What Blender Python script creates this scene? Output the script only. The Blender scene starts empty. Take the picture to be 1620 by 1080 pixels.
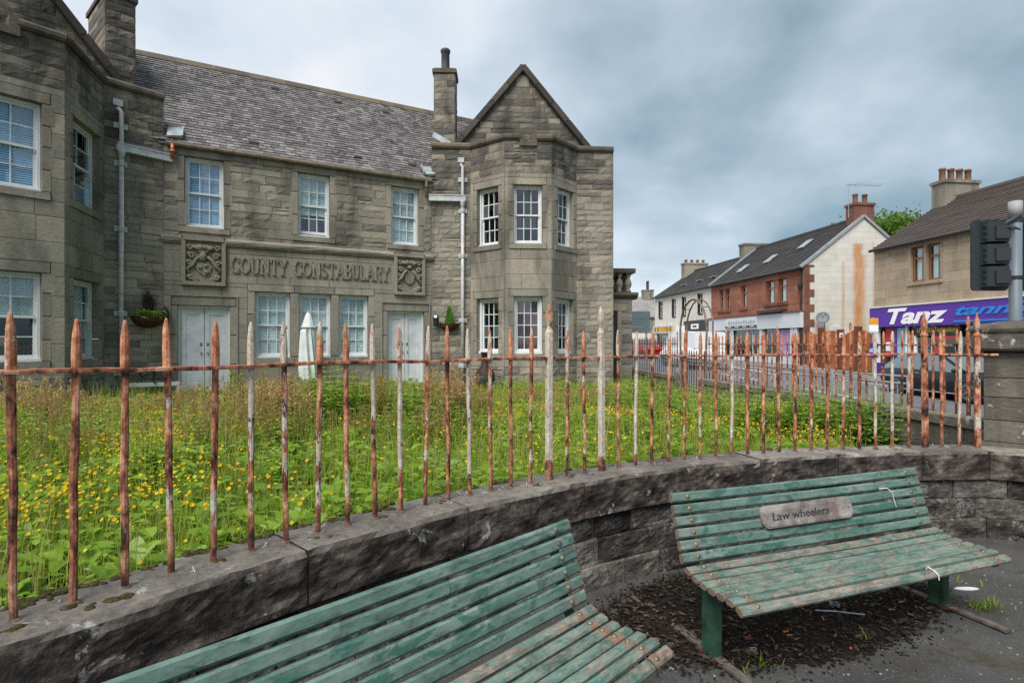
import bpy, math, random
import numpy as np
from mathutils import Vector, Matrix

# ------------------------------------------------------------------ scene, camera, light
SC = bpy.context.scene
COL = SC.collection
rnd = random.Random(11)
nrs = np.random.RandomState(5)
FPX, CX, CY, EYE = 870.0, 810.0, 542.0, 1.62

cam_data = bpy.data.cameras.new('camera')
cam = bpy.data.objects.new('camera', cam_data)
COL.objects.link(cam)
cam.location = (0, 0, EYE)
cam.rotation_euler = (math.radians(90), 0, 0)
cam_data.sensor_width = 36
cam_data.lens = 36 * FPX / 1620
cam_data.shift_y = 2 / 1620
cam_data.clip_start = 0.05
cam_data.clip_end = 2000
SC.camera = cam

SUN_EL, SUN_AZ = math.radians(52), math.radians(205)   # azimuth clockwise from +Y: high behind the viewer
world = bpy.data.worlds.new('World')
SC.world = world
world.use_nodes = True
wt = world.node_tree
wt.nodes.clear()


def wn(kind, **kw):
    n = wt.nodes.new(kind)
    for k, v in kw.items():
        setattr(n, k, v)
    return n


def wmath(op, a, b=None, clamp=False):
    n = wn('ShaderNodeMath', operation=op, use_clamp=clamp)
    for i, v in enumerate((a, b)):
        if v is None:
            continue
        if isinstance(v, (int, float)):
            n.inputs[i].default_value = v
        else:
            wt.links.new(v, n.inputs[i])
    return n.outputs[0]


w_out = wn('ShaderNodeOutputWorld')
w_bg = wn('ShaderNodeBackground')
w_bg.inputs['Strength'].default_value = 0.1
w_sky = wn('ShaderNodeTexSky', sky_type='NISHITA', sun_disc=False)
w_sky.sun_elevation = SUN_EL
w_sky.sun_rotation = SUN_AZ
w_tc = wn('ShaderNodeTexCoord')
w_sep = wn('ShaderNodeSeparateXYZ')
wt.links.new(w_tc.outputs['Generated'], w_sep.inputs[0])
zz = wmath('MAXIMUM', w_sep.outputs[2], 0.0)
den = wmath('ADD', zz, 0.42)
w_cmb = wn('ShaderNodeCombineXYZ')
wt.links.new(wmath('DIVIDE', w_sep.outputs[0], den), w_cmb.inputs[0])
wt.links.new(wmath('DIVIDE', w_sep.outputs[1], den), w_cmb.inputs[1])
w_cmb.inputs[2].default_value = 3.7


def wnoise(scale, detail, rough, dist=0.0):
    n = wn('ShaderNodeTexNoise')
    wt.links.new(w_cmb.outputs[0], n.inputs['Vector'])
    n.inputs['Scale'].default_value = scale
    n.inputs['Detail'].default_value = detail
    n.inputs['Roughness'].default_value = rough
    n.inputs['Distortion'].default_value = dist
    return n.outputs['Fac']


big = wnoise(0.95, 3, 0.5, 0.15)
fine = wnoise(2.6, 5, 0.5, 0.1)
# cloud brightness: brighter to the left of the street, thicker and darker to the right, pale near the horizon
side = wmath('MULTIPLY', w_sep.outputs[0], -0.56)
low = wmath('SUBTRACT', 1.0, wmath('MULTIPLY', zz, 3.9), clamp=True)
low = wmath('MULTIPLY', wmath('MULTIPLY', low, low), 1.0)
low = wmath('MULTIPLY', low, wmath('SUBTRACT', 1.0, wmath('MULTIPLY', wmath('SUBTRACT', w_sep.outputs[0], 0.26), 3.0), clamp=True))
t = wmath('ADD', wmath('MULTIPLY', wmath('SUBTRACT', big, 0.5), 2.3), wmath('MULTIPLY', wmath('SUBTRACT', fine, 0.5), 1.25))
t = wmath('ADD', wmath('ADD', t, side), low)
t = wmath('ADD', t, 0.54, clamp=True)
w_ramp = wn('ShaderNodeValToRGB')
cr = w_ramp.color_ramp
cr.elements[0].position, cr.elements[0].color = 0.0, (0.080, 0.136, 0.172, 1)
cr.elements[1].position, cr.elements[1].color = 1.0, (0.43, 0.455, 0.48, 1)
for p, c in ((0.28, (0.128, 0.190, 0.230, 1)), (0.52, (0.230, 0.290, 0.345, 1)), (0.76, (0.340, 0.394, 0.452, 1))):
    e = cr.elements.new(p)
    e.color = c
wt.links.new(t, w_ramp.inputs[0])
w_sc = wn('ShaderNodeMix', data_type='RGBA', blend_type='MULTIPLY')
w_sc.inputs['Factor'].default_value = 1.0
wt.links.new(w_ramp.outputs[0], w_sc.inputs[6])
w_sc.inputs[7].default_value = (6.5, 6.22, 5.95, 1)
w_mix = wn('ShaderNodeMix', data_type='RGBA')
w_mix.inputs['Factor'].default_value = 0.93            # overcast: a little of the clear sky comes through
wt.links.new(w_sky.outputs[0], w_mix.inputs[6])
wt.links.new(w_sc.outputs[2], w_mix.inputs[7])
wt.links.new(w_mix.outputs[2], w_bg.inputs['Color'])
wt.links.new(w_bg.outputs[0], w_out.inputs['Surface'])

sun_data = bpy.data.lights.new('sun', 'SUN')
sun_data.energy = 1.5
sun_data.angle = math.radians(35)
sun_data.color = (1.0, 0.965, 0.91)
sun = bpy.data.objects.new('sun', sun_data)
COL.objects.link(sun)
sd = Vector((math.sin(SUN_AZ) * math.cos(SUN_EL), math.cos(SUN_AZ) * math.cos(SUN_EL), math.sin(SUN_EL)))
sun.rotation_euler = sd.to_track_quat('Z', 'Y').to_euler()

vs = SC.view_settings
vs.view_transform = 'Standard'
vs.look = 'None'
vs.exposure = 1.7
vs.gamma = 1
vs.use_curve_mapping = False
SC.render.engine = 'CYCLES'
SC.cycles.max_bounces = 6
SC.cycles.transparent_max_bounces = 12
SC.cycles.use_denoising = False

# ------------------------------------------------------------------ materials
class Mat:
    def __init__(s, name, rough=0.85, spec=0.3, metal=0.0):
        s.m = bpy.data.materials.new(name)
        s.m.use_nodes = True
        s.t = s.m.node_tree
        s.b = s.t.nodes['Principled BSDF']
        s.b.inputs['Roughness'].default_value = rough
        s.b.inputs['Specular IOR Level'].default_value = spec
        s.b.inputs['Metallic'].default_value = metal
        s._geo = s._obj = None

    def node(s, kind, **kw):
        n = s.t.nodes.new(kind)
        for k, v in kw.items():
            setattr(n, k, v)
        return n

    def put(s, sock, v):
        if isinstance(v, (int, float)):
            sock.default_value = v
        elif isinstance(v, (tuple, list)):
            sock.default_value = tuple(v) + ((1,) if len(v) == 3 and sock.type == 'RGBA' else ())
        else:
            s.t.links.new(v, sock)

    @property
    def pos(s):
        if s._geo is None:
            s._geo = s.node('ShaderNodeNewGeometry')
        return s._geo.outputs['Position']

    @property
    def objpos(s):
        return s.node('ShaderNodeTexCoord').outputs['Object']

    @property
    def rand(s):
        """one number per piece: the object's own random value plus the piece value stored on joined meshes"""
        o = s.node('ShaderNodeObjectInfo').outputs['Random']
        a = s.node('ShaderNodeAttribute', attribute_name='var').outputs['Fac']
        return s.math('FRACT', s.math('ADD', o, a))

    @property
    def var(s):
        return s.node('ShaderNodeAttribute', attribute_name='var').outputs['Fac']

    def math(s, op, a, b=0.0, clamp=False):
        n = s.node('ShaderNodeMath', operation=op, use_clamp=clamp)
        s.put(n.inputs[0], a)
        s.put(n.inputs[1], b)
        return n.outputs[0]

    def scaled(s, v, k):
        n = s.node('ShaderNodeMapping')
        s.put(n.inputs['Vector'], v)
        n.inputs['Scale'].default_value = k
        return n.outputs[0]

    def noise(s, scale, detail=4, rough=0.55, vec=None, dist=0.0):
        n = s.node('ShaderNodeTexNoise')
        s.put(n.inputs['Vector'], vec if vec is not None else s.pos)
        n.inputs['Scale'].default_value = scale
        n.inputs['Detail'].default_value = detail
        n.inputs['Roughness'].default_value = rough
        n.inputs['Distortion'].default_value = dist
        return n.outputs['Fac']

    def voronoi(s, scale, vec=None, out='Distance', feature='F1'):
        n = s.node('ShaderNodeTexVoronoi', feature=feature)
        s.put(n.inputs['Vector'], vec if vec is not None else s.pos)
        n.inputs['Scale'].default_value = scale
        return n.outputs[out]

    def ramp(s, fac, stops, interp='LINEAR'):
        n = s.node('ShaderNodeValToRGB')
        n.color_ramp.interpolation = interp
        el = n.color_ramp.elements
        while len(el) < len(stops):
            el.new(0.5)
        for e, (p, c) in zip(el, stops):
            e.position = p
            if isinstance(c, (int, float)):
                c = (c, c, c)
            e.color = tuple(c) + (1,)
        s.put(n.inputs[0], fac)
        return n.outputs[0]

    def mix(s, fac, a, b, mode='MIX'):
        n = s.node('ShaderNodeMix', data_type='RGBA', blend_type=mode)
        s.put(n.inputs['Factor'], fac)
        s.put(n.inputs[6], a)
        s.put(n.inputs[7], b)
        return n.outputs[2]

    def color(s, v):
        s.put(s.b.inputs['Base Color'], v)
        return s

    def bump(s, h, strength=0.3, dist=0.02):
        n = s.node('ShaderNodeBump')
        n.inputs['Strength'].default_value = strength
        n.inputs['Distance'].default_value = dist
        s.put(n.inputs['Height'], h)
        s.t.links.new(n.outputs[0], s.b.inputs['Normal'])
        return s


def sharp(m, fac, lo, hi):
    return m.ramp(fac, [(lo, 0.0), (hi, 1.0)])


def flat(name, col, rough=0.6, spec=0.3, metal=0.0, dirt=0.18, scale=6):
    """painted or plain surface with a little uneven dirt"""
    m = Mat(name, rough, spec, metal)
    d = m.noise(scale, 5, 0.6)
    dark = tuple(c * (1 - dirt * 2) for c in col)
    lite = tuple(min(1, c * (1 + dirt * 0.6)) for c in col)
    m.color(m.ramp(d, [(0.3, dark), (0.55, col), (0.75, lite)]))
    m.bump(d, 0.08, 0.01)
    return m.m


def stone_mat(name, tones, bump=0.5, soot=0.6, lichen=0.0):
    m = Mat(name, 0.9, 0.2)
    n1 = m.noise(2.3, 5, 0.6, m.scaled(m.pos, (1, 1, 2.2)))
    n2 = m.noise(14, 6, 0.65, m.scaled(m.pos, (1, 1, 2.4)))
    c = m.ramp(m.math('ADD', m.math('MULTIPLY', m.rand, 0.54), m.math('MULTIPLY', n1, 0.46)),
               [(0.12, tones[0]), (0.38, tones[1]), (0.62, tones[2]), (0.88, tones[3])])
    c = m.mix(0.55, c, m.ramp(n2, [(0.25, 0.45), (0.5, 0.95), (0.75, 1.35)]), 'MULTIPLY')
    st = m.noise(1.1, 5, 0.62, m.scaled(m.pos, (1.2, 1.2, 0.32)), 0.6)
    sootf = m.math('MULTIPLY', sharp(m, st, 0.46, 0.68), soot)
    c = m.mix(sootf, c, (0.035, 0.033, 0.03))
    if lichen:
        li = m.noise(7, 6, 0.7)
        c = m.mix(m.math('MULTIPLY', sharp(m, li, 0.6, 0.66), lichen), c, (0.42, 0.42, 0.38))
    m.color(c)
    m.bump(m.math('ADD', n2, m.math('MULTIPLY', m.noise(55, 3, 0.6), 0.4)), bump, 0.02)
    return m.m


MT = {}
MT['rock'] = stone_mat('coursed sandstone', [(0.122, 0.113, 0.094), (0.215, 0.196, 0.160), (0.275, 0.25, 0.205), (0.355, 0.298, 0.222)], 0.6, 0.65)
MT['soot_rock'] = stone_mat('weathered parapet sandstone', [(0.066, 0.061, 0.054), (0.125, 0.114, 0.097), (0.20, 0.18, 0.15), (0.31, 0.255, 0.19)], 0.6, 0.9)
MT['ashlar'] = stone_mat('dressed sandstone', [(0.185, 0.170, 0.140), (0.245, 0.223, 0.182), (0.28, 0.256, 0.21), (0.345, 0.288, 0.212)], 0.35, 0.62)
MT['cope'] = stone_mat('mossy cope stone', [(0.065, 0.055, 0.045), (0.10, 0.085, 0.066), (0.135, 0.112, 0.082), (0.18, 0.145, 0.09)], 0.6, 0.75)
MT['skew'] = stone_mat('dark skew stone', [(0.035, 0.031, 0.028), (0.055, 0.048, 0.042), (0.075, 0.066, 0.056), (0.11, 0.095, 0.075)], 0.5, 0.7)
MT['mortar'] = flat('lime mortar', (0.12, 0.11, 0.093), 0.95, 0.1)
MT['carved'] = stone_mat('carved sandstone', [(0.19, 0.174, 0.142), (0.23, 0.209, 0.17), (0.255, 0.231, 0.187), (0.28, 0.25, 0.197)], 0.35, 0.28)

m = Mat('dark wall stone', 0.85, 0.25)
n1 = m.noise(5.0, 6, 0.65, m.scaled(m.pos, (1, 1, 1.7)))
n2 = m.noise(24, 6, 0.7)
c = m.ramp(m.math('ADD', m.math('MULTIPLY', m.rand, 0.35), m.math('MULTIPLY', n1, 0.75)),
           [(0.34, (0.012, 0.010, 0.009)), (0.5, (0.042, 0.036, 0.032)), (0.64, (0.10, 0.088, 0.078)), (0.82, (0.21, 0.195, 0.175))])
c = m.mix(0.85, c, m.ramp(n2, [(0.3, 0.3), (0.5, 1.0), (0.7, 1.6)]), 'MULTIPLY')
li = m.noise(4.2, 7, 0.72, None, 0.8)
c = m.mix(m.math('MULTIPLY', m.math('MULTIPLY', sharp(m, li, 0.51, 0.60), sharp(m, m.noise(34, 5, 0.75), 0.40, 0.56)), 0.85), c, (0.21, 0.205, 0.185))
m.color(c)
m.bump(m.math('ADD', n2, m.math('MULTIPLY', m.noise(70, 3), 0.5)), 0.8, 0.02)
MT['wallstone'] = m.m

m = Mat('coping stone', 0.85, 0.25)
n1 = m.noise(3.0, 6, 0.62)
n2 = m.noise(30, 6, 0.7)
c = m.ramp(m.math('ADD', m.math('MULTIPLY', m.rand, 0.25), m.math('MULTIPLY', n1, 0.75)),
           [(0.25, (0.068, 0.060, 0.053)), (0.45, (0.135, 0.121, 0.107)), (0.6, (0.20, 0.182, 0.158)), (0.8, (0.29, 0.265, 0.228))])
c = m.mix(0.8, c, m.ramp(n2, [(0.3, 0.4), (0.5, 1.0), (0.7, 1.45)]), 'MULTIPLY')
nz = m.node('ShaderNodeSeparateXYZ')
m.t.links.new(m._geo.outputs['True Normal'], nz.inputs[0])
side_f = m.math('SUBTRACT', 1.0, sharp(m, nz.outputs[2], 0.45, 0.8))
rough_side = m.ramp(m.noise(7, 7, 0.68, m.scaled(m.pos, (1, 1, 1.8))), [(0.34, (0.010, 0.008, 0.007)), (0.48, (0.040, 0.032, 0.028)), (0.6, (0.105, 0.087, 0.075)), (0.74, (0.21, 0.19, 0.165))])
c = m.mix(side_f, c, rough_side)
li = m.noise(6.0, 7, 0.7, None, 0.5)
c = m.mix(m.math('MULTIPLY', sharp(m, li, 0.62, 0.66), 0.8), c, (0.33, 0.33, 0.31))
m.color(c)
m.bump(m.math('ADD', n2, m.math('MULTIPLY', m.noise(90, 3), 0.5)), 0.55, 0.012)
MT['coping'] = m.m


def slate_mat(name, tones, pale):
    m = Mat(name, 0.6, 0.35)
    n2 = m.noise(18, 5, 0.65)
    patch = m.noise(1.6, 5, 0.62, m.scaled(m.pos, (1, 1, .45)), 0.4)
    f = m.math('ADD', m.math('MULTIPLY', m.rand, 0.45), m.math('MULTIPLY', patch, 0.62))
    c = m.ramp(f, [(0.2, tones[0]), (0.45, tones[1]), (0.65, tones[2]), (0.85, tones[3])])
    c = m.mix(0.5, c, m.ramp(n2, [(0.3, 0.6), (0.5, 1.0), (0.72, 1.35)]), 'MULTIPLY')
    li = m.math('MULTIPLY', sharp(m, m.noise(11, 6, 0.7), 0.56, 0.66), pale)
    c = m.mix(li, c, (0.34, 0.33, 0.31))
    m.color(c)
    m.bump(n2, 0.3, 0.008)
    return m.m


MT['slate'] = slate_mat('roof slate', [(0.042, 0.037, 0.038), (0.100, 0.090, 0.091), (0.152, 0.140, 0.138), (0.25, 0.236, 0.228)], 0.8)
MT['dark_tile'] = slate_mat('dark concrete roof tile', [(0.035, 0.033, 0.033), (0.045, 0.042, 0.042), (0.055, 0.05, 0.048), (0.07, 0.064, 0.06)], 0.12)
MT['brown_tile'] = slate_mat('brown concrete roof tile', [(0.07, 0.055, 0.05), (0.085, 0.068, 0.06), (0.10, 0.08, 0.07), (0.12, 0.097, 0.085)], 0.15)

# rusty iron under flaking white paint
def rust_mat(name, paint):
    m = Mat(name, 0.75, 0.3)
    n1 = m.noise(9, 6, 0.65, m.scaled(m.pos, (1.6, 1.6, 0.8)), 0.6)
    n2 = m.noise(45, 5, 0.7)
    c = m.ramp(n1, [(0.38, (0.030, 0.014, 0.011)), (0.45, (0.16, 0.055, 0.034)), (0.53, (0.36, 0.135, 0.072)), (0.63, (0.56, 0.31, 0.195))])
    c = m.mix(0.75, c, m.ramp(n2, [(0.32, 0.3), (0.48, 1.0), (0.68, 1.55)]), 'MULTIPLY')
    oz = m.node('ShaderNodeSeparateXYZ')
    m.put(oz.inputs[0], m.objpos)
    z = oz.outputs[2]
    tip = sharp(m, z, 0.8, 0.84)                                 # above the rail: brighter, orange rust
    c = m.mix(m.math('MULTIPLY', tip, 0.6), c, m.ramp(m.noise(20, 5, 0.7), [(0.3, (0.16, 0.05, 0.028)), (0.48, (0.46, 0.16, 0.07)), (0.66, (0.62, 0.38, 0.24))]))
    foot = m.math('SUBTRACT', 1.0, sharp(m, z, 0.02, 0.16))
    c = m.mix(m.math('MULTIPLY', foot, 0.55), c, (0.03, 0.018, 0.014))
    # paint: broad patches that cling on some bars more than on others
    rd = m.rand
    cv = m.node('ShaderNodeCombineXYZ')
    m.put(cv.inputs[0], m.math('MULTIPLY', rd, 83.0))
    m.put(cv.inputs[2], m.math('MULTIPLY', z, 2.6))
    band = m.noise(1.0, 2, 0.5, cv.outputs[0])
    p = m.math('ADD', m.math('MULTIPLY', band, 0.52), m.math('MULTIPLY', m.noise(13, 8, 0.72, m.scaled(m.pos, (2.0, 2.0, 0.9)), 0.5), 0.48))
    p = m.math('ADD', p, m.math('MULTIPLY', m.math('SUBTRACT', m.math('FRACT', m.math('MULTIPLY', rd, 7.31)), 0.5), 0.16))
    p = m.math('ADD', p, paint)
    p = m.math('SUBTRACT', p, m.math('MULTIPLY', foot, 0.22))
    pf = m.ramp(p, [(0.575, 0.0), (0.59, 1.0)])
    crack = m.ramp(m.voronoi(30, m.scaled(m.pos, (1.6, 1.6, 0.9)), 'Distance', 'DISTANCE_TO_EDGE'), [(0.006, 0.25), (0.03, 1.0)])
    pf = m.math('MULTIPLY', pf, crack)
    pc = m.ramp(m.noise(15, 5, 0.6), [(0.3, (0.36, 0.29, 0.22)), (0.55, (0.50, 0.45, 0.38)), (0.75, (0.60, 0.58, 0.54))])
    c = m.mix(pf, c, pc)
    m.color(c)
    m.bump(m.math('ADD', n2, m.math('MULTIPLY', pf, 1.2)), 0.55, 0.006)
    return m.m


MT['rust'] = rust_mat('rusty iron with flaking white paint', 0.05)
MT['rust_paint'] = rust_mat('iron under cracked white paint', 0.20)
MT['rust_bare'] = rust_mat('bare rusty iron', -0.06)
MT['old_iron'] = flat('dull brown iron', (0.20, 0.145, 0.105), 0.8, 0.3, 0, 0.35, 9)
MT['rust_dark'] = flat('dark rusted iron', (0.075, 0.035, 0.028), 0.85, 0.2, 0, 0.3, 14)
MT['black_iron'] = flat('black iron', (0.02, 0.02, 0.022), 0.6, 0.4)


def bench_mat(name, wear):
    m = Mat(name, 0.55, 0.4)
    cv = m.node('ShaderNodeCombineXYZ')
    rd = m.rand
    for i_, k_ in enumerate((19.0, 31.0, 47.0)):
        m.put(cv.inputs[i_], m.math('MULTIPLY', rd, k_))
    ad = m.node('ShaderNodeVectorMath', operation='ADD')
    m.put(ad.inputs[0], m.scaled(m.objpos, (.8, 2.0, 2.0)))
    m.put(ad.inputs[1], cv.outputs[0])
    op = ad.outputs[0]
    n1 = m.noise(4.2, 7, 0.7, op, 0.7)
    n2 = m.noise(26, 6, 0.7, op)
    c = m.ramp(n1, [(0.29, (0.036, 0.082, 0.066)), (0.42, (0.084, 0.152, 0.126)), (0.56, (0.122, 0.190, 0.163)), (0.70, (0.20, 0.25, 0.22))])
    c = m.mix(m.math('MULTIPLY', sharp(m, m.noise(5.5, 4, 0.6, op, 1.0), 0.56, 0.6), 0.7), c, (0.018, 0.098, 0.074))
    pink = sharp(m, m.noise(13, 9, 0.82, op, 0.8), 0.59 - wear * 0.10, 0.70 - wear * 0.08)
    c = m.mix(m.math('MULTIPLY', pink, 0.55 + 0.3 * wear), c, m.ramp(n2, [(0.3, (0.17, 0.085, 0.062)), (0.5, (0.24, 0.165, 0.13)), (0.72, (0.30, 0.25, 0.21))]))
    grime = sharp(m, m.noise(9, 8, 0.8, op, 0.4), 0.50, 0.62)
    c = m.mix(m.math('MULTIPLY', grime, 0.62), c, (0.035, 0.045, 0.038))
    ox = m.node('ShaderNodeSeparateXYZ')
    m.put(ox.inputs[0], m.objpos)
    xx = m.math('ABSOLUTE', m.math('SUBTRACT', ox.outputs[0], 0.95))           # distance from the middle of the bench
    rub = m.noise(30, 6, 0.75, op)
    at = m.math('ADD', m.math('ABSOLUTE', m.math('SUBTRACT', xx, 0.85)), m.math('MULTIPLY', m.math('SUBTRACT', rub, 0.5), 0.14))
    c = m.mix(m.math('MULTIPLY', m.ramp(at, [(0.012, 1.0), (0.04, 0.0)]), m.math('MULTIPLY', sharp(m, m.noise(3.0, 3, 0.5, op), 0.46, 0.58), 0.25 + 0.45 * min(1, wear))), c, (0.26, 0.095, 0.055))   # rust round the bolts
    en = m.math('ADD', xx, m.math('MULTIPLY', m.math('SUBTRACT', rub, 0.5), 0.03))
    c = m.mix(m.math('MULTIPLY', m.ramp(en, [(0.941, 0.0), (0.950, 1.0)]), 0.55), c, (0.20, 0.08, 0.045))                      # raw slat ends
    c = m.mix(m.math('MULTIPLY', sharp(m, m.noise(55, 6, 0.8, op), 0.60, 0.68), 0.6), c, (0.03, 0.035, 0.03))
    c = m.mix(0.5, c, m.ramp(n2, [(0.3, 0.6), (0.5, 1.0), (0.75, 1.25)]), 'MULTIPLY')
    m.color(c)
    m.bump(n2, 0.3, 0.004)
    return m.m


MT['bench_back'] = bench_mat('worn green bench paint', 0.25)
MT['bench_seat'] = bench_mat('green bench paint rubbed through', 1.15)
MT['bench_front'] = bench_mat('green bench paint almost gone', 1.55)
MT['bench_leg'] = flat('dark green painted steel', (0.028, 0.075, 0.05), 0.5, 0.4, 0, 0.3, 9)
MT['bolt'] = flat('tarnished bolt head', (0.19, 0.17, 0.12), 0.45, 0.5, 0.4, 0.3, 40)

m = Mat('asphalt', 0.82, 0.35)
n1 = m.noise(1.4, 6, 0.6)
n2 = m.noise(60, 5, 0.7)
c = m.ramp(n1, [(0.3, (0.036, 0.035, 0.034)), (0.55, (0.058, 0.057, 0.055)), (0.75, (0.080, 0.078, 0.075))])
c = m.mix(0.6, c, m.ramp(n2, [(0.3, 0.5), (0.5, 1.0), (0.75, 1.6)]), 'MULTIPLY')
chip = m.math('MULTIPLY', m.ramp(m.voronoi(62), [(0.17, 1.0), (0.24, 0.0)]), sharp(m, m.voronoi(62, None, 'Color'), 0.56, 0.60))
c = m.mix(m.math('MULTIPLY', chip, 0.8), c, (0.20, 0.195, 0.18))
mossf = m.math('MULTIPLY', sharp(m, m.noise(2.0, 8, 0.72, m.pos, 0.6), 0.52, 0.66), 0.8)
c = m.mix(mossf, c, m.ramp(m.noise(40, 4, 0.6), [(0.3, (0.016, 0.014, 0.009)), (0.6, (0.045, 0.036, 0.014)), (0.8, (0.075, 0.042, 0.018))]))
m.color(c)
m.bump(m.math('ADD', n2, m.math('MULTIPLY', chip, 0.6)), 0.5, 0.006)
MT['asphalt'] = m.m

m = Mat('road asphalt', 0.7, 0.4)
n2 = m.noise(30, 5, 0.7)
m.color(m.mix(0.4, m.ramp(m.noise(0.5, 5, 0.6), [(0.3, (0.095, 0.10, 0.108)), (0.7, (0.135, 0.14, 0.148))]), m.ramp(n2, [(0.3, 0.7), (0.7, 1.3)]), 'MULTIPLY'))
m.bump(n2, 0.3, 0.006)
MT['road'] = m.m
MT['paving'] = flat('grey paving', (0.19, 0.185, 0.175), 0.85, 0.25, 0, 0.2, 1.5)
MT['kerb'] = flat('kerb stone', (0.24, 0.235, 0.22), 0.85, 0.25, 0, 0.2, 3)
MT['line'] = flat('road paint', (0.62, 0.62, 0.6), 0.7, 0.3, 0, 0.2, 6)

m = Mat('dark soil', 0.95, 0.15)
n2 = m.noise(38, 6, 0.75)
m.color(m.mix(0.7, m.ramp(m.noise(4, 6, 0.65), [(0.3, (0.011, 0.009, 0.007)), (0.6, (0.026, 0.021, 0.017)), (0.8, (0.045, 0.036, 0.02))]), m.ramp(n2, [(0.3, 0.4), (0.5, 1.0), (0.75, 1.9)]), 'MULTIPLY'))
m.bump(n2, 1.0, 0.02)
MT['soil'] = m.m

m = None
# greenery: the colour comes from a value stored per plant
def leaf_mat(name, stops, rough=0.6):
    m = Mat(name, rough, 0.25)
    c = m.ramp(m.var, stops)
    c = m.mix(0.35, c, m.ramp(m.noise(9, 3, 0.6), [(0.3, 0.65), (0.7, 1.3)]), 'MULTIPLY')
    m.color(c)
    tr = m.node('ShaderNodeBsdfTranslucent')
    m.put(tr.inputs['Color'], c)
    mx = m.node('ShaderNodeMixShader')
    mx.inputs[0].default_value = 0.5
    m.t.links.new(m.b.outputs[0], mx.inputs[1])
    m.t.links.new(tr.outputs[0], mx.inputs[2])
    m.t.links.new(mx.outputs[0], m.t.nodes['Material Output'].inputs[0])
    return m.m


MT['grass'] = leaf_mat('meadow grass', [(0.0, (0.10, 0.185, 0.013)), (0.4, (0.235, 0.35, 0.027)), (0.75, (0.35, 0.45, 0.055)), (0.93, (0.34, 0.36, 0.09)), (1.0, (0.44, 0.36, 0.19))])
MT['leaf'] = leaf_mat('broad weed leaves', [(0.0, (0.085, 0.18, 0.018)), (0.5, (0.21, 0.36, 0.036)), (0.85, (0.31, 0.46, 0.06)), (1.0, (0.36, 0.46, 0.20))])
MT['fern'] = leaf_mat('fern fronds', [(0.0, (0.05, 0.16, 0.015)), (1.0, (0.13, 0.34, 0.03))])
MT['sorrel'] = leaf_mat('sorrel seed heads', [(0.0, (0.20, 0.26, 0.05)), (0.4, (0.34, 0.28, 0.09)), (0.75, (0.48, 0.29, 0.13)), (1.0, (0.54, 0.38, 0.20))])
MT['tree_leaf'] = leaf_mat('tree leaves', [(0.0, (0.07, 0.14, 0.022)), (0.5, (0.15, 0.25, 0.04)), (1.0, (0.24, 0.35, 0.065))])
MT['petal'] = leaf_mat('buttercup petals', [(0.0, (0.74, 0.40, 0.005)), (0.6, (0.86, 0.54, 0.009)), (1.0, (0.90, 0.68, 0.04))], 0.4)
MT['litter'] = leaf_mat('dead leaf litter', [(0.0, (0.024, 0.017, 0.014)), (0.5, (0.052, 0.039, 0.031)), (0.8, (0.105, 0.078, 0.060)), (1.0, (0.23, 0.172, 0.13))])
MT['moss'] = flat('moss', (0.060, 0.052, 0.022), 0.95, 0.1, 0, 0.4, 60)
MT['bark'] = flat('bark', (0.06, 0.05, 0.04), 0.9, 0.2)

MT['white'] = flat('white paint', (0.60, 0.62, 0.62), 0.45, 0.4, 0, 0.07, 5)
MT['door'] = flat('pale grey door paint', (0.54, 0.56, 0.58), 0.45, 0.4, 0, 0.10, 4)
MT['pipe'] = flat('pale grey pipe paint', (0.44, 0.455, 0.455), 0.5, 0.4, 0, 0.16, 8)
MT['pier'] = stone_mat('lichened pier stone', [(0.115, 0.103, 0.088), (0.15, 0.135, 0.113), (0.18, 0.16, 0.132), (0.21, 0.185, 0.15)], 0.6, 0.75, 0.8)
MT['copper'] = flat('copper coloured pipe', (0.38, 0.135, 0.055), 0.45, 0.5, 0.3, 0.3, 18)
MT['gutter'] = flat('stained gutter', (0.175, 0.14, 0.10), 0.7, 0.3, 0, 0.3, 5)
MT['lead'] = flat('lead flashing', (0.33, 0.37, 0.40), 0.5, 0.5, 0.3, 0.2, 5)
MT['blind'] = flat('window blind', (0.80, 0.84, 0.84), 0.6, 0.3, 0, 0.05, 2)
MT['blue_blind'] = flat('window blind tinted with reflected sky', (0.36, 0.60, 0.86), 0.6, 0.3, 0, 0.10, 2)  # blue sky reflection of the panes, painted into the blind colour
MT['curtain'] = flat('dark red curtain', (0.14, 0.03, 0.032), 0.9, 0.2, 0, 0.3, 3)
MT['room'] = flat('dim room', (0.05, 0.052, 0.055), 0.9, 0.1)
MT['clay'] = flat('chimney clay', (0.21, 0.115, 0.075), 0.85, 0.2, 0, 0.25, 6)
MT['tan_clay'] = flat('buff chimney clay', (0.30, 0.21, 0.14), 0.85, 0.2, 0, 0.25, 6)
MT['dark_clay'] = flat('dark chimney pot', (0.07, 0.075, 0.085), 0.7, 0.3, 0, 0.25, 6)

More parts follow.
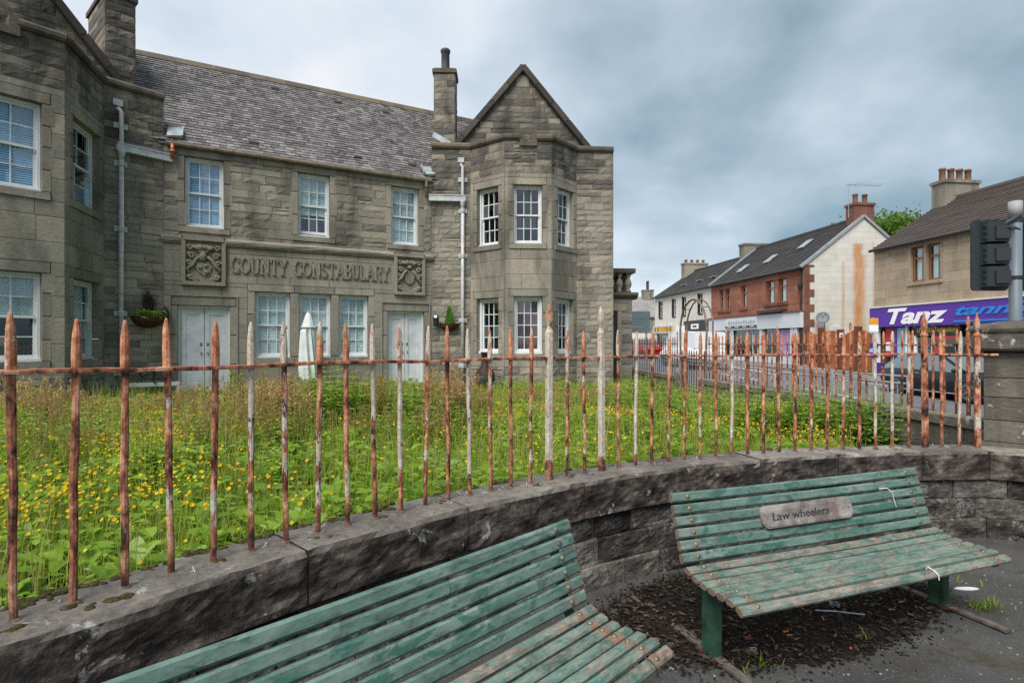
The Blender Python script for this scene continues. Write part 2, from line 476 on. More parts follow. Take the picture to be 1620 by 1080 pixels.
m = Mat('window glass', 0.03, 0.5)
m.color((0.02, 0.03, 0.035))
m.b.inputs['IOR'].default_value = 1.9
tr = m.node('ShaderNodeBsdfTransparent')
tr.inputs[0].default_value = (0.86, 0.92, 0.93, 1)
gl = m.node('ShaderNodeBsdfGlossy')
gl.inputs['Roughness'].default_value = 0.03
gl.inputs['Color'].default_value = (0.9, 0.95, 1, 1)
fr = m.node('ShaderNodeFresnel')
fr.inputs[0].default_value = 2.0
mx = m.node('ShaderNodeMixShader')
m.t.links.new(m.math('MULTIPLY', fr.outputs[0], m.math('SUBTRACT', 1.0, m.node('ShaderNodeNewGeometry').outputs['Backfacing'])), mx.inputs[0])
m.t.links.new(tr.outputs[0], mx.inputs[1])
m.t.links.new(gl.outputs[0], mx.inputs[2])
m.t.links.new(mx.outputs[0], m.t.nodes['Material Output'].inputs[0])
MT['glass'] = m.m
MT['dark_glass'] = flat('dark glass', (0.02, 0.025, 0.028), 0.05, 0.8, 0, 0.1, 1)


# ------------------------------------------------------------------ mesh helpers
class MB:
    """collects vertices, faces and a value per vertex, then links them as one mesh object"""

    def __init__(s):
        s.v, s.f, s.a = [], [], []

    def add(s, vs, fs, var=0.0):
        o = len(s.v)
        s.v.extend(tuple(p) for p in vs)
        s.f.extend(tuple(i + o for i in f) for f in fs)
        s.a.extend([var] * len(vs))
        return s

    def hexa(s, p, var=0.0):
        """8 corners: 0-3 bottom ring, 4-7 top ring"""
        return s.add(p, [(0, 3, 2, 1), (4, 5, 6, 7), (0, 1, 5, 4), (1, 2, 6, 5), (2, 3, 7, 6), (3, 0, 4, 7)], var)

    def box(s, x0, x1, y0, y1, z0, z1, W=None, var=0.0):
        p = [(x0, y0, z0), (x1, y0, z0), (x1, y1, z0), (x0, y1, z0), (x0, y0, z1), (x1, y0, z1), (x1, y1, z1), (x0, y1, z1)]
        if W is not None:
            p = [W(*q) for q in p]
        return s.hexa(p, var)

    def bar(s, p, q, w, h, up=(0, 0, 1), var=0.0, w2=None, h2=None):
        p, q = Vector(p), Vector(q)
        d = (q - p).normalized()
        u = Vector(up)
        if abs(d.dot(u)) > 0.99:
            u = Vector((0, 1, 0))
        r = d.cross(u).normalized()
        u = r.cross(d).normalized()
        w2, h2 = w2 or w, h2 or h
        c = []
        for c0, ww, hh in ((p, w, h), (q, w2, h2)):
            c += [c0 - r * ww / 2 - u * hh / 2, c0 + r * ww / 2 - u * hh / 2, c0 + r * ww / 2 + u * hh / 2, c0 - r * ww / 2 + u * hh / 2]
        return s.hexa(c, var)

    def tube(s, pts, r, n=8, var=0.0, closed=False):
        pts = [Vector(p) for p in pts]
        rr = r if isinstance(r, (list, tuple)) else [r] * len(pts)
        rings = []
        up = None
        k = len(pts)
        for i, p in enumerate(pts):
            a = pts[(i - 1) % k] if (closed or i > 0) else p
            b = pts[(i + 1) % k] if (closed or i < k - 1) else p
            d = (b - a).normalized()
            if up is None:
                up = Vector((0, 0, 1)) if abs(d.z) < 0.9 else Vector((1, 0, 0))
            x = d.cross(up)
            x = x.normalized() if x.length > 1e-6 else d.orthogonal().normalized()
            up = x.cross(d).normalized()
            rings.append([p + (x * math.cos(t) + up * math.sin(t)) * rr[i] for t in [2 * math.pi * j / n for j in range(n)]])
        vs = [q for ring in rings for q in ring]
        fs = []
        for i in range(k - (0 if closed else 1)):
            i2 = (i + 1) % k
            for j in range(n):
                j2 = (j + 1) % n
                fs.append((i * n + j, i * n + j2, i2 * n + j2, i2 * n + j))
        if not closed:
            fs.append(tuple(range(n))[::-1])
            fs.append(tuple((k - 1) * n + j for j in range(n)))
        return s.add(vs, fs, var)

    def lathe(s, prof, c, n=14, var=0.0, M=None):
        vs, fs = [], []
        for r, z in prof:
            for j in range(n):
                t = 2 * math.pi * j / n
                p = Vector((r * math.cos(t), r * math.sin(t), z))
                p = (M @ p) if M is not None else p + Vector(c)
                vs.append(p)
        k = len(prof)
        for i in range(k - 1):
            for j in range(n):
                j2 = (j + 1) % n
                fs.append((i * n + j, i * n + j2, (i + 1) * n + j2, (i + 1) * n + j))
        fs.append(tuple(range(n))[::-1])
        fs.append(tuple((k - 1) * n + j for j in range(n)))
        return s.add(vs, fs, var)

    def prism(s, poly, a, b, W, var=0.0):
        """polygon in (u, v) swept from depth a to depth b; W(u, depth, v) -> point"""
        n = len(poly)
        vs = [W(u, a, v) for u, v in poly] + [W(u, b, v) for u, v in poly]
        fs = [tuple(range(n)), tuple(range(2 * n - 1, n - 1, -1))] + [(i, i + n, (i + 1) % n + n, (i + 1) % n) for i in range(n)]
        return s.add(vs, fs, var)

    def ball(s, c, rx, ry, rz, n=8, k=6, var=0.0):
        prof = [(math.sin(math.pi * i / k), -math.cos(math.pi * i / k)) for i in range(k + 1)]
        prof[0] = (0.02, prof[0][1])
        prof[-1] = (0.02, prof[-1][1])
        return s.lathe(prof, c, n, var, Matrix.Translation(Vector(c)) @ Matrix.Diagonal((rx, ry, rz, 1)))

    def mesh(s, name, mat, smooth=False):
        me = bpy.data.meshes.new(name)
        me.from_pydata(s.v, [], s.f)
        if mat is not None:
            me.materials.append(mat)
        if any(s.a):
            at = me.attributes.new('var', 'FLOAT', 'POINT')
            at.data.foreach_set('value', s.a)
        if smooth:
            me.polygons.foreach_set('use_smooth', [True] * len(me.polygons))
        me.update()
        return me

    def build(s, name, mat, parent=None, smooth=False, local=False):
        off = OFF.get(parent.name, Vector()) if parent is not None and not local else Vector()
        if off.length:
            s.v = [(p[0] - off.x, p[1] - off.y, p[2] - off.z) for p in s.v]
        o = bpy.data.objects.new(name, s.mesh(name, mat, smooth))
        COL.objects.link(o)
        if parent is not None:
            o.parent = parent
            OFF[o.name] = OFF.get(parent.name, Vector())
        return o


OFF = {}


def thing(name, label, cat, loc=(0, 0, 0), rotz=0.0, group=None):
    o = bpy.data.objects.new(name, None)
    COL.objects.link(o)
    o.empty_display_size = 0.2
    o.location = loc
    o.rotation_euler = (0, 0, rotz)
    OFF[o.name] = Vector(loc)
    return tag(o, label, cat, group)


def tag(o, label, cat, group=None):
    o['label'] = label
    o['category'] = cat
    if group:
        o['group'] = group
    return o


def kind(o, k):
    o['kind'] = k
    return o


def inst(name, me, M, parent):
    o = bpy.data.objects.new(name, me)
    COL.objects.link(o)
    o.parent = parent
    o.matrix_basis = Matrix.Translation(-OFF.get(parent.name, Vector())) @ M
    OFF[o.name] = OFF.get(parent.name, Vector())
    return o


def copy_thing(root, loc, rotz, label, group=None):
    r = root.copy()
    COL.objects.link(r)
    r.location = loc
    r.rotation_euler = (0, 0, rotz)
    r['label'] = label
    if group:
        r['group'] = group
    for ch in list(root.children):
        c = ch.copy()
        COL.objects.link(c)
        c.parent = r
        for g in list(ch.children):
            d = g.copy()
            COL.objects.link(d)
            d.parent = c
    return r


def text_mesh(txt, size, depth, mat, shear=0.0, offset=0.0, spacing=1.0):
    cu = bpy.data.curves.new('lettering', 'FONT')
    cu.body = txt
    cu.size = size
    cu.extrude = depth / 2
    cu.shear = shear
    cu.offset = offset
    cu.space_character = spacing
    cu.resolution_u = 3
    tmp = bpy.data.objects.new('lettering', cu)
    COL.objects.link(tmp)
    dg = bpy.context.evaluated_depsgraph_get()
    me = bpy.data.meshes.new_from_object(tmp.evaluated_get(dg))
    bpy.data.objects.remove(tmp)
    me.materials.clear()
    me.materials.append(mat)
    return me


def mesh_width(me):
    xs = [v.co.x for v in me.vertices]
    return (min(xs), max(xs)) if xs else (0, 0)


class Plane:
    """an upright wall plane: s runs to the right as one faces it, n comes out of it, z is up"""

    def __init__(s, x, y, dx, dy):
        k = math.hypot(dx, dy)
        s.x, s.y, s.dx, s.dy = x, y, dx / k, dy / k
        s.nx, s.ny = s.dy, -s.dx

    def W(s, a, n, z):
        return Vector((s.x + s.dx * a + s.nx * n, s.y + s.dy * a + s.ny * n, z))

    def M(s, a, n, z, sx=1.0, sy=1.0, sz=1.0):
        return Matrix(((s.dx * sx, -s.nx * sy, 0, s.x + s.dx * a + s.nx * n),
                       (s.dy * sx, -s.ny * sy, 0, s.y + s.dy * a + s.ny * n),
                       (0, 0, sz, z), (0, 0, 0, 1)))

    def at(s, px):
        """where the line of sight measured at that photo column meets the wall"""
        u = (px - CX) / FPX
        return (u * s.y - s.x) / (s.dx - u * s.dy)

    def text(s, a, n, z):
        """letters stand upright on the wall: text x -> s, text y -> z, text z -> n"""
        return Matrix(((s.dx, 0, s.nx, s.x + s.dx * a + s.nx * n), (s.dy, 0, s.ny, s.y + s.dy * a + s.ny * n), (0, 1, 0, z), (0, 0, 0, 1)))

    def shift(s, a, n):
        p = s.W(a, n, 0)
        return Plane(p.x, p.y, s.dx, s.dy)


def span(p, q):
    return Plane(p[0], p[1], q[0] - p[0], q[1] - p[1]), math.hypot(q[0] - p[0], q[1] - p[1])

# ------------------------------------------------------------------ stone pieces shared by all the masonry
def rock_piece(seed):
    r = random.Random(seed)
    b = MB()
    nx_, nz_ = 5, 4
    vs, idx = [], {}
    for i in range(nx_):
        for k in range(nz_):
            x, z = i / (nx_ - 1) - 0.5, k / (nz_ - 1) - 0.5
            edge = i in (0, nx_ - 1) or k in (0, nz_ - 1)
            if edge:
                y = -0.55 - 0.15 * r.random()
            else:
                y = -0.62 - 0.48 * r.random()
                x += r.uniform(-0.07, 0.07)
                z += r.uniform(-0.07, 0.07)
            idx[i, k] = len(vs)
            vs.append((x, y, z))
    fs = [(idx[i, k], idx[i + 1, k], idx[i + 1, k + 1], idx[i, k + 1]) for i in range(nx_ - 1) for k in range(nz_ - 1)]
    o = len(vs)
    cs = [(0, 0), (nx_ - 1, 0), (nx_ - 1, nz_ - 1), (0, nz_ - 1)]
    for c in cs:
        x, _, z = vs[idx[c]]
        vs.append((x, 0.0, z))
    for a in range(4):
        c1, c2 = cs[a], cs[(a + 1) % 4]
        fs.append((idx[c1], o + a, o + (a + 1) % 4, idx[c2]))
    b.add(vs, fs)
    return b


def ash_piece(seed, cham=0.03):
    r = random.Random(seed)
    b = MB()
    vs = []
    for x, z in ((-.5, -.5), (.5, -.5), (.5, .5), (-.5, .5)):
        vs.append((x, 0, z))
    for x, z in ((-.5, -.5), (.5, -.5), (.5, .5), (-.5, .5)):
        vs.append((x, -0.9, z))
    for x, z in ((-.5, -.5), (.5, -.5), (.5, .5), (-.5, .5)):
        vs.append((x * (1 - cham), -1 - r.uniform(0, .03), z * (1 - cham * 2)))
    fs = []
    for a in (0, 4):
        for i in range(4):
            j = (i + 1) % 4
            fs.append((a + j, a + i, a + 4 + i, a + 4 + j))
    fs.append((8, 9, 10, 11))
    fs = [f[::-1] for f in fs[:-1]] + [fs[-1]]
    b.add(vs, fs)
    return b


ROCK = [rock_piece(100 + i) for i in range(7)]
ASH = [ash_piece(200 + i) for i in range(3)]
PIECES = {}


def piece_mesh(shape, i, mat):
    k = (shape, i, mat)
    if k not in PIECES:
        src = (ROCK if shape == 'rock' else ASH)[i]
        PIECES[k] = src.mesh('stone', MT[mat])
    return PIECES[k]


class Masonry:
    """stones laid for one thing; the largest in view become parts, the rest one joined part"""

    def __init__(s, limit=300):
        s.items, s.limit = [], limit

    def put(s, pl, a0, a1, z0, z1, n0, depth, shape, mat, name='stone', gap=0.007, boost=1.0):
        if a1 - a0 < 0.03 or z1 - z0 < 0.02:
            return
        M = pl.M((a0 + a1) / 2, n0, (z0 + z1) / 2, a1 - a0 - gap, depth, z1 - z0 - gap)
        p = M.translation
        dist = math.hypot(p.x, p.y)
        vis = 1.0 if (p.y > 0.5 and abs(p.x / max(p.y, .1)) < 0.98 and (p.z - EYE) / max(p.y, .1) < 0.66) else 0.05
        area = (a1 - a0) * (z1 - z0) / dist ** 2 * vis * boost
        n = len(ROCK) if shape == 'rock' else len(ASH)
        s.items.append((area, M, shape, rnd.randrange(n), mat, name))

    def courses(s, pl, a0, a1, z0, z1, holes, hs, ls, shape='rock', mat='rock', n0=-0.02, depth=0.042, inside=None, mixed=0.0):
        marks = [z0] + sorted({q for h in holes for q in h[2:] if z0 + .05 < q < z1 - .05}) + [z1]
        zs = []
        for g0, g1 in zip(marks[:-1], marks[1:]):
            z = g0
            while z < g1 - .001:
                h = rnd.uniform(*hs)
                if z + h > g1 - hs[0] * 0.6:
                    h = g1 - z
                zs.append((z, h))
                z += h
        for k, (z, h) in enumerate(zs):
            if h < .02:
                continue
            lo, hi = (a0, a1) if inside is None else inside(z + h * 0.5)
            lo, hi = max(lo, a0), min(hi, a1)
            segs = [(lo, hi)]
            for h0, h1, g0, g1 in holes:
                if g1 > z + 0.004 and g0 < z + h - 0.004:
                    segs = [q for c in segs for q in ((c[0], min(c[1], h0)), (max(c[0], h1), c[1])) if q[1] - q[0] > 0.03]
            for c0, c1 in segs:
                a = c0
                first = True
                while a < c1 - 0.02:
                    l = rnd.uniform(*ls) * (0.6 if first and k % 2 else 1)
                    if a + l > c1 - ls[0] * 0.55:
                        l = c1 - a
                    sm = mixed and rnd.random() < mixed
                    jit = rnd.uniform(-0.006, 0.006)
                    if not sm and h > 0.19 and l > 0.35 and rnd.random() < 0.22 and shape == 'rock':
                        hh = h * rnd.uniform(0.4, 0.6)
                        s.put(pl, a, a + l, z, z + hh, n0 + jit, depth, shape, mat)
                        s.put(pl, a, a + l, z + hh, z + h, n0 - jit, depth, shape, mat)
                    else:
                        s.put(pl, a, a + l, z, z + h, n0 + jit * (0.3 if shape == 'ash' else 1), depth if not sm else depth * 0.8, 'ash' if sm else shape, 'ashlar' if sm else mat)
                    a += l
                    first = False

    def build(s, parent, rest_name='stonework'):
        s.items.sort(key=lambda q: -q[0])
        for _, M, shape, i, mat, name in s.items[:s.limit]:
            inst(name, piece_mesh(shape, i, mat), M, parent)
        by = {}
        for _, M, shape, i, mat, name in s.items[s.limit:]:
            b = by.setdefault(mat, MB())
            src = (ROCK if shape == 'rock' else ASH)[i]
            b.add([M @ Vector(v) for v in src.v], src.f, rnd.uniform(0.02, 0.98))
        for mat, b in by.items():
            kind(b.build(rest_name, MT[mat], parent), 'stuff')


def holed_wall(b, pl, a0, a1, z0, z1, holes, n=0.0):
    xs = sorted({a0, a1, *[q for h in holes for q in h[:2] if a0 < q < a1]})
    zs = sorted({z0, z1, *[q for h in holes for q in h[2:] if z0 < q < z1]})
    for i in range(len(xs) - 1):
        for k in range(len(zs) - 1):
            cx_, cz_ = (xs[i] + xs[i + 1]) / 2, (zs[k] + zs[k + 1]) / 2
            if any(h[0] < cx_ < h[1] and h[2] < cz_ < h[3] for h in holes):
                continue
            p = [pl.W(xs[i], n, zs[k]), pl.W(xs[i + 1], n, zs[k]), pl.W(xs[i + 1], n, zs[k + 1]), pl.W(xs[i], n, zs[k + 1])]
            b.add(p, [(0, 1, 2, 3)])


def surround(ms, pl, h, mt=0.22, mj=0.15, sill=0.16, n=0.012, rev=0.2, joints=3, left=True, right=True, mat='ashlar'):
    """dressed margin round an opening: lintel, jamb stones and sill, each its own piece running back into the reveal"""
    a0, a1, z0, z1 = h
    d = rev + n
    l0, l1 = a0 - (mj if left else 0), a1 + (mj if right else 0)
    if mt:
        ms.put(pl, l0, l1, z1, z1 + mt, -rev, d + 0.003, 'ash', mat, 'lintel', 0.005, 3)
    if sill:
        ms.put(pl, l0, l1, z0 - sill, z0, -rev, d + 0.03, 'ash', mat, 'sill', 0.005, 3)
    k = max(1, joints)
    for side in ((0,) if left else ()) + ((1,) if right else ()):
        zz_ = z0
        for i in range(k):
            hh = (z1 - z0) / k * rnd.uniform(0.9, 1.1) if i < k - 1 else z1 - zz_
            e = mj + (0.05 if i % 2 else 0.0)
            e = min(e, mj + 0.05)
            if side == 0:
                ms.put(pl, a0 - e, a0, zz_, zz_ + hh, -rev, d, 'ash', mat, 'jamb_stone', 0.005, 2)
            else:
                ms.put(pl, a1, a1 + e, zz_, zz_ + hh, -rev, d, 'ash', mat, 'jamb_stone', 0.005, 2)
            zz_ += hh


PANE = MB().box(-.5, .5, -.5, .5, -.5, .5).mesh('pane', MT['glass'])


def window(root, pl, h, nx_=3, nt=2, nb=2, style='sash', blind=None, blind_to=0.0, open_=0.0, n=-0.15, fw=0.045, mat='white', room=True):
    a0, a1, z0, z1 = h
    a0, a1, z0, z1 = a0 + .004, a1 - .004, z0 + .004, z1 - .004
    b = MB()
    fr = 0.05 if style == 'sash' else 0.075
    W = pl.W
    b.box(a0, a0 + fr, n - 0.09, n + 0.03, z0, z1, W)
    b.box(a1 - fr, a1, n - 0.09, n + 0.03, z0, z1, W)
    b.box(a0 + fr, a1 - fr, n - 0.09, n + 0.03, z1 - fr, z1, W)
    b.box(a0 - 0.002, a1 + 0.002, n - 0.09, n + 0.075, z0, z0 + fr * 0.9, W)
    w = b.build('window', MT[mat], root)
    zm = z0 + (z1 - z0) * (0.5 if nt == nb else nb / (nt + nb))
    parts = [(zm - 0.02, z1 - fr, nt, n - 0.01), (z0 + fr * 0.9 + open_, zm + 0.022 + open_, nb, n - 0.05)] if style == 'sash' else [(z0 + fr * .9, z1 - fr, nt, n - 0.02)]
    for q, (s0, s1, rows, nn) in enumerate(parts):
        sb = MB()
        x0, x1 = a0 + fr, a1 - fr
        bot = fw * (1.5 if q == 1 or style != 'sash' else 1.0)
        sb.box(x0, x0 + fw, nn - .035, nn, s0, s1, W)
        sb.box(x1 - fw, x1, nn - .035, nn, s0, s1, W)
        sb.box(x0 + fw, x1 - fw, nn - .036, nn + .002, s0, s0 + bot, W)
        sb.box(x0 + fw, x1 - fw, nn - .036, nn + .002, s1 - fw, s1, W)
        gx0, gx1, gz0, gz1 = x0 + fw, x1 - fw, s0 + bot, s1 - fw
        t = 0.011
        for i in range(1, nx_):
            x = gx0 + (gx1 - gx0) * i / nx_
            sb.box(x - t, x + t, nn - .03, nn - .002, gz0, gz1, W)
        for i in range(1, rows):
            z = gz0 + (gz1 - gz0) * i / rows
            sb.box(gx0, gx1, nn - .028, nn - .004, z - t, z + t, W)
        if q == 0 and style == 'sash':          # the horns below the meeting rail
            for x in (x0, x1 - fw):
                sb.hexa([W(x, nn - .034, s0 - .07), W(x + fw * .6, nn - .034, s0 - .07), W(x + fw, nn - .001, s0), W(x, nn - .001, s0)] +
                        [W(x, nn - .034, s0 - .06), W(x + fw * .6, nn - .034, s0 - .06), W(x + fw, nn - .034, s0 + .01), W(x, nn - .034, s0 + .01)])
        sb.build('sash', MT[mat], w)
        for i in range(nx_):
            for k in range(rows):
                x = gx0 + (gx1 - gx0) * (i + .5) / nx_
                z = gz0 + (gz1 - gz0) * (k + .5) / rows
                M = pl.M(x, nn - .018, z, (gx1 - gx0) / nx_ - t, .004, (gz1 - gz0) / rows - t)
                M = M @ Matrix.Rotation(rnd.uniform(-.012, .012), 4, 'Z')
                inst('pane', PANE, M, w)
    if blind:
        bb = MB()
        z = z1 - fr - 0.02
        zb = z0 + (z1 - z0) * blind_to + 0.03
        while z > zb:
            p = [W(a0 + .06, n - .115, z), W(a1 - .06, n - .115, z), W(a1 - .06, n - .095, z - .037), W(a0 + .06, n - .095, z - .037)]
            bb.add(p + [q + Vector((0, 0, -.003)) for q in p], [(0, 1, 2, 3), (7, 6, 5, 4), (0, 4, 5, 1), (2, 6, 7, 3)])
            z -= 0.042
        kind(bb.build('blind', MT[blind], w), 'stuff')
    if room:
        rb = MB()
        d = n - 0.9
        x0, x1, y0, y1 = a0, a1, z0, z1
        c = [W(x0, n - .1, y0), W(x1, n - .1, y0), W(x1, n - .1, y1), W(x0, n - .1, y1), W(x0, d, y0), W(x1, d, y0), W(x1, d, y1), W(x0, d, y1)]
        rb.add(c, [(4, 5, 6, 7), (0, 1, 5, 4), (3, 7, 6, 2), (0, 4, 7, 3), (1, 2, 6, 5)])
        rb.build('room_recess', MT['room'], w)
    return w


# ------------------------------------------------------------------ the county constabulary: three fronts meeting at blunt inner corners
GZ = 0.25                                             # garden level at the building
FAC = Plane(-7.796, 12.87, 0.8826, 0.4702)
RWG = Plane(-2.305, 15.79, 0.9973, 0.0741)
LWG = Plane(-8.061, 12.73, 0.658, 0.753)
SL, SR = -0.30, 6.22
hall = thing('constabulary_building', 'grey stone two storey constabulary building with two gabled wings and slate roof', 'building', (-3.5, 15.0, GZ))
MSN = Masonry(300)
back = MB()
sg = FAC.at


def wz(a, b, z0, z1):
    return (sg(a), sg(b), z0, z1)


d1 = (sg(281), sg(364), 0.42, 2.50)
d2 = (sg(612), sg(671), 0.42, 2.50)
lowers = [wz(403, 459.5, 1.24, 2.89), wz(473, 524, 1.24, 2.89), wz(536, 583, 1.24, 2.89)]
uppers = [wz(292, 354, 4.36, 6.02), wz(471, 522, 4.37, 6.0), wz(619, 663, 4.36, 5.98)]
panL, panR = wz(287, 357, 2.98, 4.08), wz(622.5, 671, 2.96, 4.06)
title = (sg(362), sg(619), 3.26, 3.78)
fh = [d1, d2] + lowers + uppers
holed_wall(back, FAC, SL, SR, GZ - .1, 6.3, fh)
# above the string course: rubble between dressed margins
grow = [(h[0] - .13, h[1] + .13, h[2] - .14, h[3] + .2) for h in uppers]
MSN.courses(FAC, SL, SR, 4.12, 6.05, grow, (0.13, 0.24), (0.3, 0.75), mixed=0.42)
MSN.courses(FAC, SL, SR, 6.05, 6.28, [], (0.24, 0.24), (0.7, 1.3), 'ash', 'ashlar', n0=-.02, depth=.036)
for h in uppers:
    surround(MSN, FAC, h, 0.2, 0.14, 0.14, joints=3)
# below: dressed courses
block = [panL, panR, title] + [(h[0] - .14, h[1] + .14, h[2], h[3] + .22) for h in (d1, d2)] + [(lowers[0][0] - .16, lowers[2][1] + .16, 1.08, 3.07)]
MSN.courses(FAC, SL, SR, 0.62, 3.93, block, (0.27, 0.42), (0.6, 1.2), 'ash', 'ashlar', n0=-.025, depth=.04)
MSN.courses(FAC, SL, SR, GZ - .1, 0.62, [d1, d2], (0.36, 0.37), (0.7, 1.2), 'ash', 'ashlar', n0=-.02, depth=.06)
tl, tr_ = lowers[0][0], lowers[2][1]
for a0, a1 in ((tl - .16, (lowers[0][1] + lowers[1][0]) / 2), ((lowers[0][1] + lowers[1][0]) / 2, (lowers[1][1] + lowers[2][0]) / 2), ((lowers[1][1] + lowers[2][0]) / 2, tr_ + .16)):
    MSN.put(FAC, a0, a1, 2.89, 3.07, -.2, .215, 'ash', 'ashlar', 'lintel', .005, 3)
    MSN.put(FAC, a0, a1, 1.08, 1.24, -.2, .26, 'ash', 'ashlar', 'sill', .005, 3)
for a0, a1 in ((tl - .16, tl), (lowers[0][1], lowers[1][0]), (lowers[1][1], lowers[2][0]), (tr_, tr_ + .16)):
    for z0, z1 in ((1.24, 1.75), (1.75, 2.32), (2.32, 2.89)) if a0 in (tl - .16, tr_) else ((1.24, 2.89),):
        MSN.put(FAC, a0, a1, z0, z1, -.2, .212, 'ash', 'ashlar', 'mullion' if z1 - z0 > 1 else 'jamb_stone', .005, 3)
for h in (d1, d2):
    surround(MSN, FAC, h, 0.22, 0.14, 0, n=.015, joints=3, rev=.25)
MSN.put(FAC, title[0] + .003, title[1] - .003, title[2], title[3], -.03, .038, 'ash', 'carved', 'name_panel', .004, 5)

# string course with a weathered upper edge
for i, (a0, a1) in enumerate(((SL - .05, panL[0]), (panL[1], panR[0]), (panR[1], SR + .02))):
    b = MB()
    prof = [(3.94, 0.0), (3.94, 0.05), (3.975, 0.065), (3.99, 0.09), (4.04, 0.11), (4.075, 0.11), (4.10, 0.05), (4.14, 0.012), (4.14, 0.0)]
    n_ = len(prof)
    k_ = max(2, int((a1 - a0) / 0.35))
    vs, fs = [], []
    for j in range(k_ + 1):
        a = a0 + (a1 - a0) * j / k_
        for z, n in prof:
            vs.append(FAC.W(a, n + (rnd.uniform(-.012, .006) if n > .04 else 0), z + (rnd.uniform(-.008, .008) if z > 4.0 else 0)))
    for j in range(k_):
        for q in range(n_ - 1):
            fs.append((j * n_ + q, (j + 1) * n_ + q, (j + 1) * n_ + q + 1, j * n_ + q + 1))
    b.add(vs, fs)
    b.build('string_course', MT['carved'], hall)

# carved letters, each its own raised piece
GL = {
    'C': [[(.95, .80), (.80, .95), (.5, 1), (.2, .9), (.03, .65), (.03, .35), (.2, .1), (.5, 0), (.8, .05), (.95, .2)], [(.95, .98), (.95, .72)], [(.95, .28), (.95, .02)]],
    'O': [[(.5, 1), (.8, .88), (.98, .62), (.98, .38), (.8, .12), (.5, 0), (.2, .12), (.02, .38), (.02, .62), (.2, .88), (.5, 1)]],
    'U': [[(.12, 1), (.12, .3), (.25, .07), (.5, 0), (.75, .07), (.88, .3), (.88, 1)], [(-.02, 1), (.26, 1)], [(.74, 1), (1.02, 1)]],
    'N': [[(.12, 0), (.12, 1), (.88, 0), (.88, 1)], [(-.02, 0), (.26, 0)], [(.74, 1), (1.02, 1)], [(-.02, 1), (.14, 1)]],
    'T': [[(0, 1), (1, 1)], [(.5, 1), (.5, 0)], [(.33, 0), (.67, 0)], [(0, 1), (0, .82)], [(1, 1), (1, .82)]],
    'Y': [[(.02, 1), (.5, .5), (.98, 1)], [(.5, .5), (.5, 0)], [(.33, 0), (.67, 0)], [(-.1, 1), (.16, 1)], [(.84, 1), (1.1, 1)]],
    'S': [[(.9, .82), (.75, .97), (.5, 1), (.22, .94), (.1, .76), (.22, .58), (.5, .5), (.8, .42), (.92, .24), (.78, .06), (.5, 0), (.22, .04), (.08, .18)]],
    'A': [[(.05, 0), (.5, 1), (.95, 0)], [(.24, .38), (.76, .38)], [(-.08, 0), (.18, 0)], [(.82, 0), (1.08, 0)]],
    'B': [[(.1, 0), (.1, 1), (.6, 1), (.82, .9), (.82, .64), (.6, .53), (.1, .53)], [(.6, .53), (.9, .42), (.92, .12), (.65, 0), (0, 0)], [(0, 1), (.12, 1)]],
    'L': [[(.12, 1), (.12, 0), (.9, 0), (.9, .2)], [(-.02, 1), (.26, 1)]],
    'R': [[(.12, 0), (.12, 1), (.62, 1), (.86, .88), (.86, .62), (.62, .5), (.12, .5)], [(.5, .5), (.95, 0)], [(0, 0), (.26, 0)], [(.85, 0), (1.06, 0)], [(0, 1), (.12, 1)]],
}
phrase = 'COUNTY CONSTABULARY'
wid = {'C': .78, 'O': .9, 'U': .8, 'N': .88, 'T': .74, 'Y': .8, 'S': .62, 'A': .88, 'B': .68, 'L': .6, 'R': .76, ' ': .5}
LA, LB, LH = sg(366), sg(614), .37
tot = sum(wid[c] for c in phrase) + .2 * (len(phrase) - 1)
kx = (LB - LA) / tot
a = LA
for ch in phrase:
    w_ = wid[ch] * kx
    if ch != ' ':
        b = MB()
        for st in GL[ch]:
            for (x0, y0), (x1, y1) in zip(st[:-1], st[1:]):
                p, q = FAC.W(a + x0 * w_, .022, 3.33 + y0 * LH), FAC.W(a + x1 * w_, .022, 3.33 + y1 * LH)
                dd = (q - p).normalized() * .011
                b.bar(p - dd, q + dd, .036, .066, up=(FAC.nx, FAC.ny, 0))
        b.build('letter', MT['carved'], hall)
    a += w_ + .2 * kx


# carved coats of arms in moulded frames
def curl(b, pl, c0, c1, r, turns, z, flip=1, n=.05):
    pts, rr = [], []
    for i in range(15):
        t_ = i / 14
        ang = t_ * turns * 2 * math.pi
        rad = r * (1 - .8 * t_)
        pts.append(pl.W(c0 + flip * rad * math.cos(ang), n + .02 * t_, c1 + rad * math.sin(ang)))
        rr.append(.034 * (1 - .5 * t_))
    b.tube(pts, rr, 6)


def ribbon(b, pl, pts, r=.03):
    b.tube([pl.W(x, n, z) for x, n, z in pts], [r * (0.6 + .4 * math.sin(math.pi * (i + .5) / len(pts))) for i in range(len(pts))], 6)


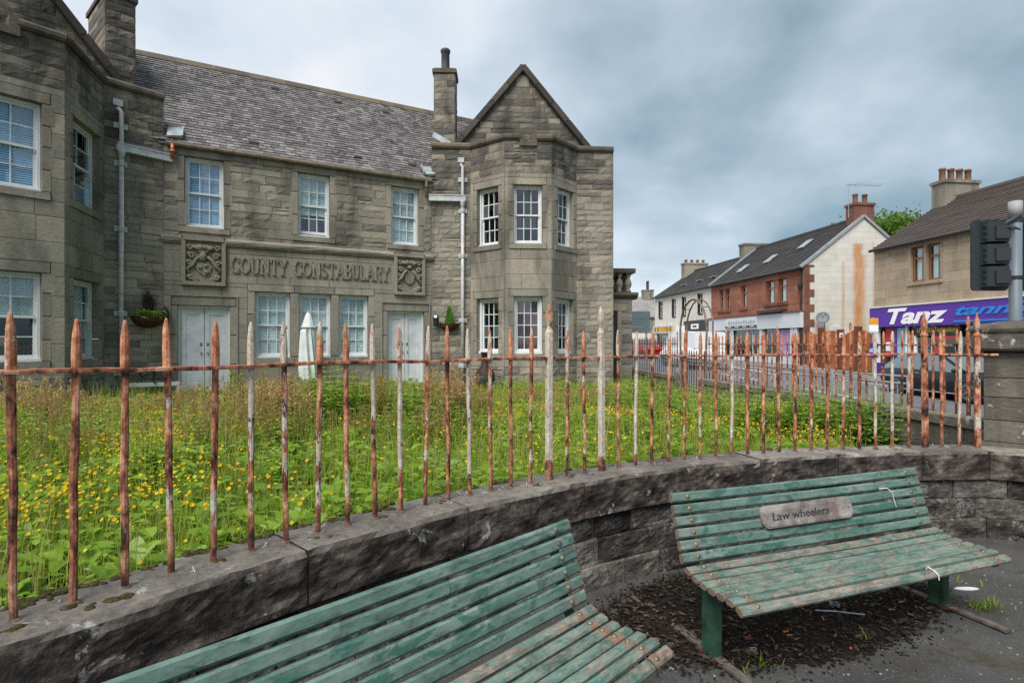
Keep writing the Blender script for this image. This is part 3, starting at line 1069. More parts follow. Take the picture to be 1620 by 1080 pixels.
def arms_panel(h, style):
    a0, a1, z0, z1 = h
    fb = MB()
    W = FAC.W
    t_ = .085
    fb.box(a0, a0 + t_, -.02, .10, z0, z1, W)
    fb.box(a1 - t_, a1, -.02, .10, z0, z1, W)
    fb.box(a0 + t_, a1 - t_, -.02, .10, z0, z0 + t_, W)
    fb.box(a0 + t_ * .5, a1 - t_ * .5, -.02, .12, z1 - t_ * .6, z1 + .04, W)
    fb.box(a0 + t_, a1 - t_, -.03, .006, z0 + t_, z1 - t_ * .6, W)
    p = fb.build('arms_panel', MT['carved'], hall)
    cx_, w2, hh = (a0 + a1) / 2, (a1 - a0) / 2 - t_, z1 - z0
    sb = MB()
    if style == 'tilted':
        poly = [(-.52, .52), (.34, .60), (.62, .18), (.36, -.50), (.05, -.62), (-.42, -.28), (-.66, .12)]
        sc_ = w2 * .72
        zc = z0 + hh * .36
        sb.prism([(cx_ + x * sc_, zc + z * sc_) for x, z in poly], -.04, .055, lambda u, d, v: W(u, d, v))
        s_ = sb.build('shield', MT['carved'], p)
        bb = MB()
        for x, z in ((-.28, .1), (.16, .26), (.2, -.3)):
            q = W(cx_ + x * sc_, .06, zc + z * sc_)
            bb.ball(q, .05, .05, .05, 8, 5)
        bb.build('boss', MT['carved'], p)
        hb = MB()
        q = W(cx_ - .02, .05, z0 + hh * .62)
        hb.ball(q, w2 * .24, .09, hh * .12, 10, 6)
        hb.box(cx_ - w2 * .3, cx_ + w2 * .25, .0, .10, z0 + hh * .70, z0 + hh * .735, W)
        hb.box(cx_ - w2 * .2, cx_ + w2 * .1, .08, .135, z0 + hh * .615, z0 + hh * .635, W)
        hb.build('helmet', MT['carved'], p, True)
    else:
        poly = [(.42 * math.cos(q), .56 * math.sin(q)) for q in [i * math.pi / 8 for i in range(16)]]
        zc = z0 + hh * .45
        sb.prism([(cx_ + x * w2 * .95, zc + z * w2 * .95) for x, z in poly], -.04, .06, lambda u, d, v: W(u, d, v))
        sb.build('shield', MT['carved'], p)
        hb = MB()
        hb.ball(W(cx_, .05, z0 + hh * .70), w2 * .22, .08, hh * .06, 8, 5)
        hb.build('helmet', MT['carved'], p, True)
    mb = MB()
    for f in (-1, 1):
        for x, z, r, tu in ((.78, .80, .10, 1.2), (.70, .63, .11, 1.3), (.80, .47, .09, 1.1), (.74, .16, .09, 1.3), (.45, .10, .08, 1.2)):
            curl(mb, FAC, cx_ + f * w2 * x, z0 + hh * z, r * w2 * 1.9, tu, 0, f)
        ribbon(mb, FAC, [(cx_ + f * w2 * .2, .06, z0 + hh * .62), (cx_ + f * w2 * .45, .07, z0 + hh * .55), (cx_ + f * w2 * .62, .06, z0 + hh * .42), (cx_ + f * w2 * .9, .04, z0 + hh * .36), (cx_ + f * w2 * .85, .03, z0 + hh * .25)], .045)
    for i in range(9):                              # crest of leaves
        an = math.radians(20 + i * 17.5)
        r_ = w2 * (.62 + .12 * (i % 2))
        ribbon(mb, FAC, [(cx_, .03, z0 + hh * .75), (cx_ + math.cos(an) * r_ * .55, .09, z0 + hh * .77 + math.sin(an) * r_ * .22), (cx_ + math.cos(an) * r_ * 1.05, .06, z0 + hh * .80 + math.sin(an) * r_ * .30)], .04)
    mb.build('mantling', MT['carved'], p, True)


arms_panel(panL, 'tilted')
arms_panel(panR, 'oval')

# windows and doors of the middle front
window(hall, FAC, uppers[0], 3, 2, 2, blind='blue_blind')
window(hall, FAC, uppers[1], 3, 2, 2, blind='blind', blind_to=.35, open_=.045)
window(hall, FAC, uppers[2], 3, 2, 2, blind='blind')
for h in lowers:
    window(hall, FAC, h, 3, 2, 2, blind='blind')


def double_door(h, handle):
    a0, a1, z0, z1 = h
    W = FAC.W
    fb = MB()
    fb.box(a0, a0 + .05, -.2, -.08, z0, z1, W)
    fb.box(a1 - .05, a1, -.2, -.08, z0, z1, W)
    fb.box(a0 + .05, a1 - .05, -.2, -.08, z1 - .06, z1, W)
    fb.build('door_frame', MT['white'], hall)
    mid = (a0 + a1) / 2
    for x0, x1, hx in ((a0 + .053, mid - .006, mid - .07), (mid + .006, a1 - .053, mid + .07)):
        b = MB()
        b.box(x0, x1, -.19, -.15, z0 + .012, z1 - .063, W)
        for u0, u1, v0, v1 in ((x0, x0 + .09, z0 + .012, z1 - .063), (x1 - .09, x1, z0 + .012, z1 - .063), (x0 + .09, x1 - .09, z1 - .2, z1 - .063), (x0 + .09, x1 - .09, z0 + .012, z0 + .22)):
            b.box(u0, u1, -.151, -.128, v0, v1, W)
        for u0, u1, v0, v1 in ((x0 + .09, x0 + .115, z0 + .22, z1 - .2), (x1 - .115, x1 - .09, z0 + .22, z1 - .2), (x0 + .115, x1 - .115, z1 - .225, z1 - .2), (x0 + .115, x1 - .115, z0 + .22, z0 + .245)):
            b.box(u0, u1, -.151, -.138, v0, v1, W)
        dr = b.build('door', MT['door'], hall)
        hb = MB()
        hb.ball(W(hx, -.1, z0 + .95), .022, .022, .022, 8, 5)
        hb.box(hx - .025, hx + .025, -.129, -.122, z0 + 1.12, z0 + 1.2, W)
        hb.build('handle', MT['bolt'], dr)
    b = MB()
    b.box(a0 - .12, a1 + .12, -.2, .32, GZ - .1, z0 - .03, W)
    b.box(a0 - .06, a1 + .06, -.2, .10, z0 - .029, z0 + .01, W)
    b.build('door_step', MT['carved'], hall)
    for dx, dz in ((.14, .22),):                    # moulded outer edge of the doorway
        b = MB()
        b.box(a0 - dx - .03, a0 - dx + .005, .0, .045, z0, z1 + dz, W)
        b.box(a1 + dx - .005, a1 + dx + .03, .0, .045, z0, z1 + dz, W)
        b.box(a0 - dx - .03, a1 + dx + .03, .0, .05, z1 + dz + .001, z1 + dz + .035, W)
        b.build('door_moulding', MT['carved'], hall)


double_door(d1, True)
double_door(d2, True)
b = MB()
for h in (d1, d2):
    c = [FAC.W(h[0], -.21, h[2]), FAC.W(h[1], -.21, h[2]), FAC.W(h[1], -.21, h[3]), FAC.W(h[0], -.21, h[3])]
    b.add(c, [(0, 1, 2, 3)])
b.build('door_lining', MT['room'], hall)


# the two wings: flat front, canted bay, crenel in the parapet, gable behind
def wing(pl, s0, s1, bay, bay_windows, tops, zg, mirror_hidden=()):
    """bay: four plan points left to right; bay_windows: per face a list of openings"""
    PT = 7.22
    b = back
    sb0, sb1 = bay['s']
    for a0, a1 in ((s0, sb0), (sb1, s1)):
        holed_wall(b, pl, a0, a1, GZ - .1, PT, [])
        MSN.courses(pl, a0, a1, GZ - .1, 5.9, [], (0.13, 0.21), (0.28, 0.7), mixed=0.1)
        MSN.courses(pl, a0, a1, 5.9, PT, [], (0.14, 0.22), (0.3, 0.8), mat='soot_rock')
    for (p, q), wins in zip(zip(bay['p'][:-1], bay['p'][1:]), bay_windows):
        f, L = span(p, q)
        holed_wall(b, f, 0, L, GZ - .1, PT, [w_['h'] for w_ in wins])
        hs = [w_['h'] for w_ in wins]
        jm = [(h[0] - (.13 if h[0] > .2 else h[0]), h[1] + (.13 if L - h[1] > .2 else L - h[1]), h[2] - .15, h[3] + .2) for h in hs]
        MSN.courses(f, 0, L, GZ - .1, 0.95, [], (0.15, 0.22), (0.3, 0.7), depth=.06)
        MSN.courses(f, 0, L, 0.95, 6.30, jm, (0.36, 0.5), (0.62, 0.9) if L > 1.3 else (0.5, 0.9), 'ash', 'ashlar', n0=-.02, depth=.034)
        MSN.courses(f, 0, L, 6.30, PT, [], (0.17, 0.24), (0.3, 0.6), mat='soot_rock')
        for w_ in wins:
            h = w_['h']
            surround(MSN, f, h, 0.2, 0.13, 0.15, joints=4, left=h[0] > .12, right=L - h[1] > .12)
            if w_.get('show', True):
                window(hall, f, h, **w_['k'])
    # parapet cope, in lengths
    pts = [pl.W(s0, 0, 0), pl.W(sb0, 0, 0), *[Vector((p[0], p[1], 0)) for p in bay['p'][1:-1]], pl.W(sb1, 0, 0), pl.W(s1, 0, 0)]
    segs = list(zip(pts[:-1], pts[1:]))
    cen = segs[2]
    for i, (p, q) in enumerate(segs):
        f, L = span(p, q)
        if i == 2:
            cuts = [(-.02, L * .5 - .2), (L * .5 + .2, L + .02)]
            ub = MB()
            c_ = L * .5
            ub.box(c_ - .24, c_ - .09, -.30, .07, PT - .18, PT + .16, f.W)
            ub.box(c_ + .09, c_ + .24, -.30, .07, PT - .18, PT + .16, f.W)
            ub.box(c_ - .09, c_ + .09, -.30, .07, PT - .18, PT - .06, f.W)
            ub.build('crenel', MT['cope'], hall)
        else:
            cuts = [(-.03 if i else 0, L + (.03 if i < 4 else 0))]
        for c0, c1 in cuts:
            k = max(1, round((c1 - c0) / .8))
            for j in range(k):
                e0, e1 = c0 + (c1 - c0) * j / k + .003, c0 + (c1 - c0) * (j + 1) / k - .003
                cb = MB()
                prof = [(-.34, PT - .02), (.05, PT - .02), (.085, PT + .03), (.085, PT + .10), (.03, PT + .155), (-.34, PT + .15)]
                jz = rnd.uniform(-.006, .006)
                cb.prism([(n, z + jz) for n, z in prof], e0, e1, lambda u, d, v, f=f: f.W(d, u, v))
                cb.build('cope_stone', MT['cope'], hall)
        cb = MB()                                     # the inner face and lead behind the cope
        cb.box(0, L, -.36, -.02, PT - 1.0, PT - .021, f.W)
        cb.build('parapet_core', MT['mortar'], hall)
    # gable wall behind the parapet
    gp = pl.shift(0, -.40)
    c0, hw, zb, za = tops
    gb = MB()
    gb.add([gp.W(c0 - hw, 0, zb), gp.W(c0 + hw, 0, zb), gp.W(c0, 0, za)], [(0, 1, 2)])
    gb.build('gable_wall', MT['mortar'], hall)
    MSN.courses(gp, c0 - hw, c0 + hw, zb + .05, za - .22, [], (0.15, 0.23), (0.35, 0.8),
                mat='soot_rock', inside=lambda z: (c0 - hw * (za - z - .12) / (za - zb), c0 + hw * (za - z - .12) / (za - zb)), mixed=.05, n0=-.02)
    MSN.courses(gp, c0 - .2, c0 + .2, za - .5, za - .16, [], (0.33, 0.34), (.5, .6), 'ash', 'ashlar')
    for f in (-1, 1):                                 # raking skews
        p0, p1 = gp.W(c0 + f * (hw + .16), -.05, zb - .10), gp.W(c0, -.05, za + .09)
        k = 5
        for j in range(k):
            e0, e1 = p0.lerp(p1, j / k + .003), p0.lerp(p1, (j + 1) / k - .003)
            up = Vector((-(p1 - p0).z * f * pl.dx, -(p1 - p0).z * f * pl.dy, abs(hw))).normalized() if False else Vector((0, 0, 1))
            sk = MB()
            sk.bar(e0, e1, .38, .15, (0, 0, 1))
            sk.bar(e0 + Vector((pl.nx, pl.ny, 0)) * .15 - Vector((0, 0, .09)), e1 + Vector((pl.nx, pl.ny, 0)) * .15 - Vector((0, 0, .09)), .05, .07, (0, 0, 1))
            sk.build('skew_stone', MT['skew'], hall)
    kb = MB()
    q = gp.W(c0, -.05, za + .10)
    kb.ball(q, .13, .16, .09, 8, 5)
    kb.build('apex_stone', MT['cope'], hall)
    # roof of the wing behind its gable
    rb = MB()
    L = 4.6
    for f in (-1, 1):
        e = gp.W(c0 + f * (hw + .1), -.12, zb - .08)
        t0 = gp.W(c0, -.12, za - .02)
        e2, t2 = e - Vector((pl.nx, pl.ny, 0)) * L, t0 - Vector((pl.nx, pl.ny, 0)) * L
        dn = Vector((0, 0, -.1))
        rb.hexa([e + dn, e2 + dn, t2 + dn, t0 + dn, e, e2, t2, t0])
    rb.build('wing_roof', MT['slate'], hall)
    cb = MB()
    cb.box(s1 - .15, s1, -4.6, -.022, GZ - .1, 7.2, pl.W)
    cb.box(s0, s0 + .15, -4.6, -.022, 6.0, 7.2, pl.W)
    cb.build('side_wall', MT['mortar'], hall)


K = dict
# right wing
P1, P4 = RWG.W(1.12, 0, 0), RWG.W(4.2, 0, 0)
P2, P3 = (-0.209, 15.15), (1.10, 15.24)
fl, Ll = span(P1, P2)
fc, Lc = span(P2, P3)
fr_, Lr = span(P3, P4)


def onf(f, x0, x1, z0, z1):
    return (f.at(x0), f.at(x1), z0, z1)


rw_win = [
    [K(h=onf(fl, 754.8, 788.5, 4.36, 5.98), k=K(nx_=3, nt=2, nb=2)), K(h=onf(fl, 754.5, 788.5, 1.31, 2.87), k=K(nx_=3, nt=4, style='fixed'))],
    [K(h=onf(fc, 812.5, 858, 4.36, 5.98), k=K(nx_=3, nt=2, nb=2)), K(h=onf(fc, 812.5, 858.5, 1.31, 2.90), k=K(nx_=3, nt=4, style='fixed'))],
    [K(h=onf(fr_, 881.5, 907, 4.36, 5.98), k=K(nx_=3, nt=2, nb=2)), K(h=onf(fr_, 881.5, 906.5, 1.31, 2.87), k=K(nx_=3, nt=4, style='fixed'))],
]
wing(RWG, 0.0, 5.3, dict(s=(1.12, 4.2), p=[P1, P2, P3, P4]), rw_win, (2.66, 2.06, 7.25, 9.72), GZ)
# red curtain in the lower middle window
b = MB()
h = rw_win[1][1]['h']
for i in range(10):
    a = h[0] + .08 + i * (h[1] - h[0] - .16) / 10
    b.box(a, a + .05, -.32 + (i % 2) * .02, -.30 + (i % 2) * .02, h[2] + .05, h[3] - .3, fc.W)
    b.box(a + .05, a + (h[1] - h[0] - .16) / 10, -.33 + (i % 2) * .02, -.31 + (i % 2) * .02, h[2] + .05, h[3] - .3, fc.W)
kind(b.build('curtain', MT['curtain'], hall), 'stuff')

# left wing (its bay stands further forward)
B = LWG.W(-1.143, 0, 0)
C = Vector((-8.35, 10.27, 0))
D = C - Vector((0.658, 0.753, 0)) * 1.75
E_ = LWG.W(-4.55, 0, 0)
fB, LB_ = span(C, B)
fC, LC_ = span(D, C)
fD, LD_ = span(E_, D)
lw_win = [
    [],
    [K(h=(LC_ - .33 - 1.12, LC_ - .33, 4.37, 5.98), k=K(nx_=3, nt=2, nb=2, blind='blue_blind')), K(h=(LC_ - .33 - 1.12, LC_ - .33, 1.28, 2.89), k=K(nx_=3, nt=2, nb=2, blind='blind', blind_to=.5))],
    [K(h=onf(fB, 114.8, 156.5, 4.36, 5.98), k=K(nx_=2, nt=2, nb=2)), K(h=onf(fB, 115.5, 156, 1.28, 2.87), k=K(nx_=2, nt=2, nb=2, blind='blind'))],
]
wing(LWG, -5.3, 0.0, dict(s=(-4.55, -1.143), p=[E_, D, C, B]), lw_win, (-2.78, 2.1, 7.30, 9.75), GZ)
back.build('wall', MT['mortar'], hall)

# main roof: slates laid in courses, the nearest as single pieces
roof = MB()
e0, e1, rb_, zr, ze = -2.2, 9.4, 3.2, 9.62, 6.30
roof.hexa([FAC.W(e0, .06, ze - .08), FAC.W(e1, .06, ze - .08), FAC.W(e1, -rb_, zr - .1), FAC.W(e0, -rb_, zr - .1),
           FAC.W(e0, .06, ze - .03), FAC.W(e1, .06, ze - .03), FAC.W(e1, -rb_, zr - .05), FAC.W(e0, -rb_, zr - .05)])
roof.hexa([FAC.W(e0, -rb_ * 2, ze), FAC.W(e1, -rb_ * 2, ze), FAC.W(e1, -rb_, zr - .1), FAC.W(e0, -rb_, zr - .1),
           FAC.W(e0, -rb_ * 2, ze + .05), FAC.W(e1, -rb_ * 2, ze + .05), FAC.W(e1, -rb_, zr - .05), FAC.W(e0, -rb_, zr - .05)])
ro = roof.build('roof', MT['slate'], hall)
slope = math.hypot(rb_ + .06, zr - ze)
SLATES = []
for i in range(3):
    r = random.Random(40 + i)
    sb = MB()
    c1, c2 = r.uniform(-.03, .03), r.uniform(-.03, .03)
    sb.add([(-.5, 0, 0), (.5, 0, c1), (.5, 1, 0), (-.5, 1, 0), (-.5, 0, 1), (.5, 0, 1 + c1), (.5, 1, .35), (-.5, 1, .35)],
           [(4, 5, 6, 7), (0, 1, 5, 4), (1, 2, 6, 5), (3, 0, 4, 7)])
    SLATES.append(sb)
sl_mesh = [q.mesh('slate', MT['slate']) for q in SLATES]
up = (FAC.W(0, -rb_, zr) - FAC.W(0, .06, ze)).normalized()
dr_ = Vector((FAC.dx, FAC.dy, 0))
nn = dr_.cross(up)
sl = []
gauge = 0.135
rows = int(slope / gauge)
for r in range(rows):
    a = e0 - .12 * (r % 2) - rnd.uniform(0, .1)
    while a < e1:
        w_ = rnd.uniform(.14, .22)
        base = FAC.W(a + w_ / 2, .075, ze - .02) + up * (r * gauge - rnd.uniform(0, .012)) + nn * (.004 + rnd.uniform(0, .004))
        tw = rnd.uniform(-.012, .012)
        d_ = dr_ + up * tw
        M = Matrix(((d_.x * (w_ - .006), up.x * gauge * 1.12, nn.x * .03, base.x), (d_.y * (w_ - .006), up.y * gauge * 1.12, nn.y * .03, base.y),
                    (d_.z * (w_ - .006), up.z * gauge * 1.12, nn.z * .03, base.z), (0, 0, 0, 1)))
        vis = 1 if 215 < CX + FPX * base.x / base.y < 690 else .1
        sl.append((vis / base.length ** 2, M, rnd.randrange(3)))
        a += w_
sl.sort(key=lambda q: -q[0])
for _, M, i in sl[:300]:
    inst('slate', sl_mesh[i], M, ro)
sb = MB()
for _, M, i in sl[300:]:
    sb.add([M @ Vector(v) for v in SLATES[i].v], SLATES[i].f, rnd.uniform(.02, .98))
kind(sb.build('slating', MT['slate'], ro), 'stuff')
rb2 = MB()                                            # stone ridge in lengths
k = 12
for j in range(k):
    a0, a1 = e0 + (e1 - e0) * j / k + .004, e0 + (e1 - e0) * (j + 1) / k - .004
    rb2 = MB()
    rb2.prism([(-rb_ + .19, zr - .14), (-rb_ + .05, zr + .055), (-rb_ - .05, zr + .055), (-rb_ - .19, zr - .14), (-rb_, zr - .02)], a0, a1, lambda u, d, v: FAC.W(d, u, v))
    rb2.build('ridge_stone', MT['cope'], ro)
for a, fr2 in ((1.6, .1), (4.2, .12), (5.75, .13), (2.3, .86), (4.1, .84), (5.6, .83)):
    vb = MB()                                         # small roof vents
    p = FAC.W(a, .07, ze) + up * slope * fr2 + nn * .03
    vb.bar(p - dr_ * .11, p + dr_ * .11, .10, .03, nn)
    vb.build('roof_vent', MT['black_iron'], ro)
gb = MB()
gb.tube([FAC.W(SL + .05, .10, ze - .075), FAC.W(SR - .05, .10, ze - .075)], .06, 10)
gb.build('gutter', MT['gutter'], hall)


def chimney(pl, a0, a1, n0, n1, z0, z1, pots, mat='soot_rock', pot='dark_clay', ph=.75, pr=.14):
    cm = MB()
    cm.box(a0, a1, n0, n1, z0, z1, pl.W)
    c_ = cm.build('chimney', MT['mortar'], hall)
    items = []
    faces = [pl.shift(a0, n1), Plane(*pl.W(a0, n0, 0)[:2], pl.nx, pl.ny), Plane(*pl.W(a1, n1, 0)[:2], -pl.nx, -pl.ny)]
    wd = [a1 - a0, n1 - n0, n1 - n0]
    for f, L in zip(faces, wd):
        z = z0
        k_ = 0
        while z < z1 - .02:
            h = min(rnd.uniform(.16, .24), z1 - z)
            cut = L * (rnd.uniform(.35, .65) if L > .5 and k_ % 2 else 1)
            for x0, x1 in ((0, cut), (cut, L)):
                if x1 - x0 > .05:
                    M = f.M((x0 + x1) / 2, -.01, z + h / 2, x1 - x0 - .008, .045, h - .008)
                    inst('stone', piece_mesh('rock', rnd.randrange(7), mat), M, c_)
            z += h
            k_ += 1
    cb = MB()
    cb.box(a0 - .06, a1 + .06, n0 - .06, n1 + .06, z1, z1 + .11, pl.W)
    cb.box(a0 - .02, a1 + .02, n0 - .02, n1 + .02, z1 + .11, z1 + .15, pl.W)
    cb.build('chimney_cap', MT['cope'], c_)
    for a, n in pots:
        pb = MB()
        p = pl.W(a, n, z1 + .14)
        pb.lathe([(pr * 1.05, 0), (pr * .95, .05), (pr * .92, ph - .12), (pr * 1.1, ph - .1), (pr * 1.12, ph - .03), (pr * .95, ph), (pr * .75, ph), (pr * .7, ph - .15)], p, 14)
        pb.build('chimney_pot', MT[pot], c_, True)


RC = Plane(-2.40, 17.0, 1, 0.02)
chimney(RC, 0, .63, -.63, 0, 7.2, 9.95, [(.31, -.32)])
LC = Plane(-9.6, 13.0, 0.658, 0.753)
chimney(LC, 0, .58, -1.6, 0, 7.2, 9.9, [(.3, -.4), (.3, -1.1)])
# lead flashings and valley boxes beside the wings
for p, q, w_ in ((RC.W(-.03, .02, 8.05), RC.W(.66, .05, 7.62), .16), (LC.W(-.05, .05, 7.75), LC.W(.62, .06, 7.6), .2)):
    lb = MB()
    lb.bar(p, q, .02, w_, (0, 0, 1))
    lb.build('lead_flashing', MT['lead'], hall)
for a, s_ in ((SR - .10, 1), (SL + .22, -1)):
    lb = MB()
    p = FAC.W(a, .02, 6.34)
    lb.hexa([p + dr_ * (-.13) + nn * .05, p + dr_ * .13 + nn * .05, p + dr_ * (.13 + s_ * .02) + up * .42 + nn * .07, p + dr_ * (-.13 + s_ * .02) + up * .42 + nn * .07,
             p + dr_ * (-.16) + nn * .09, p + dr_ * .16 + nn * .14, p + dr_ * .12 + up * .42 + nn * .12, p + dr_ * (-.15) + up * .42 + nn * .09])
    lb.bar(p + dr_ * (-.15 * s_) + nn * .12, p + dr_ * (-.15 * s_) + up * .45 + nn * .12, .035, .06, nn)
    lb.build('lead_valley', MT['lead'], hall)


def rainwater(pl, s_pipe, s_end, z_tr, z_top, fac_s, mat_drop):
    """trough on the wing wall, the pipe down to the ground and the overflow pipe above"""
    b = MB()
    W = pl.W
    b.box(min(s_pipe, s_end) - .09, max(s_pipe, s_end) + .09, .03, .16, z_tr - .10, z_tr - .08, W)
    b.box(min(s_pipe, s_end) - .09, max(s_pipe, s_end) + .09, .14, .16, z_tr - .08, z_tr + .05, W)
    b.box(min(s_pipe, s_end) - .09, max(s_pipe, s_end) + .09, .125, .175, z_tr + .05, z_tr + .075, W)
    b.box(min(s_pipe, s_end) - .09, max(s_pipe, s_end) + .09, .03, .045, z_tr - .08, z_tr + .05, W)
    b.build('rain_trough', MT['pipe'], hall)
    b = MB()
    b.tube([W(s_pipe, .10, z_tr - .1), W(s_pipe, .10, GZ - .05)], .05, 10)
    b.lathe([(.05, -.3), (.055, -.22), (.085, -.12), (.085, -.08)], W(s_pipe, .10, z_tr), 10)
    dp = b.build('downpipe', MT['pipe'], hall, True)
    for z in (z_tr - .42, 4.05, 2.2, .9):
        c = MB()
        c.lathe([(.062, 0), (.066, .02), (.066, .1), (.062, .12)], W(s_pipe, .10, z), 10)
        c.box(s_pipe - .12, s_pipe + .12, -.0, .05, z, z + .12, W)
        c.build('pipe_bracket', MT['pipe'], dp)
    b = MB()
    b.tube([W(s_pipe - .06, .0, z_top), W(s_pipe - .05, .09, z_top), W(s_pipe, .11, z_top - .08), W(s_pipe, .11, z_tr + .0)], .045, 10)
    b.box(s_pipe - .14, s_pipe + .04, -.0, .05, z_top + .08, z_top + .22, W)
    b.box(s_pipe - .13, s_pipe + .13, .0, .05, (z_top + z_tr) / 2, (z_top + z_tr) / 2 + .12, W)
    b.build('overflow_pipe', MT['pipe'], hall)
    b = MB()
    p = FAC.W(fac_s, .12, ze - .09)
    b.tube([p, p - Vector((0, 0, .12)), FAC.W(fac_s, .12, z_tr - .02)], .045, 10)
    b.lathe([(.058, 0), (.058, .06)], p - Vector((0, 0, .2)), 10)
    b.build('gutter_outlet', MT[mat_drop], hall, True)


rainwater(LWG, LWG.at(190), LWG.at(262), 5.9, 6.72, SL + .18, 'copper')
rainwater(RWG, RWG.at(732), RWG.at(684), 5.76, 6.72, SR - .2, 'gutter')

# low annex with a balustrade beside the right wing
AX = Plane(2.6, 17.3, .9973, .0741)
ab = MB()
ab.box(.1, 1.2, -3, 0, GZ - .1, 3.02, AX.W)
ab.build('annex_wall', MT['mortar'], hall)
door_h = (AX.at(965), AX.at(976.5), .4, 2.62)
MSN.courses(AX, .1, 1.2, GZ - .1, 3.0, [(door_h[0], door_h[1] + .12, .3, 2.85)], (.17, .26), (.3, .6))
MSN.put(AX, .1, door_h[1] + .3, 2.62, 2.85, -.02, .05, 'ash', 'ashlar', 'lintel')
MSN.put(AX, door_h[1], door_h[1] + .14, .3, 2.62, -.02, .05, 'ash', 'ashlar', 'jamb_stone')
b = MB()
b.box(.1, door_h[1], .001, .012, .4, 2.62, AX.W)
b.build('side_door', MT['black_iron'], hall)
b = MB()
b.box(-.3, door_h[0] - .02, .012, .1, .3, 2.62, AX.W)
b.build('door_jamb', MT['door'], hall)
b = MB()
b.prism([(0, 3.0), (.10, 3.06), (.16, 3.12), (.16, 3.2), (-.05, 3.22), (-.3, 3.22), (-.3, 3.0)], .0, 1.36, lambda u, d, v: AX.W(d, u, v))
b.build('cornice', MT['cope'], hall)
b = MB()
b.box(.0, 1.3, -.24, .06, 3.82, 3.96, AX.W)
b.build('balustrade_rail', MT['cope'], hall)
bal = MB().lathe([(.09, 0), (.09, .05), (.05, .08), (.10, .2), (.115, .27), (.08, .38), (.045, .45), (.085, .52), (.09, .6)], (0, 0, 0), 10).mesh('baluster', MT['carved'], True)
for a in (.30, .56, .82, 1.1):
    inst('baluster', bal, Matrix.Translation(AX.W(a, -.09, 3.22)), hall)
for n in (-.4, -.7, -1.0, -1.3, -1.6):
    inst('baluster', bal, Matrix.Translation(AX.W(1.1, n, 3.22)), hall)
b = MB()
b.box(.98, 1.3, -2, -.25, 3.82, 3.95, AX.W)
b.box(.9, 1.34, -2, -.3, 3.0, 3.2, AX.W)
b.build('balustrade_return', MT['cope'], hall)
# corbelled chamfer at the foot of the right wing
MSN.build(hall)

# ------------------------------------------------------------------ ground sheets
def sheet(name, pts, z, mat, res=None):
    b = MB()
    b.add([(x, y, z if not callable(z) else z(x, y)) for x, y in pts], [tuple(range(len(pts)))])
    return kind(b.build(name, MT[mat]), 'structure')


def road_z(y):
    return -.26 if y < 17 else -.26 + .5 * min(1.0, (y - 17) / 15) + (0.0 if y < 32 else .012 * (y - 32))


def strip(name, xl, xr, ys, zf, mat, dz=0.0, k='structure'):
    """a long sheet between two edges that follows the rise of the street"""
    b = MB()
    vs = []
    for y in ys:
        vs += [(xl(y), y, zf(y) + dz), (xr(y), y, zf(y) + dz)]
    b.add(vs, [(2 * i, 2 * i + 1, 2 * i + 3, 2 * i + 2) for i in range(len(ys) - 1)])
    return kind(b.build(name, MT[mat]), k)


kind(MB().add([(-600, -600, -.6), (600, -600, -.6), (600, 600, -.6), (-600, 600, -.6)], [(0, 1, 2, 3)]).build('ground', MT['paving']), 'structure')


def gnoise(x, y):
    return .03 * math.sin(x * 1.7 + y * .9) + .025 * math.sin(x * .8 - y * 1.9 + 1) + .015 * math.sin(3.1 * x + 2.3 * y)


def garden_z(x, y):
    t = max(0.0, min(1.0, (y - 3.0) / 8.5))
    return .50 * (1 - t) + .27 * t + gnoise(x, y)


# curve of the low front wall: the line of the railing feet
POLY = (0.009151955849886838, -0.14429696256367133, 0.7615708184842154, 3.439054788311327)


def wall_y(x):
    return ((POLY[0] * x + POLY[1]) * x + POLY[2]) * x + POLY[3]


curve = []
x = -1.62
for i in range(14, 0, -1):
    curve.append((-1.62 - .12 * i, wall_y(-1.62) - .12 * i * 1.28))
while x < 4.02:
    curve.append((x, wall_y(x)))
    x += .06
for q in ((4.02, 4.745), (4.2, 4.68), (4.4, 4.56), (4.7, 4.3), (5.05, 3.93), (5.5, 3.4), (6.0, 2.8)):
    curve.append(q)
curve = [Vector((x, y, 0)) for x, y in curve]
acc = [0.0]
for p, q in zip(curve[:-1], curve[1:]):
    acc.append(acc[-1] + (q - p).length)


def on_curve(s, off=0.0):
    """point, tangent and outward normal (towards the benches) at distance s along the wall"""
    s = max(0.001, min(acc[-1] - .001, s))
    i = max(j for j in range(len(acc)) if acc[j] <= s)
    i = min(i, len(curve) - 2)
    t = (s - acc[i]) / (acc[i + 1] - acc[i])
    p = curve[i].lerp(curve[i + 1], t)

    def tan(j):
        j0, j1 = max(0, j - 1), min(len(curve) - 1, j + 1)
        return (curve[j1] - curve[j0]).normalized()
    d = tan(i).lerp(tan(i + 1), t).normalized()
    n = Vector((d.y, -d.x, 0))
    return p + n * off, d, n


def s_of(x):
    i = min(range(len(curve)), key=lambda j: abs(curve[j].x - x) + (0 if curve[j].x < 4.1 else .5))
    return acc[i]


# garden ground between the front wall, the street wall and the building
gb = MB()
vs, fs = [], []
nxg, nyg = 64, 56
gv = {}


def street_x(y):
    return 5.80 - .105 * y


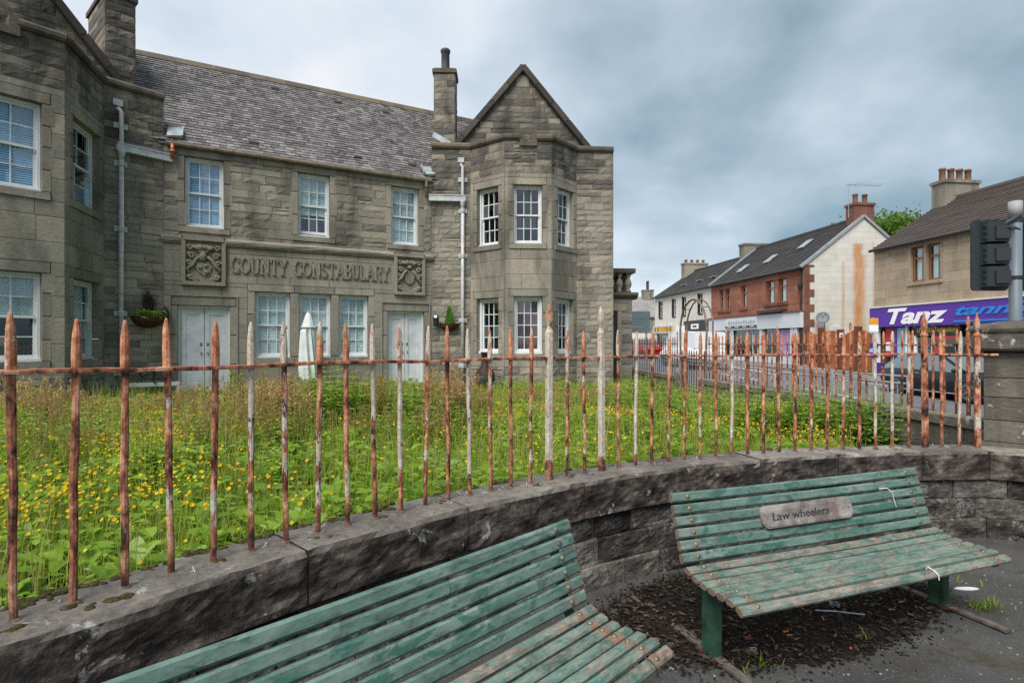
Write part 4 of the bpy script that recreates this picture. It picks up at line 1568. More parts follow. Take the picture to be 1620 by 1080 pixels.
for i in range(nxg + 1):
    for k in range(nyg + 1):
        y = -2.2 + 21.5 * k / nyg
        x0 = -14.0
        x1 = street_x(y) - .15
        x = x0 + (x1 - x0) * i / nxg
        z = garden_z(x, y)
        if x < 4.2 and (y < wall_y(max(-2.2, min(4.0, x))) + .06 if x > -1.62 else y < wall_y(-1.62) + (x + 1.62) * 1.28 + .06):
            z = -.12
        elif x >= 4.2 and y < 4.9:
            z = -.12
        gv[i, k] = len(vs)
        vs.append((x, y, z))
for i in range(nxg):
    for k in range(nyg):
        fs.append((gv[i, k], gv[i + 1, k], gv[i + 1, k + 1], gv[i, k + 1]))
kind(gb.add(vs, fs).build('garden_ground', MT['soil']), 'structure')

# pavement in the alcove in front of the wall, fine enough to be a little uneven
pb = MB()
vs, fs, gi = [], [], {}
for i in range(61):
    for k in range(41):
        x, y = -6 + 13.5 * i / 60, -4 + 9.2 * k / 40
        gi[i, k] = len(vs)
        vs.append((x, y, .004 * math.sin(2.3 * x) * math.sin(1.9 * y)))
for i in range(60):
    for k in range(40):
        x, y = -6 + 13.5 * (i + .5) / 60, -4 + 9.2 * (k + .5) / 40
        lim = wall_y(max(-1.62, min(4.0, x))) + (0 if x > -1.62 else (x + 1.62) * 1.28) if x < 4.1 else 4.7 - (x - 4.1) * 1.0
        if y < lim + .12:
            fs.append((gi[i, k], gi[i + 1, k], gi[i + 1, k + 1], gi[i, k + 1]))
kind(pb.add(vs, fs).build('pavement', MT['asphalt']), 'structure')

YS = [-30, -10, 0, 4, 8, 12, 15, 17, 19, 21, 23, 25, 27, 29, 31, 32, 36, 42, 52, 65, 90, 140]
near_k = lambda y: 9.3 - .125 * y
far_k = lambda y: 18.2 - .125 * y
side_z = lambda y: road_z(y) + .13
strip('street_pavement', lambda y: street_x(min(y, 60)) + .1 if y > 4.9 else 6.8, near_k, YS, lambda y: max(-.03, side_z(y)), 'paving')
strip('road', near_k, far_k, YS, road_z, 'road')
strip('far_pavement', lambda y: far_k(y) + .14, lambda y: 26.0, YS, side_z, 'paving')
for nm, e in (('near_kerb', near_k), ('far_kerb', far_k)):
    b = MB()
    vs = []
    for y in YS:
        z = road_z(y)
        zt = max(z + .134, -.02) if nm == 'near_kerb' else z + .134
        vs += [(e(y) - .0, y, z - .1), (e(y) - .0, y, zt), (e(y) + .15, y, zt), (e(y) + .15, y, z - .1)]
    b.add(vs, [(4 * i + j, 4 * i + 4 + j, 4 * i + 5 + j, 4 * i + 1 + j) for i in range(len(YS) - 1) for j in range(3)])
    kind(b.build('kerb', MT['kerb']), 'structure')
b = MB()
for y in range(6, 60, 6):
    c = lambda yy: (near_k(yy) + far_k(yy)) / 2
    b.add([(c(y) - .06, y, road_z(y) + .004), (c(y) + .06, y, road_z(y) + .004), (c(y + 3) + .06, y + 3, road_z(y + 3) + .004), (c(y + 3) - .06, y + 3, road_z(y + 3) + .004)], [(0, 1, 2, 3)])
kind(b.build('road_markings', MT['line']), 'structure')
strip('edge_line', lambda y: far_k(y) - .55, lambda y: far_k(y) - .43, YS, road_z, 'line', .004)
strip('edge_line', lambda y: near_k(y) + .43, lambda y: near_k(y) + .55, YS, road_z, 'line', .004)

# ------------------------------------------------------------------ front wall: coping blocks over rough courses
wall = thing('retaining_wall', 'low curved dark stone wall with rough coping behind the green benches', 'wall', (1.0, 4.0, 0))


def wall_block(s0, s1, o0, o1, z0, z1, rough, cham, seg=.045, top_seg=5, name='stone', mat='wallstone'):
    """a block that follows the curve; its outer face is hewn rough, its upper edge worn round"""
    L = s1 - s0
    k = max(2, int(L / seg))
    nz = 7
    b = MB()
    vs, fs, ix = [], [], {}
    prof = []
    for j in range(nz + 1):
        t = j / nz
        prof.append((o1, z0 + (z1 - cham - z0) * t, 'f'))
    prof.append((o1 - cham, z1, 't'))
    for j in range(1, top_seg):
        prof.append((o1 - cham + (o0 - o1 + cham) * j / top_seg, z1, 't'))
    prof.append((o0, z1 - .01, 't'))
    prof.append((o0, z0, 'b'))
    r1, r2 = rnd.random() * 9, rnd.random() * 9
    for i in range(k + 1):
        s = s0 + L * i / k
        edge = i in (0, k)
        for j, (o, z, kind_) in enumerate(prof):
            dn = dz = 0.0
            if kind_ == 'f' and not edge and 0 < j:
                dn = rough * (rnd.uniform(-.35, .35) + .7 * math.sin(s * 11 + r1 + z * 14) * math.sin(z * 24 + r2 + s * 3) + .15 * math.sin(s * 29 + z * 37 + r2))
                if j == nz:
                    dn = dn * .5 - .004
            elif kind_ == 'f' and edge:
                dn = -rough * .5
            if kind_ == 't':
                dz = rnd.uniform(-.0016, .0016) + .003 * math.sin(s * 7 + r1)
                if o == o1 - cham:
                    dn = .008 * math.sin(s * 13 + r2) * math.sin(s * 5 + r1) + rnd.uniform(-.003, .003)
            p, d, n = on_curve(s, o + dn)
            ix[i, j] = len(vs)
            vs.append((p.x, p.y, z + dz))
    m_ = len(prof)
    for i in range(k):
        for j in range(m_ - 1):
            fs.append((ix[i, j], ix[i + 1, j], ix[i + 1, j + 1], ix[i, j + 1]))
    fs.append(tuple(ix[0, j] for j in range(m_))[::-1])
    fs.append(tuple(ix[k, j] for j in range(m_)))
    b.add(vs, fs)
    return b.build(name, MT[mat], wall)


CZ = .72
joints = [0.05]
for x in (-1.9, -.80, .02, .47 + .0):
    pass
marks = [.05, 1.15] + [s_of(x) for x in (-1.02, -.34, .36, 1.06, 1.85, 2.6, 3.35, 4.0)] + [s_of(4.0) + .7, s_of(4.0) + 1.6, acc[-1] - .05]
for s0, s1 in zip(marks[:-1], marks[1:]):
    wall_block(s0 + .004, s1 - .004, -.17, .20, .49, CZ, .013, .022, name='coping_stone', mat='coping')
for z0, z1, ls, o in ((.335, .485, (.28, .62), .165), (.165, .33, (.32, .7), .175), (-.06, .16, (.3, .65), .19)):
    s = .05
    while s < acc[-1] - .1:
        e = min(acc[-1] - .05, s + rnd.uniform(*ls))
        if acc[-1] - e < .3:
            e = acc[-1] - .05
        wall_block(s + .005, e - .005, -.12, o + rnd.uniform(-.008, .008), z0, z1, .013, .015, name='stone')
        s = e
b = MB()
k = 60
for i in range(k):
    p0, p1 = on_curve(acc[-1] * i / k, .15)[0], on_curve(acc[-1] * (i + 1) / k, .15)[0]
    q0, q1 = on_curve(acc[-1] * i / k, -.12)[0], on_curve(acc[-1] * (i + 1) / k, -.12)[0]
    for a_, c_ in ((p0, p1), (q0, q1)):
        b.add([(a_.x, a_.y, -.1), (c_.x, c_.y, -.1), (c_.x, c_.y, .62), (a_.x, a_.y, .62)], [(0, 1, 2, 3)])
b.build('wall_core', MT['soil'], wall)

mo = MB()                                             # moss cushions along the back of the coping
for i in range(75):
    s = rnd.uniform(s_of(-1.6) - .2, s_of(3.9)) if i < 26 else s_of(-1.6) - .3 + rnd.random() ** 1.7 * 3.0
    o = rnd.choice((-.14, -.12, -.15, -.1)) + rnd.uniform(-.02, .02) if rnd.random() < .82 else rnd.uniform(-.05, .1)
    p, d, n = on_curve(s, o)
    for j in range(rnd.randint(3, 8)):
        r = rnd.uniform(.008, .018)
        mo.ball(p + d * rnd.gauss(0, .022) + n * rnd.gauss(0, .010) + Vector((0, 0, CZ - .002)), r * rnd.uniform(1, 1.6), r * 1.1, r * rnd.uniform(.35, .7), 7, 5)
kind(mo.build('moss', MT['moss'], None, True), 'stuff')

# ------------------------------------------------------------------ railings
def picket_mesh(seed, H=1.0, zr_=.80, w=.0115, wt_=.0140, mat='rust'):
    r = random.Random(seed)
    b = MB()
    prof = []
    for z in (0, .02, .14, .28, .42, .56, .70, zr_ - .02):
        prof.append((w * r.uniform(.93, 1.07), z))
    prof += [(w * 1.02, zr_ + .0), (wt_, zr_ + .012), (wt_ * 1.05, zr_ + .06), (wt_ * 1.0, zr_ + .10), (wt_ * .88, zr_ + .14), (wt_ * .66, zr_ + .17), (wt_ * .42, H - .008), (wt_ * .2, H)]
    vs, fs = [], []
    cut = .42
    ring = [(-1, -cut), (-cut, -1), (cut, -1), (1, -cut), (1, cut), (cut, 1), (-cut, 1), (-1, cut)]
    dx = dy = 0.0
    for q, z in prof:
        if .1 < z < .7:
            dx, dy = r.gauss(0, .0016), r.gauss(0, .0016)
        for a_, c_ in ring:
            vs.append((dx + q * a_ + r.uniform(-.0006, .0006), dy + q * c_ * .92 + r.uniform(-.0006, .0006), z))
    for i in range(len(prof) - 1):
        for j in range(8):
            fs.append((i * 8 + j, i * 8 + (j + 1) % 8, i * 8 + 8 + (j + 1) % 8, i * 8 + 8 + j))
    fs.append(tuple((len(prof) - 1) * 8 + j for j in range(8)))
    b.add(vs, fs)
    return b.mesh('picket', MT[mat])


def post_mesh(seed, H=1.16, w=.021, style='lance', mat='rust_paint', zr_=.80):
    r = random.Random(seed)
    b = MB()
    sq = [(-1, -1), (1, -1), (1, 1), (-1, 1)]
    cut = .7
    ring = [(-1, -cut), (-cut, -1), (cut, -1), (1, -cut), (1, cut), (cut, 1), (-cut, 1), (-1, cut)]
    prof = [(w, z * (zr_ + .16) / 8 + r.uniform(-.01, .01) * (0 < z < 8)) for z in range(9)]
    zb = zr_ + .16
    if style == 'lance':
        prof += [(w * 1.02, zb), (w * 1.05, zb + .012), (w * .72, zb + .03), (w * .5, zb + .05), (w * .62, zb + .065), (w * .92, zb + .095), (w * .95, zb + .12), (w * .6, zb + .16), (w * .12, H)]
    else:
        prof += [(w * 1.2, zb), (w * 1.25, zb + .012), (w * .6, zb + .03), (w * .55, zb + .045), (w * .95, zb + .075), (w * 1.0, zb + .1), (w * .75, zb + .14), (w * .42, zb + .165), (w * .15, H)]
    vs, fs = [], []
    for q, z in prof:
        for a_, c_ in ring:
            vs.append((q * a_ + r.uniform(-.001, .001), q * c_ + r.uniform(-.001, .001), z))
    for i in range(len(prof) - 1):
        for j in range(8):
            fs.append((i * 8 + j, i * 8 + (j + 1) % 8, i * 8 + 8 + (j + 1) % 8, i * 8 + 8 + j))
    b.add(vs, fs)
    return b.mesh('post', MT[mat])


PK = [picket_mesh(i) for i in range(6)]
PO = [post_mesh(i) for i in range(2)] + [post_mesh(5, 1.17, .02, 'bud', 'rust')]
rail = thing('front_railing', 'rusty iron railing with flaking white paint along the curved stone coping', 'railing', (1.0, 4.0, CZ))
S0, S1 = s_of(-1.62), None
S0 = 0
tot_s = sum((Vector((x + .01, wall_y(x + .01), 0)) - Vector((x, wall_y(x), 0))).length for x in [-1.62 + .01 * i for i in range(564)])
s_start = acc[14]
for i in range(-9, 44):
    s = s_start + tot_s * i / 43
    p, d, n = on_curve(s)
    ang = math.atan2(d.y, d.x) + rnd.uniform(-.12, .12)
    M = Matrix.Translation(p + Vector((0, 0, CZ - .004))) @ Matrix.Rotation(ang, 4, 'Z') @ Matrix.Rotation(rnd.gauss(0, .007), 4, 'X') @ Matrix.Rotation(rnd.gauss(0, .009), 4, 'Y')
    if i in (17, 20):
        inst('post', PO[i % 2], M, rail)
    elif i in (40, 43):
        inst('post', PO[2], M, rail)
    else:
        M = M @ Matrix.Diagonal((1, 1, rnd.uniform(.985, 1.008), 1))
        inst('picket', PK[rnd.randrange(6)], M, rail)
b = MB()
ks = 170
vs, fs = [], []
for i in range(ks + 1):
    s = max(.3, s_start - 1.5) + (tot_s + .15 - (max(.3, s_start - 1.5) - s_start)) * i / ks
    p, d, n = on_curve(min(s, s_start + tot_s + .14))
    zc = CZ + .80 + .004 * math.sin(s * 5.2) + rnd.uniform(-.0015, .0015)
    hw, hh = .021 + rnd.uniform(-.002, .002), .0085 + rnd.uniform(-.001, .0015)
    for a_, c_ in ((-hw, -hh), (hw, -hh * .8), (hw * 1.03, 0), (hw, hh * .8), (-hw, hh)):
        q = p + n * a_
        vs.append((q.x, q.y, zc + c_))
for i in range(ks):
    for j in range(5):
        fs.append((i * 5 + j, i * 5 + 5 + j, i * 5 + 5 + (j + 1) % 5, i * 5 + (j + 1) % 5))
b.add(vs, fs)
rl = b.build('rail', MT['rust'], rail)
# twists of tie wire left on the railing
for i, (k_, s_) in enumerate(((14.0, .03), (15.3, .02), (21.9, .035), (25, .03), (29.2, .04), (31.4, .03), (32.7, .025), (26.8, .02))):
    p, d, n = on_curve(s_start + tot_s * k_ / 43)
    p = p + Vector((0, 0, CZ + .80))
    pts = []
    for j in range(22):
        t = j / 21
        pts.append(p + d * (s_ * 2.0 * (t - .5) + .01 * math.sin(9 * t + i)) + n * (.024 * math.cos(11 * t + i)) + Vector((0, 0, .022 * math.sin(11 * t + i) + .01 * math.sin(4 * t))))
    w = MB().tube(pts, .0016, 5)
    w.build('tie_wire', MT['pipe'], rail)
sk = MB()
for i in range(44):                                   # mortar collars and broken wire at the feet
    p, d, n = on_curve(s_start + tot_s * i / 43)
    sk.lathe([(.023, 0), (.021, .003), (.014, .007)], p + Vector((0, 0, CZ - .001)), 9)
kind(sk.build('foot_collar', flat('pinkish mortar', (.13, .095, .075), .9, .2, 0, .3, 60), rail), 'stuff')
ws = MB()
for i in range(60):
    p, d, n = on_curve(s_start + rnd.uniform(-.3, tot_s), rnd.uniform(-.07, .09))
    a_ = rnd.uniform(0, 6.28)
    v = Vector((math.cos(a_), math.sin(a_), 0))
    l = rnd.uniform(.01, .035)
    ws.tube([p + Vector((0, 0, CZ + .003)), p + v * l * .5 + Vector((0, 0, CZ + .006)), p + v * l + Vector((0, 0, CZ + rnd.choice((.003, .02))))], .002, 5)
kind(ws.build('wire_debris', MT['pipe']), 'stuff')

# street wall and its railing, seen through the front one
SW = Plane(street_x(5.2), 5.2, -.105, 1.0)            # runs away from the viewer
st_wall = thing('street_wall', 'low coped stone wall between the weedy garden and the street pavement', 'wall', (4.8, 10, 0))
st_rail = thing('street_railing', 'rusty iron railing beside the road, seen through the front railing', 'railing', (4.8, 10, .82))
WT = .80


def away(y):
    return (y - 5.2) * math.hypot(.105, 1.0)


for y0, y1 in ((5.0, 12.55), (14.15, 18.9)):
    a = away(y0)
    while a < away(y1) - .05:
        e = min(away(y1), a + rnd.uniform(.8, 1.1))
        b = MB()
        j = rnd.uniform(-.006, .006)
        b.prism([(-.15, WT - .12), (.15, WT - .12), (.15, WT - .02), (.12, WT), (-.12, WT), (-.15, WT - .02)], a + .004, e - .004, lambda u, d, v: SW.W(d, u + j, v))
        b.build('coping_stone', MT['pier'], st_wall)
        a = e
    for z0, z1 in ((.44, .675), (.2, .435), (-.15, .195)):
        a = away(y0)
        while a < away(y1) - .05:
            e = min(away(y1), a + rnd.uniform(.4, .9))
            b = MB()
            j = rnd.uniform(-.006, .006)
            b.box(a + .005, e - .005, -.12 + j, .12 + j, z0, z1, SW.W)
            b.build('stone', MT['pier'], st_wall)
            a = e
SPK = [picket_mesh(20 + i, .98, .79, .0125, .016, 'rust_bare') for i in range(3)]
DPK = [picket_mesh(30 + i, .98, .79, .011, .013, 'rust_dark') for i in range(2)]
sp = post_mesh(9, 1.02, .016, 'bud', 'rust_bare')
n_p = 0
for y0, y1, ms in ((6.2, 12.5, SPK), (14.3, 18.8, DPK)):
    k = int((y1 - y0) / .152)
    for i in range(k + 1):
        p = SW.W(away(y0 + (y1 - y0) * i / k), 0, WT - .004)
        M = Matrix.Translation(p) @ Matrix.Rotation(math.pi / 2 + rnd.uniform(-.1, .1), 4, 'Z') @ Matrix.Rotation(rnd.uniform(-.008, .008), 4, 'X')
        if i % 12 == 0:
            inst('post', sp, M, st_rail)
        else:
            inst('picket', ms[rnd.randrange(len(ms))], M, st_rail)
    b = MB()
    b.bar(SW.W(away(y0 - (1.0 if y0 < 7 else 0)), 0, WT + .79), SW.W(away(y1 + .05), 0, WT + .79), .035, .02)
    b.build('rail', MT['rust_bare'] if y0 < 7 else MT['rust_dark'], st_rail)
b = MB()
for i in range(1, 13):                                # short return to the annex
    pass
# iron gate with a hoop over it
gate = thing('garden_arch', 'bent rusty iron hoop arching over the small side gate', 'arch', (4.4, 13.3, .1))
g0, g1 = SW.W(away(12.65), 0, 0), SW.W(away(14.1), 0, 0)
mid = (g0 + g1) / 2
half = (g1 - g0) / 2
for off in (0, .16):
    pts = [g0 + Vector((off, 0, .1))]
    for z in (.6, 1.1, 1.6, 1.95):
        pts.append(g0 + Vector((off, 0, z)) + Vector((rnd.uniform(-.012, .012), rnd.uniform(-.012, .012), 0)))
    for i in range(1, 12):
        t = math.pi * i / 12
        pts.append(mid - half * math.cos(t) + Vector((off, 0, 1.95 + .72 * math.sin(t))))
    for z in (1.95, 1.6, 1.1, .6, .1):
        pts.append(g1 + Vector((off, 0, z)) + Vector((rnd.uniform(-.015, .015), rnd.uniform(-.015, .015), 0)))
    MB().tube(pts, .026 if off == 0 else .02, 7).build('hoop', MT['old_iron'], gate)
for t in (.25, .5, .75):
    q = mid - half * math.cos(math.pi * t) + Vector((0, 0, 1.95 + .72 * math.sin(math.pi * t)))
    MB().tube([q, q + Vector((.16, 0, 0))], .012, 6).build('cross_bar', MT['old_iron'], gate)
sg_ = thing('side_gate', 'narrow dark iron gate of upright bars under the hoop', 'gate', (4.4, 13.3, .1))
for i in range(10):
    q = g0.lerp(g1, (i + .8) / 10.6)
    inst('bar', DPK[i % 2], Matrix.Translation(q + Vector((0, 0, .35))) @ Matrix.Diagonal((1, 1, 1.12, 1)), sg_)
for z in (.45, 1.22):
    MB().bar(g0 + Vector((0, 0, z)), g1 + Vector((0, 0, z)), .03, .03).build('gate_rail', MT['rust_dark'], sg_)
hr = thing('hand_rail', 'pale pipe hand rail beside the steps to the side gate', 'handrail', (3.9, 12.2, .3))
MB().tube([SW.W(away(10.9), .6, .25), SW.W(away(10.9), .6, .98), SW.W(away(12.7), .6, 1.06), SW.W(away(12.7), .6, .25)], .022, 8).build('pipe', MT['pipe'], hr)

# pier at the corner, set across the angle
PQ = Plane(4.17, 4.86, .76, -.65)
pier = thing('gate_pier', 'square grey stone corner pier with a heavy moulded cap', 'pier', (4.9, 4.9, 0))
z = .55
for h in (.21, .19, .2, .17, .22):
    b = MB()
    o = .03 if z < .7 else 0
    j = rnd.uniform(-.004, .004)
    vs0 = []
    b.box(-o, .86 + o, -.86 - o, o + j, z, z + h - .008, PQ.W)
    b.build('course_stone', MT['pier'], pier)
    z += h
b = MB()
b.box(.02, .84, -.84, -.02, -.1, z - .01, PQ.W)
b.build('pier_core', MT['mortar'], pier)


def ringed(levels, pl, c, mat, name, parent):
    b = MB()
    vs, fs = [], []
    for h_, zz_ in levels:
        vs += [pl.W(c[0] - h_, c[1] - h_, zz_), pl.W(c[0] + h_, c[1] - h_, zz_), pl.W(c[0] + h_, c[1] + h_, zz_), pl.W(c[0] - h_, c[1] + h_, zz_)]
    for i in range(len(levels) - 1):
        for j in range(4):
            fs.append((4 * i + j, 4 * i + (j + 1) % 4, 4 * i + 4 + (j + 1) % 4, 4 * i + 4 + j))
    fs.append(tuple(range(4 * len(levels) - 4, 4 * len(levels))))
    b.add(vs, fs)
    return b.build(name, MT[mat], parent)


ringed([(.44, z), (.50, z + .012), (.515, z + .03), (.515, z + .16), (.53, z + .175), (.54, z + .2), (.53, z + .225), (.50, z + .235), (.30, z + .27), (0.02, z + .29)], PQ, (.43, -.43), 'pier', 'pier_cap', pier)

# ------------------------------------------------------------------ benches
BL = 1.9


STRAP = flat('grey rusted strap', (.115, .095, .082), .8, .3, 0, .3, 25)


def make_bench(label, loc, rotz, joints_at=(), plaque=False):
    """x runs along the seat, y back towards the wall; the origin is on the ground under the angle of seat and back"""
    t = thing('park_bench', label, 'bench', loc, rotz, 'green park benches')
    r = random.Random(3 if plaque else 8)

    def slat(c, w, th, ang, mat, i, gaps=()):
        xs = [0.0, *gaps, BL]
        for q in range(len(xs) - 1):
            b = MB()
            x0, x1 = xs[q] + (.002 if q else 0), xs[q + 1] - (.002 if q < len(xs) - 2 else 0)
            ca, sa = math.cos(ang), math.sin(ang)
            e = .009
            sec = [(-w / 2 + e, -th / 2), (w / 2 - e, -th / 2), (w / 2, -th / 2 + e), (w / 2, th / 2 - e), (w / 2 - e, th / 2), (-w / 2 + e, th / 2), (-w / 2, th / 2 - e), (-w / 2, -th / 2 + e)]
            k = 9
            vs, fs = [], []
            for s in range(k):
                x = x0 + (x1 - x0) * s / (k - 1)
                sag = -.004 * math.sin(math.pi * x / BL) + r.uniform(-.0008, .0008)
                for u, v in sec:
                    vs.append((x, c[0] + u * ca - v * sa, c[1] + u * sa + v * ca + sag))
            for s in range(k - 1):
                for j in range(8):
                    fs.append((s * 8 + j, s * 8 + 8 + j, s * 8 + 8 + (j + 1) % 8, s * 8 + (j + 1) % 8))
            fs += [tuple(range(8)), tuple((k - 1) * 8 + j for j in range(8))[::-1]]
            b.add(vs, fs)
            o = b.build('slat', MT[mat], t, local=True)
            if mat == 'bench_front':
                o['label'] = 'front seat slat worn to bare pinkish wood'
            bb = MB()
            for x in (.10, BL - .10):
                if x0 < x < x1:
                    nrm = Vector((0, -math.sin(ang), math.cos(ang)))
                    q_ = Vector((x, c[0], c[1])) + nrm * (th / 2)
                    M = Matrix.Translation(q_) @ nrm.to_track_quat('Z', 'Y').to_matrix().to_4x4()
                    ob = inst('bolt', BOLT, M, o)
                    ob.matrix_basis = M
    # seat: seven slats in a shallow curve that turns down at the front
    seat = [(-.025, .428, .28), (-.084, .410, .16), (-.147, .402, .07), (-.210, .400, .02), (-.273, .402, -.03), (-.336, .402, -.0), (-.399, .389, .42)]
    for i, (y, z_, a_) in enumerate(seat):
        mat = 'bench_front' if i in (6, 0) else 'bench_seat'
        slat((y, z_), .051, .030, a_, mat, i, joints_at.get(('s', i), ()) if joints_at else ())
    for i in range(6):
        h = .03 + .062 * i
        y = .018 + h * .30
        slat((y, .447 + h * .955), .051, .030, math.pi / 2 - .30 + math.pi * 0, 'bench_back', i, joints_at.get(('b', i), ()) if joints_at else ())
    for x in (.10, BL - .09):
        b = MB()
        b.box(x - .026, x + .026, -.135, -.045, 0, .372, None)
        lg = b.build('leg', MT['bench_leg'], t, local=True)
        b = MB()
        b.box(x - .045, x + .045, -.16, -.02, .0, .012, None)
        b.build('foot_plate', MT['rust_dark'], lg, local=True)
        b = MB()
        pts = [(-.40, .362), (-.30, .372), (-.10, .372), (.02, .392), (.062, .46), (.105, .60), (.155, .765)]
        for (y0, z0_), (y1, z1_) in zip(pts[:-1], pts[1:]):
            b.bar((x, y0, z0_), (x, y1, z1_), .045, .020, (0, -1, .2))
        b.build('slat_bracket', MT['bench_leg'], t, local=True)
        b = MB()
        b.box(x - .024, x + .024, -.46, .20, .010, .024, None)
        b.build('ground_strap', STRAP, t, local=True)
    return t


bolt = MB()
bolt.lathe([(.0125, -.002), (.0125, .002), (.010, .005), (.005, .0075), (.001, .008)], (0, 0, 0), 10)
BOLT = bolt.mesh('bolt', MT['bolt'], True)
E2 = Vector((.943, .333, 0)).normalized()
e1 = Vector((.711, .703, 0)).normalized()
bench2 = make_bench('green slatted park bench with a wooden plaque on its back', (.906, 2.89, 0), math.atan2(E2.y, E2.x), {('s', 2): (1.2,)}, True)
top1 = Vector((.257, 2.57, 0))
n1_ = Vector((e1.y, -e1.x, 0))
o1_ = top1 + n1_ * .125 - e1 * BL
bench1 = make_bench('green slatted park bench without a plaque, nearest the viewer', (o1_.x, o1_.y, 0), math.atan2(e1.y, e1.x), {('b', 2): (1.62,), ('b', 4): (1.18,), ('s', 2): (1.74,), ('s', 6): (1.75,)})

# the plaque
pm = Mat('weathered plaque wood', .85, .2)
pc = pm.ramp(pm.noise(12, 6, .65, pm.scaled(pm.objpos, (.35, 1, 1))), [(.34, (.07, .055, .052)), (.46, (.19, .172, .165)), (.58, (.27, .25, .24)), (.74, (.36, .34, .32))])
pc = pm.mix(pm.math('MULTIPLY', sharp(pm, pm.noise(6, 7, .75, pm.objpos), .50, .58), .65), pc, (.12, .07, .06))
pm.color(pc)
pm.bump(pm.noise(40, 5, .6, pm.scaled(pm.objpos, (.2, 1, 1))), .5, .004)
pw, ph_ = .69, .124
ang = math.pi / 2 - .30
pts = []
for cx_, cy_, a0 in ((pw / 2 - .045, ph_ / 2 - .045, 0), (-pw / 2 + .045, ph_ / 2 - .045, 90), (-pw / 2 + .045, -ph_ / 2 + .045, 180), (pw / 2 - .045, -ph_ / 2 + .045, 270)):
    for i in range(5):
        a_ = math.radians(a0 + 22.5 * i)
        pts.append((cx_ + .045 * math.cos(a_), cy_ + .045 * math.sin(a_)))
nrm = Vector((0, -math.sin(ang), math.cos(ang)))
upv = Vector((0, math.cos(ang), math.sin(ang)))
c0 = Vector((.90, .018 + .18 * .30, .447 + .18 * .955)) + nrm * .0165


def pq(u, d, v):
    return c0 + Vector((u, 0, 0)) + upv * v + nrm * d


b = MB()
b.prism(pts, 0, .016, pq)
b.prism([(u * .97, v * .9) for u, v in pts], .016, .019, pq)
plq = b.build('plaque', pm.m, bench2, local=True)
plq['label'] = 'weathered grey wooden plaque lettered in dark script'
ink = flat('plaque lettering', (.035, .04, .05), .8, .2)
tm = text_mesh('Law wheelers', .062, .002, ink, .12, .0006, .98)
xa, xb = mesh_width(tm)
kx = .43 / (xb - xa)
Mx = Matrix(((kx, 0, 0, c0.x - .275 - xa * kx), (0, upv.y, nrm.y, 0), (0, upv.z, nrm.z, 0), (0, 0, 0, 1)))
base = c0 + upv * (-.022) + nrm * .0195
Mx[1][3], Mx[2][3] = base.y, base.z
lt = bpy.data.objects.new('lettering', tm)
COL.objects.link(lt)
lt.parent = plq
lt.matrix_basis = Mx
for u in (-.31, .31):
    ob = inst('screw', BOLT, Matrix.Translation(pq(u, .019, .0)) @ nrm.to_track_quat('Z', 'Y').to_matrix().to_4x4() @ Matrix.Diagonal((.6, .6, .6, 1)), plq)
    ob.matrix_basis = Matrix.Translation(pq(u, .019, .0)) @ nrm.to_track_quat('Z', 'Y').to_matrix().to_4x4() @ Matrix.Diagonal((.6, .6, .6, 1))


def bench_pt(bn, x, y, z_):
    return bn.matrix_basis @ Vector((x, y, z_)) if False else (Matrix.Translation(bn.location) @ Matrix.Rotation(bn.rotation_euler.z, 4, 'Z')) @ Vector((x, y, z_))


tie_w = flat('white cable tie', (.62, .64, .66), .5, .4)
tie_b = flat('black cable tie', (.025, .025, .028), .5, .4)


def tie(bn, pts, mat, label):
    o = MB().tube([bench_pt(bn, *p) for p in pts], .0028, 6).build('cable_tie', mat)
    tag(o, label, 'cable tie', 'cable ties on the benches')


zb = lambda h: .447 + h * .955
yb = lambda h, d=.0: .018 + h * .30 - d
tie(bench2, [(1.53, yb(.255, .01), zb(.262)), (1.57, yb(.262, .035), zb(.268)), (1.60, yb(.25, .045), zb(.245)), (1.615, yb(.2, .026), zb(.2)), (1.625, yb(.15, .022), zb(.145))], tie_w, 'white cable tie looped over the back slats of the plaque bench')
tie(bench2, [(1.28, -.368, .398), (1.28, -.378, .414), (1.282, -.404, .408), (1.284, -.430, .39), (1.284, -.432, .365)], tie_w, 'white cable tie round the front slat of the plaque bench')
tie(bench1, [(1.758, -.368, .40), (1.758, -.378, .414), (1.76, -.404, .408), (1.762, -.430, .39), (1.762, -.432, .36)], tie_b, 'black cable tie round the front slat of the bench without a plaque')

# ------------------------------------------------------------------ dirt and litter round the benches
sb_ = MB()
cen = Vector((1.75, 3.15))
ring = []
ax, ay = E2.to_2d(), Vector((-E2.y, E2.x))
for i in range(260):
    a_ = 2 * math.pi * i / 260
    r = 1 + .08 * math.sin(3 * a_ + 1) + .06 * math.sin(7 * a_) + .035 * math.sin(17 * a_ + 2) + .025 * math.sin(41 * a_) + rnd.uniform(-.03, .03)
    q = Vector((1.62, 3.38)) + ax * (1.22 * r * math.cos(a_)) + ay * (.60 * r * math.sin(a_))
    ring.append((q.x, q.y, .0065))
ring = [(1.62 + (x_ - 1.62) * .86, 3.38 + (y_ - 3.38) * .86, .0065) for x_, y_, _ in ring]
sb_.add(ring, [tuple(range(260))])
for i in range(2600):                                 # crumbs of earth that thin out over the asphalt
    a_ = rnd.uniform(0, 6.28)
    r = .80 + abs(rnd.gauss(0, .15))
    q = Vector((1.62, 3.38)) + ax * (1.22 * r * math.cos(a_)) + ay * (.60 * r * math.sin(a_))
    rr = rnd.uniform(.005, .026) * max(.25, 1.5 - r)
    z_ = rnd.uniform(.0068, .0095)
    n_ = rnd.randint(5, 8)
    sb_.add([(q.x + rr * rnd.uniform(.5, 1.2) * math.cos(6.283 * j / n_), q.y + rr * rnd.uniform(.5, 1.2) * math.sin(6.283 * j / n_), z_) for j in range(n_)], [tuple(range(n_))])
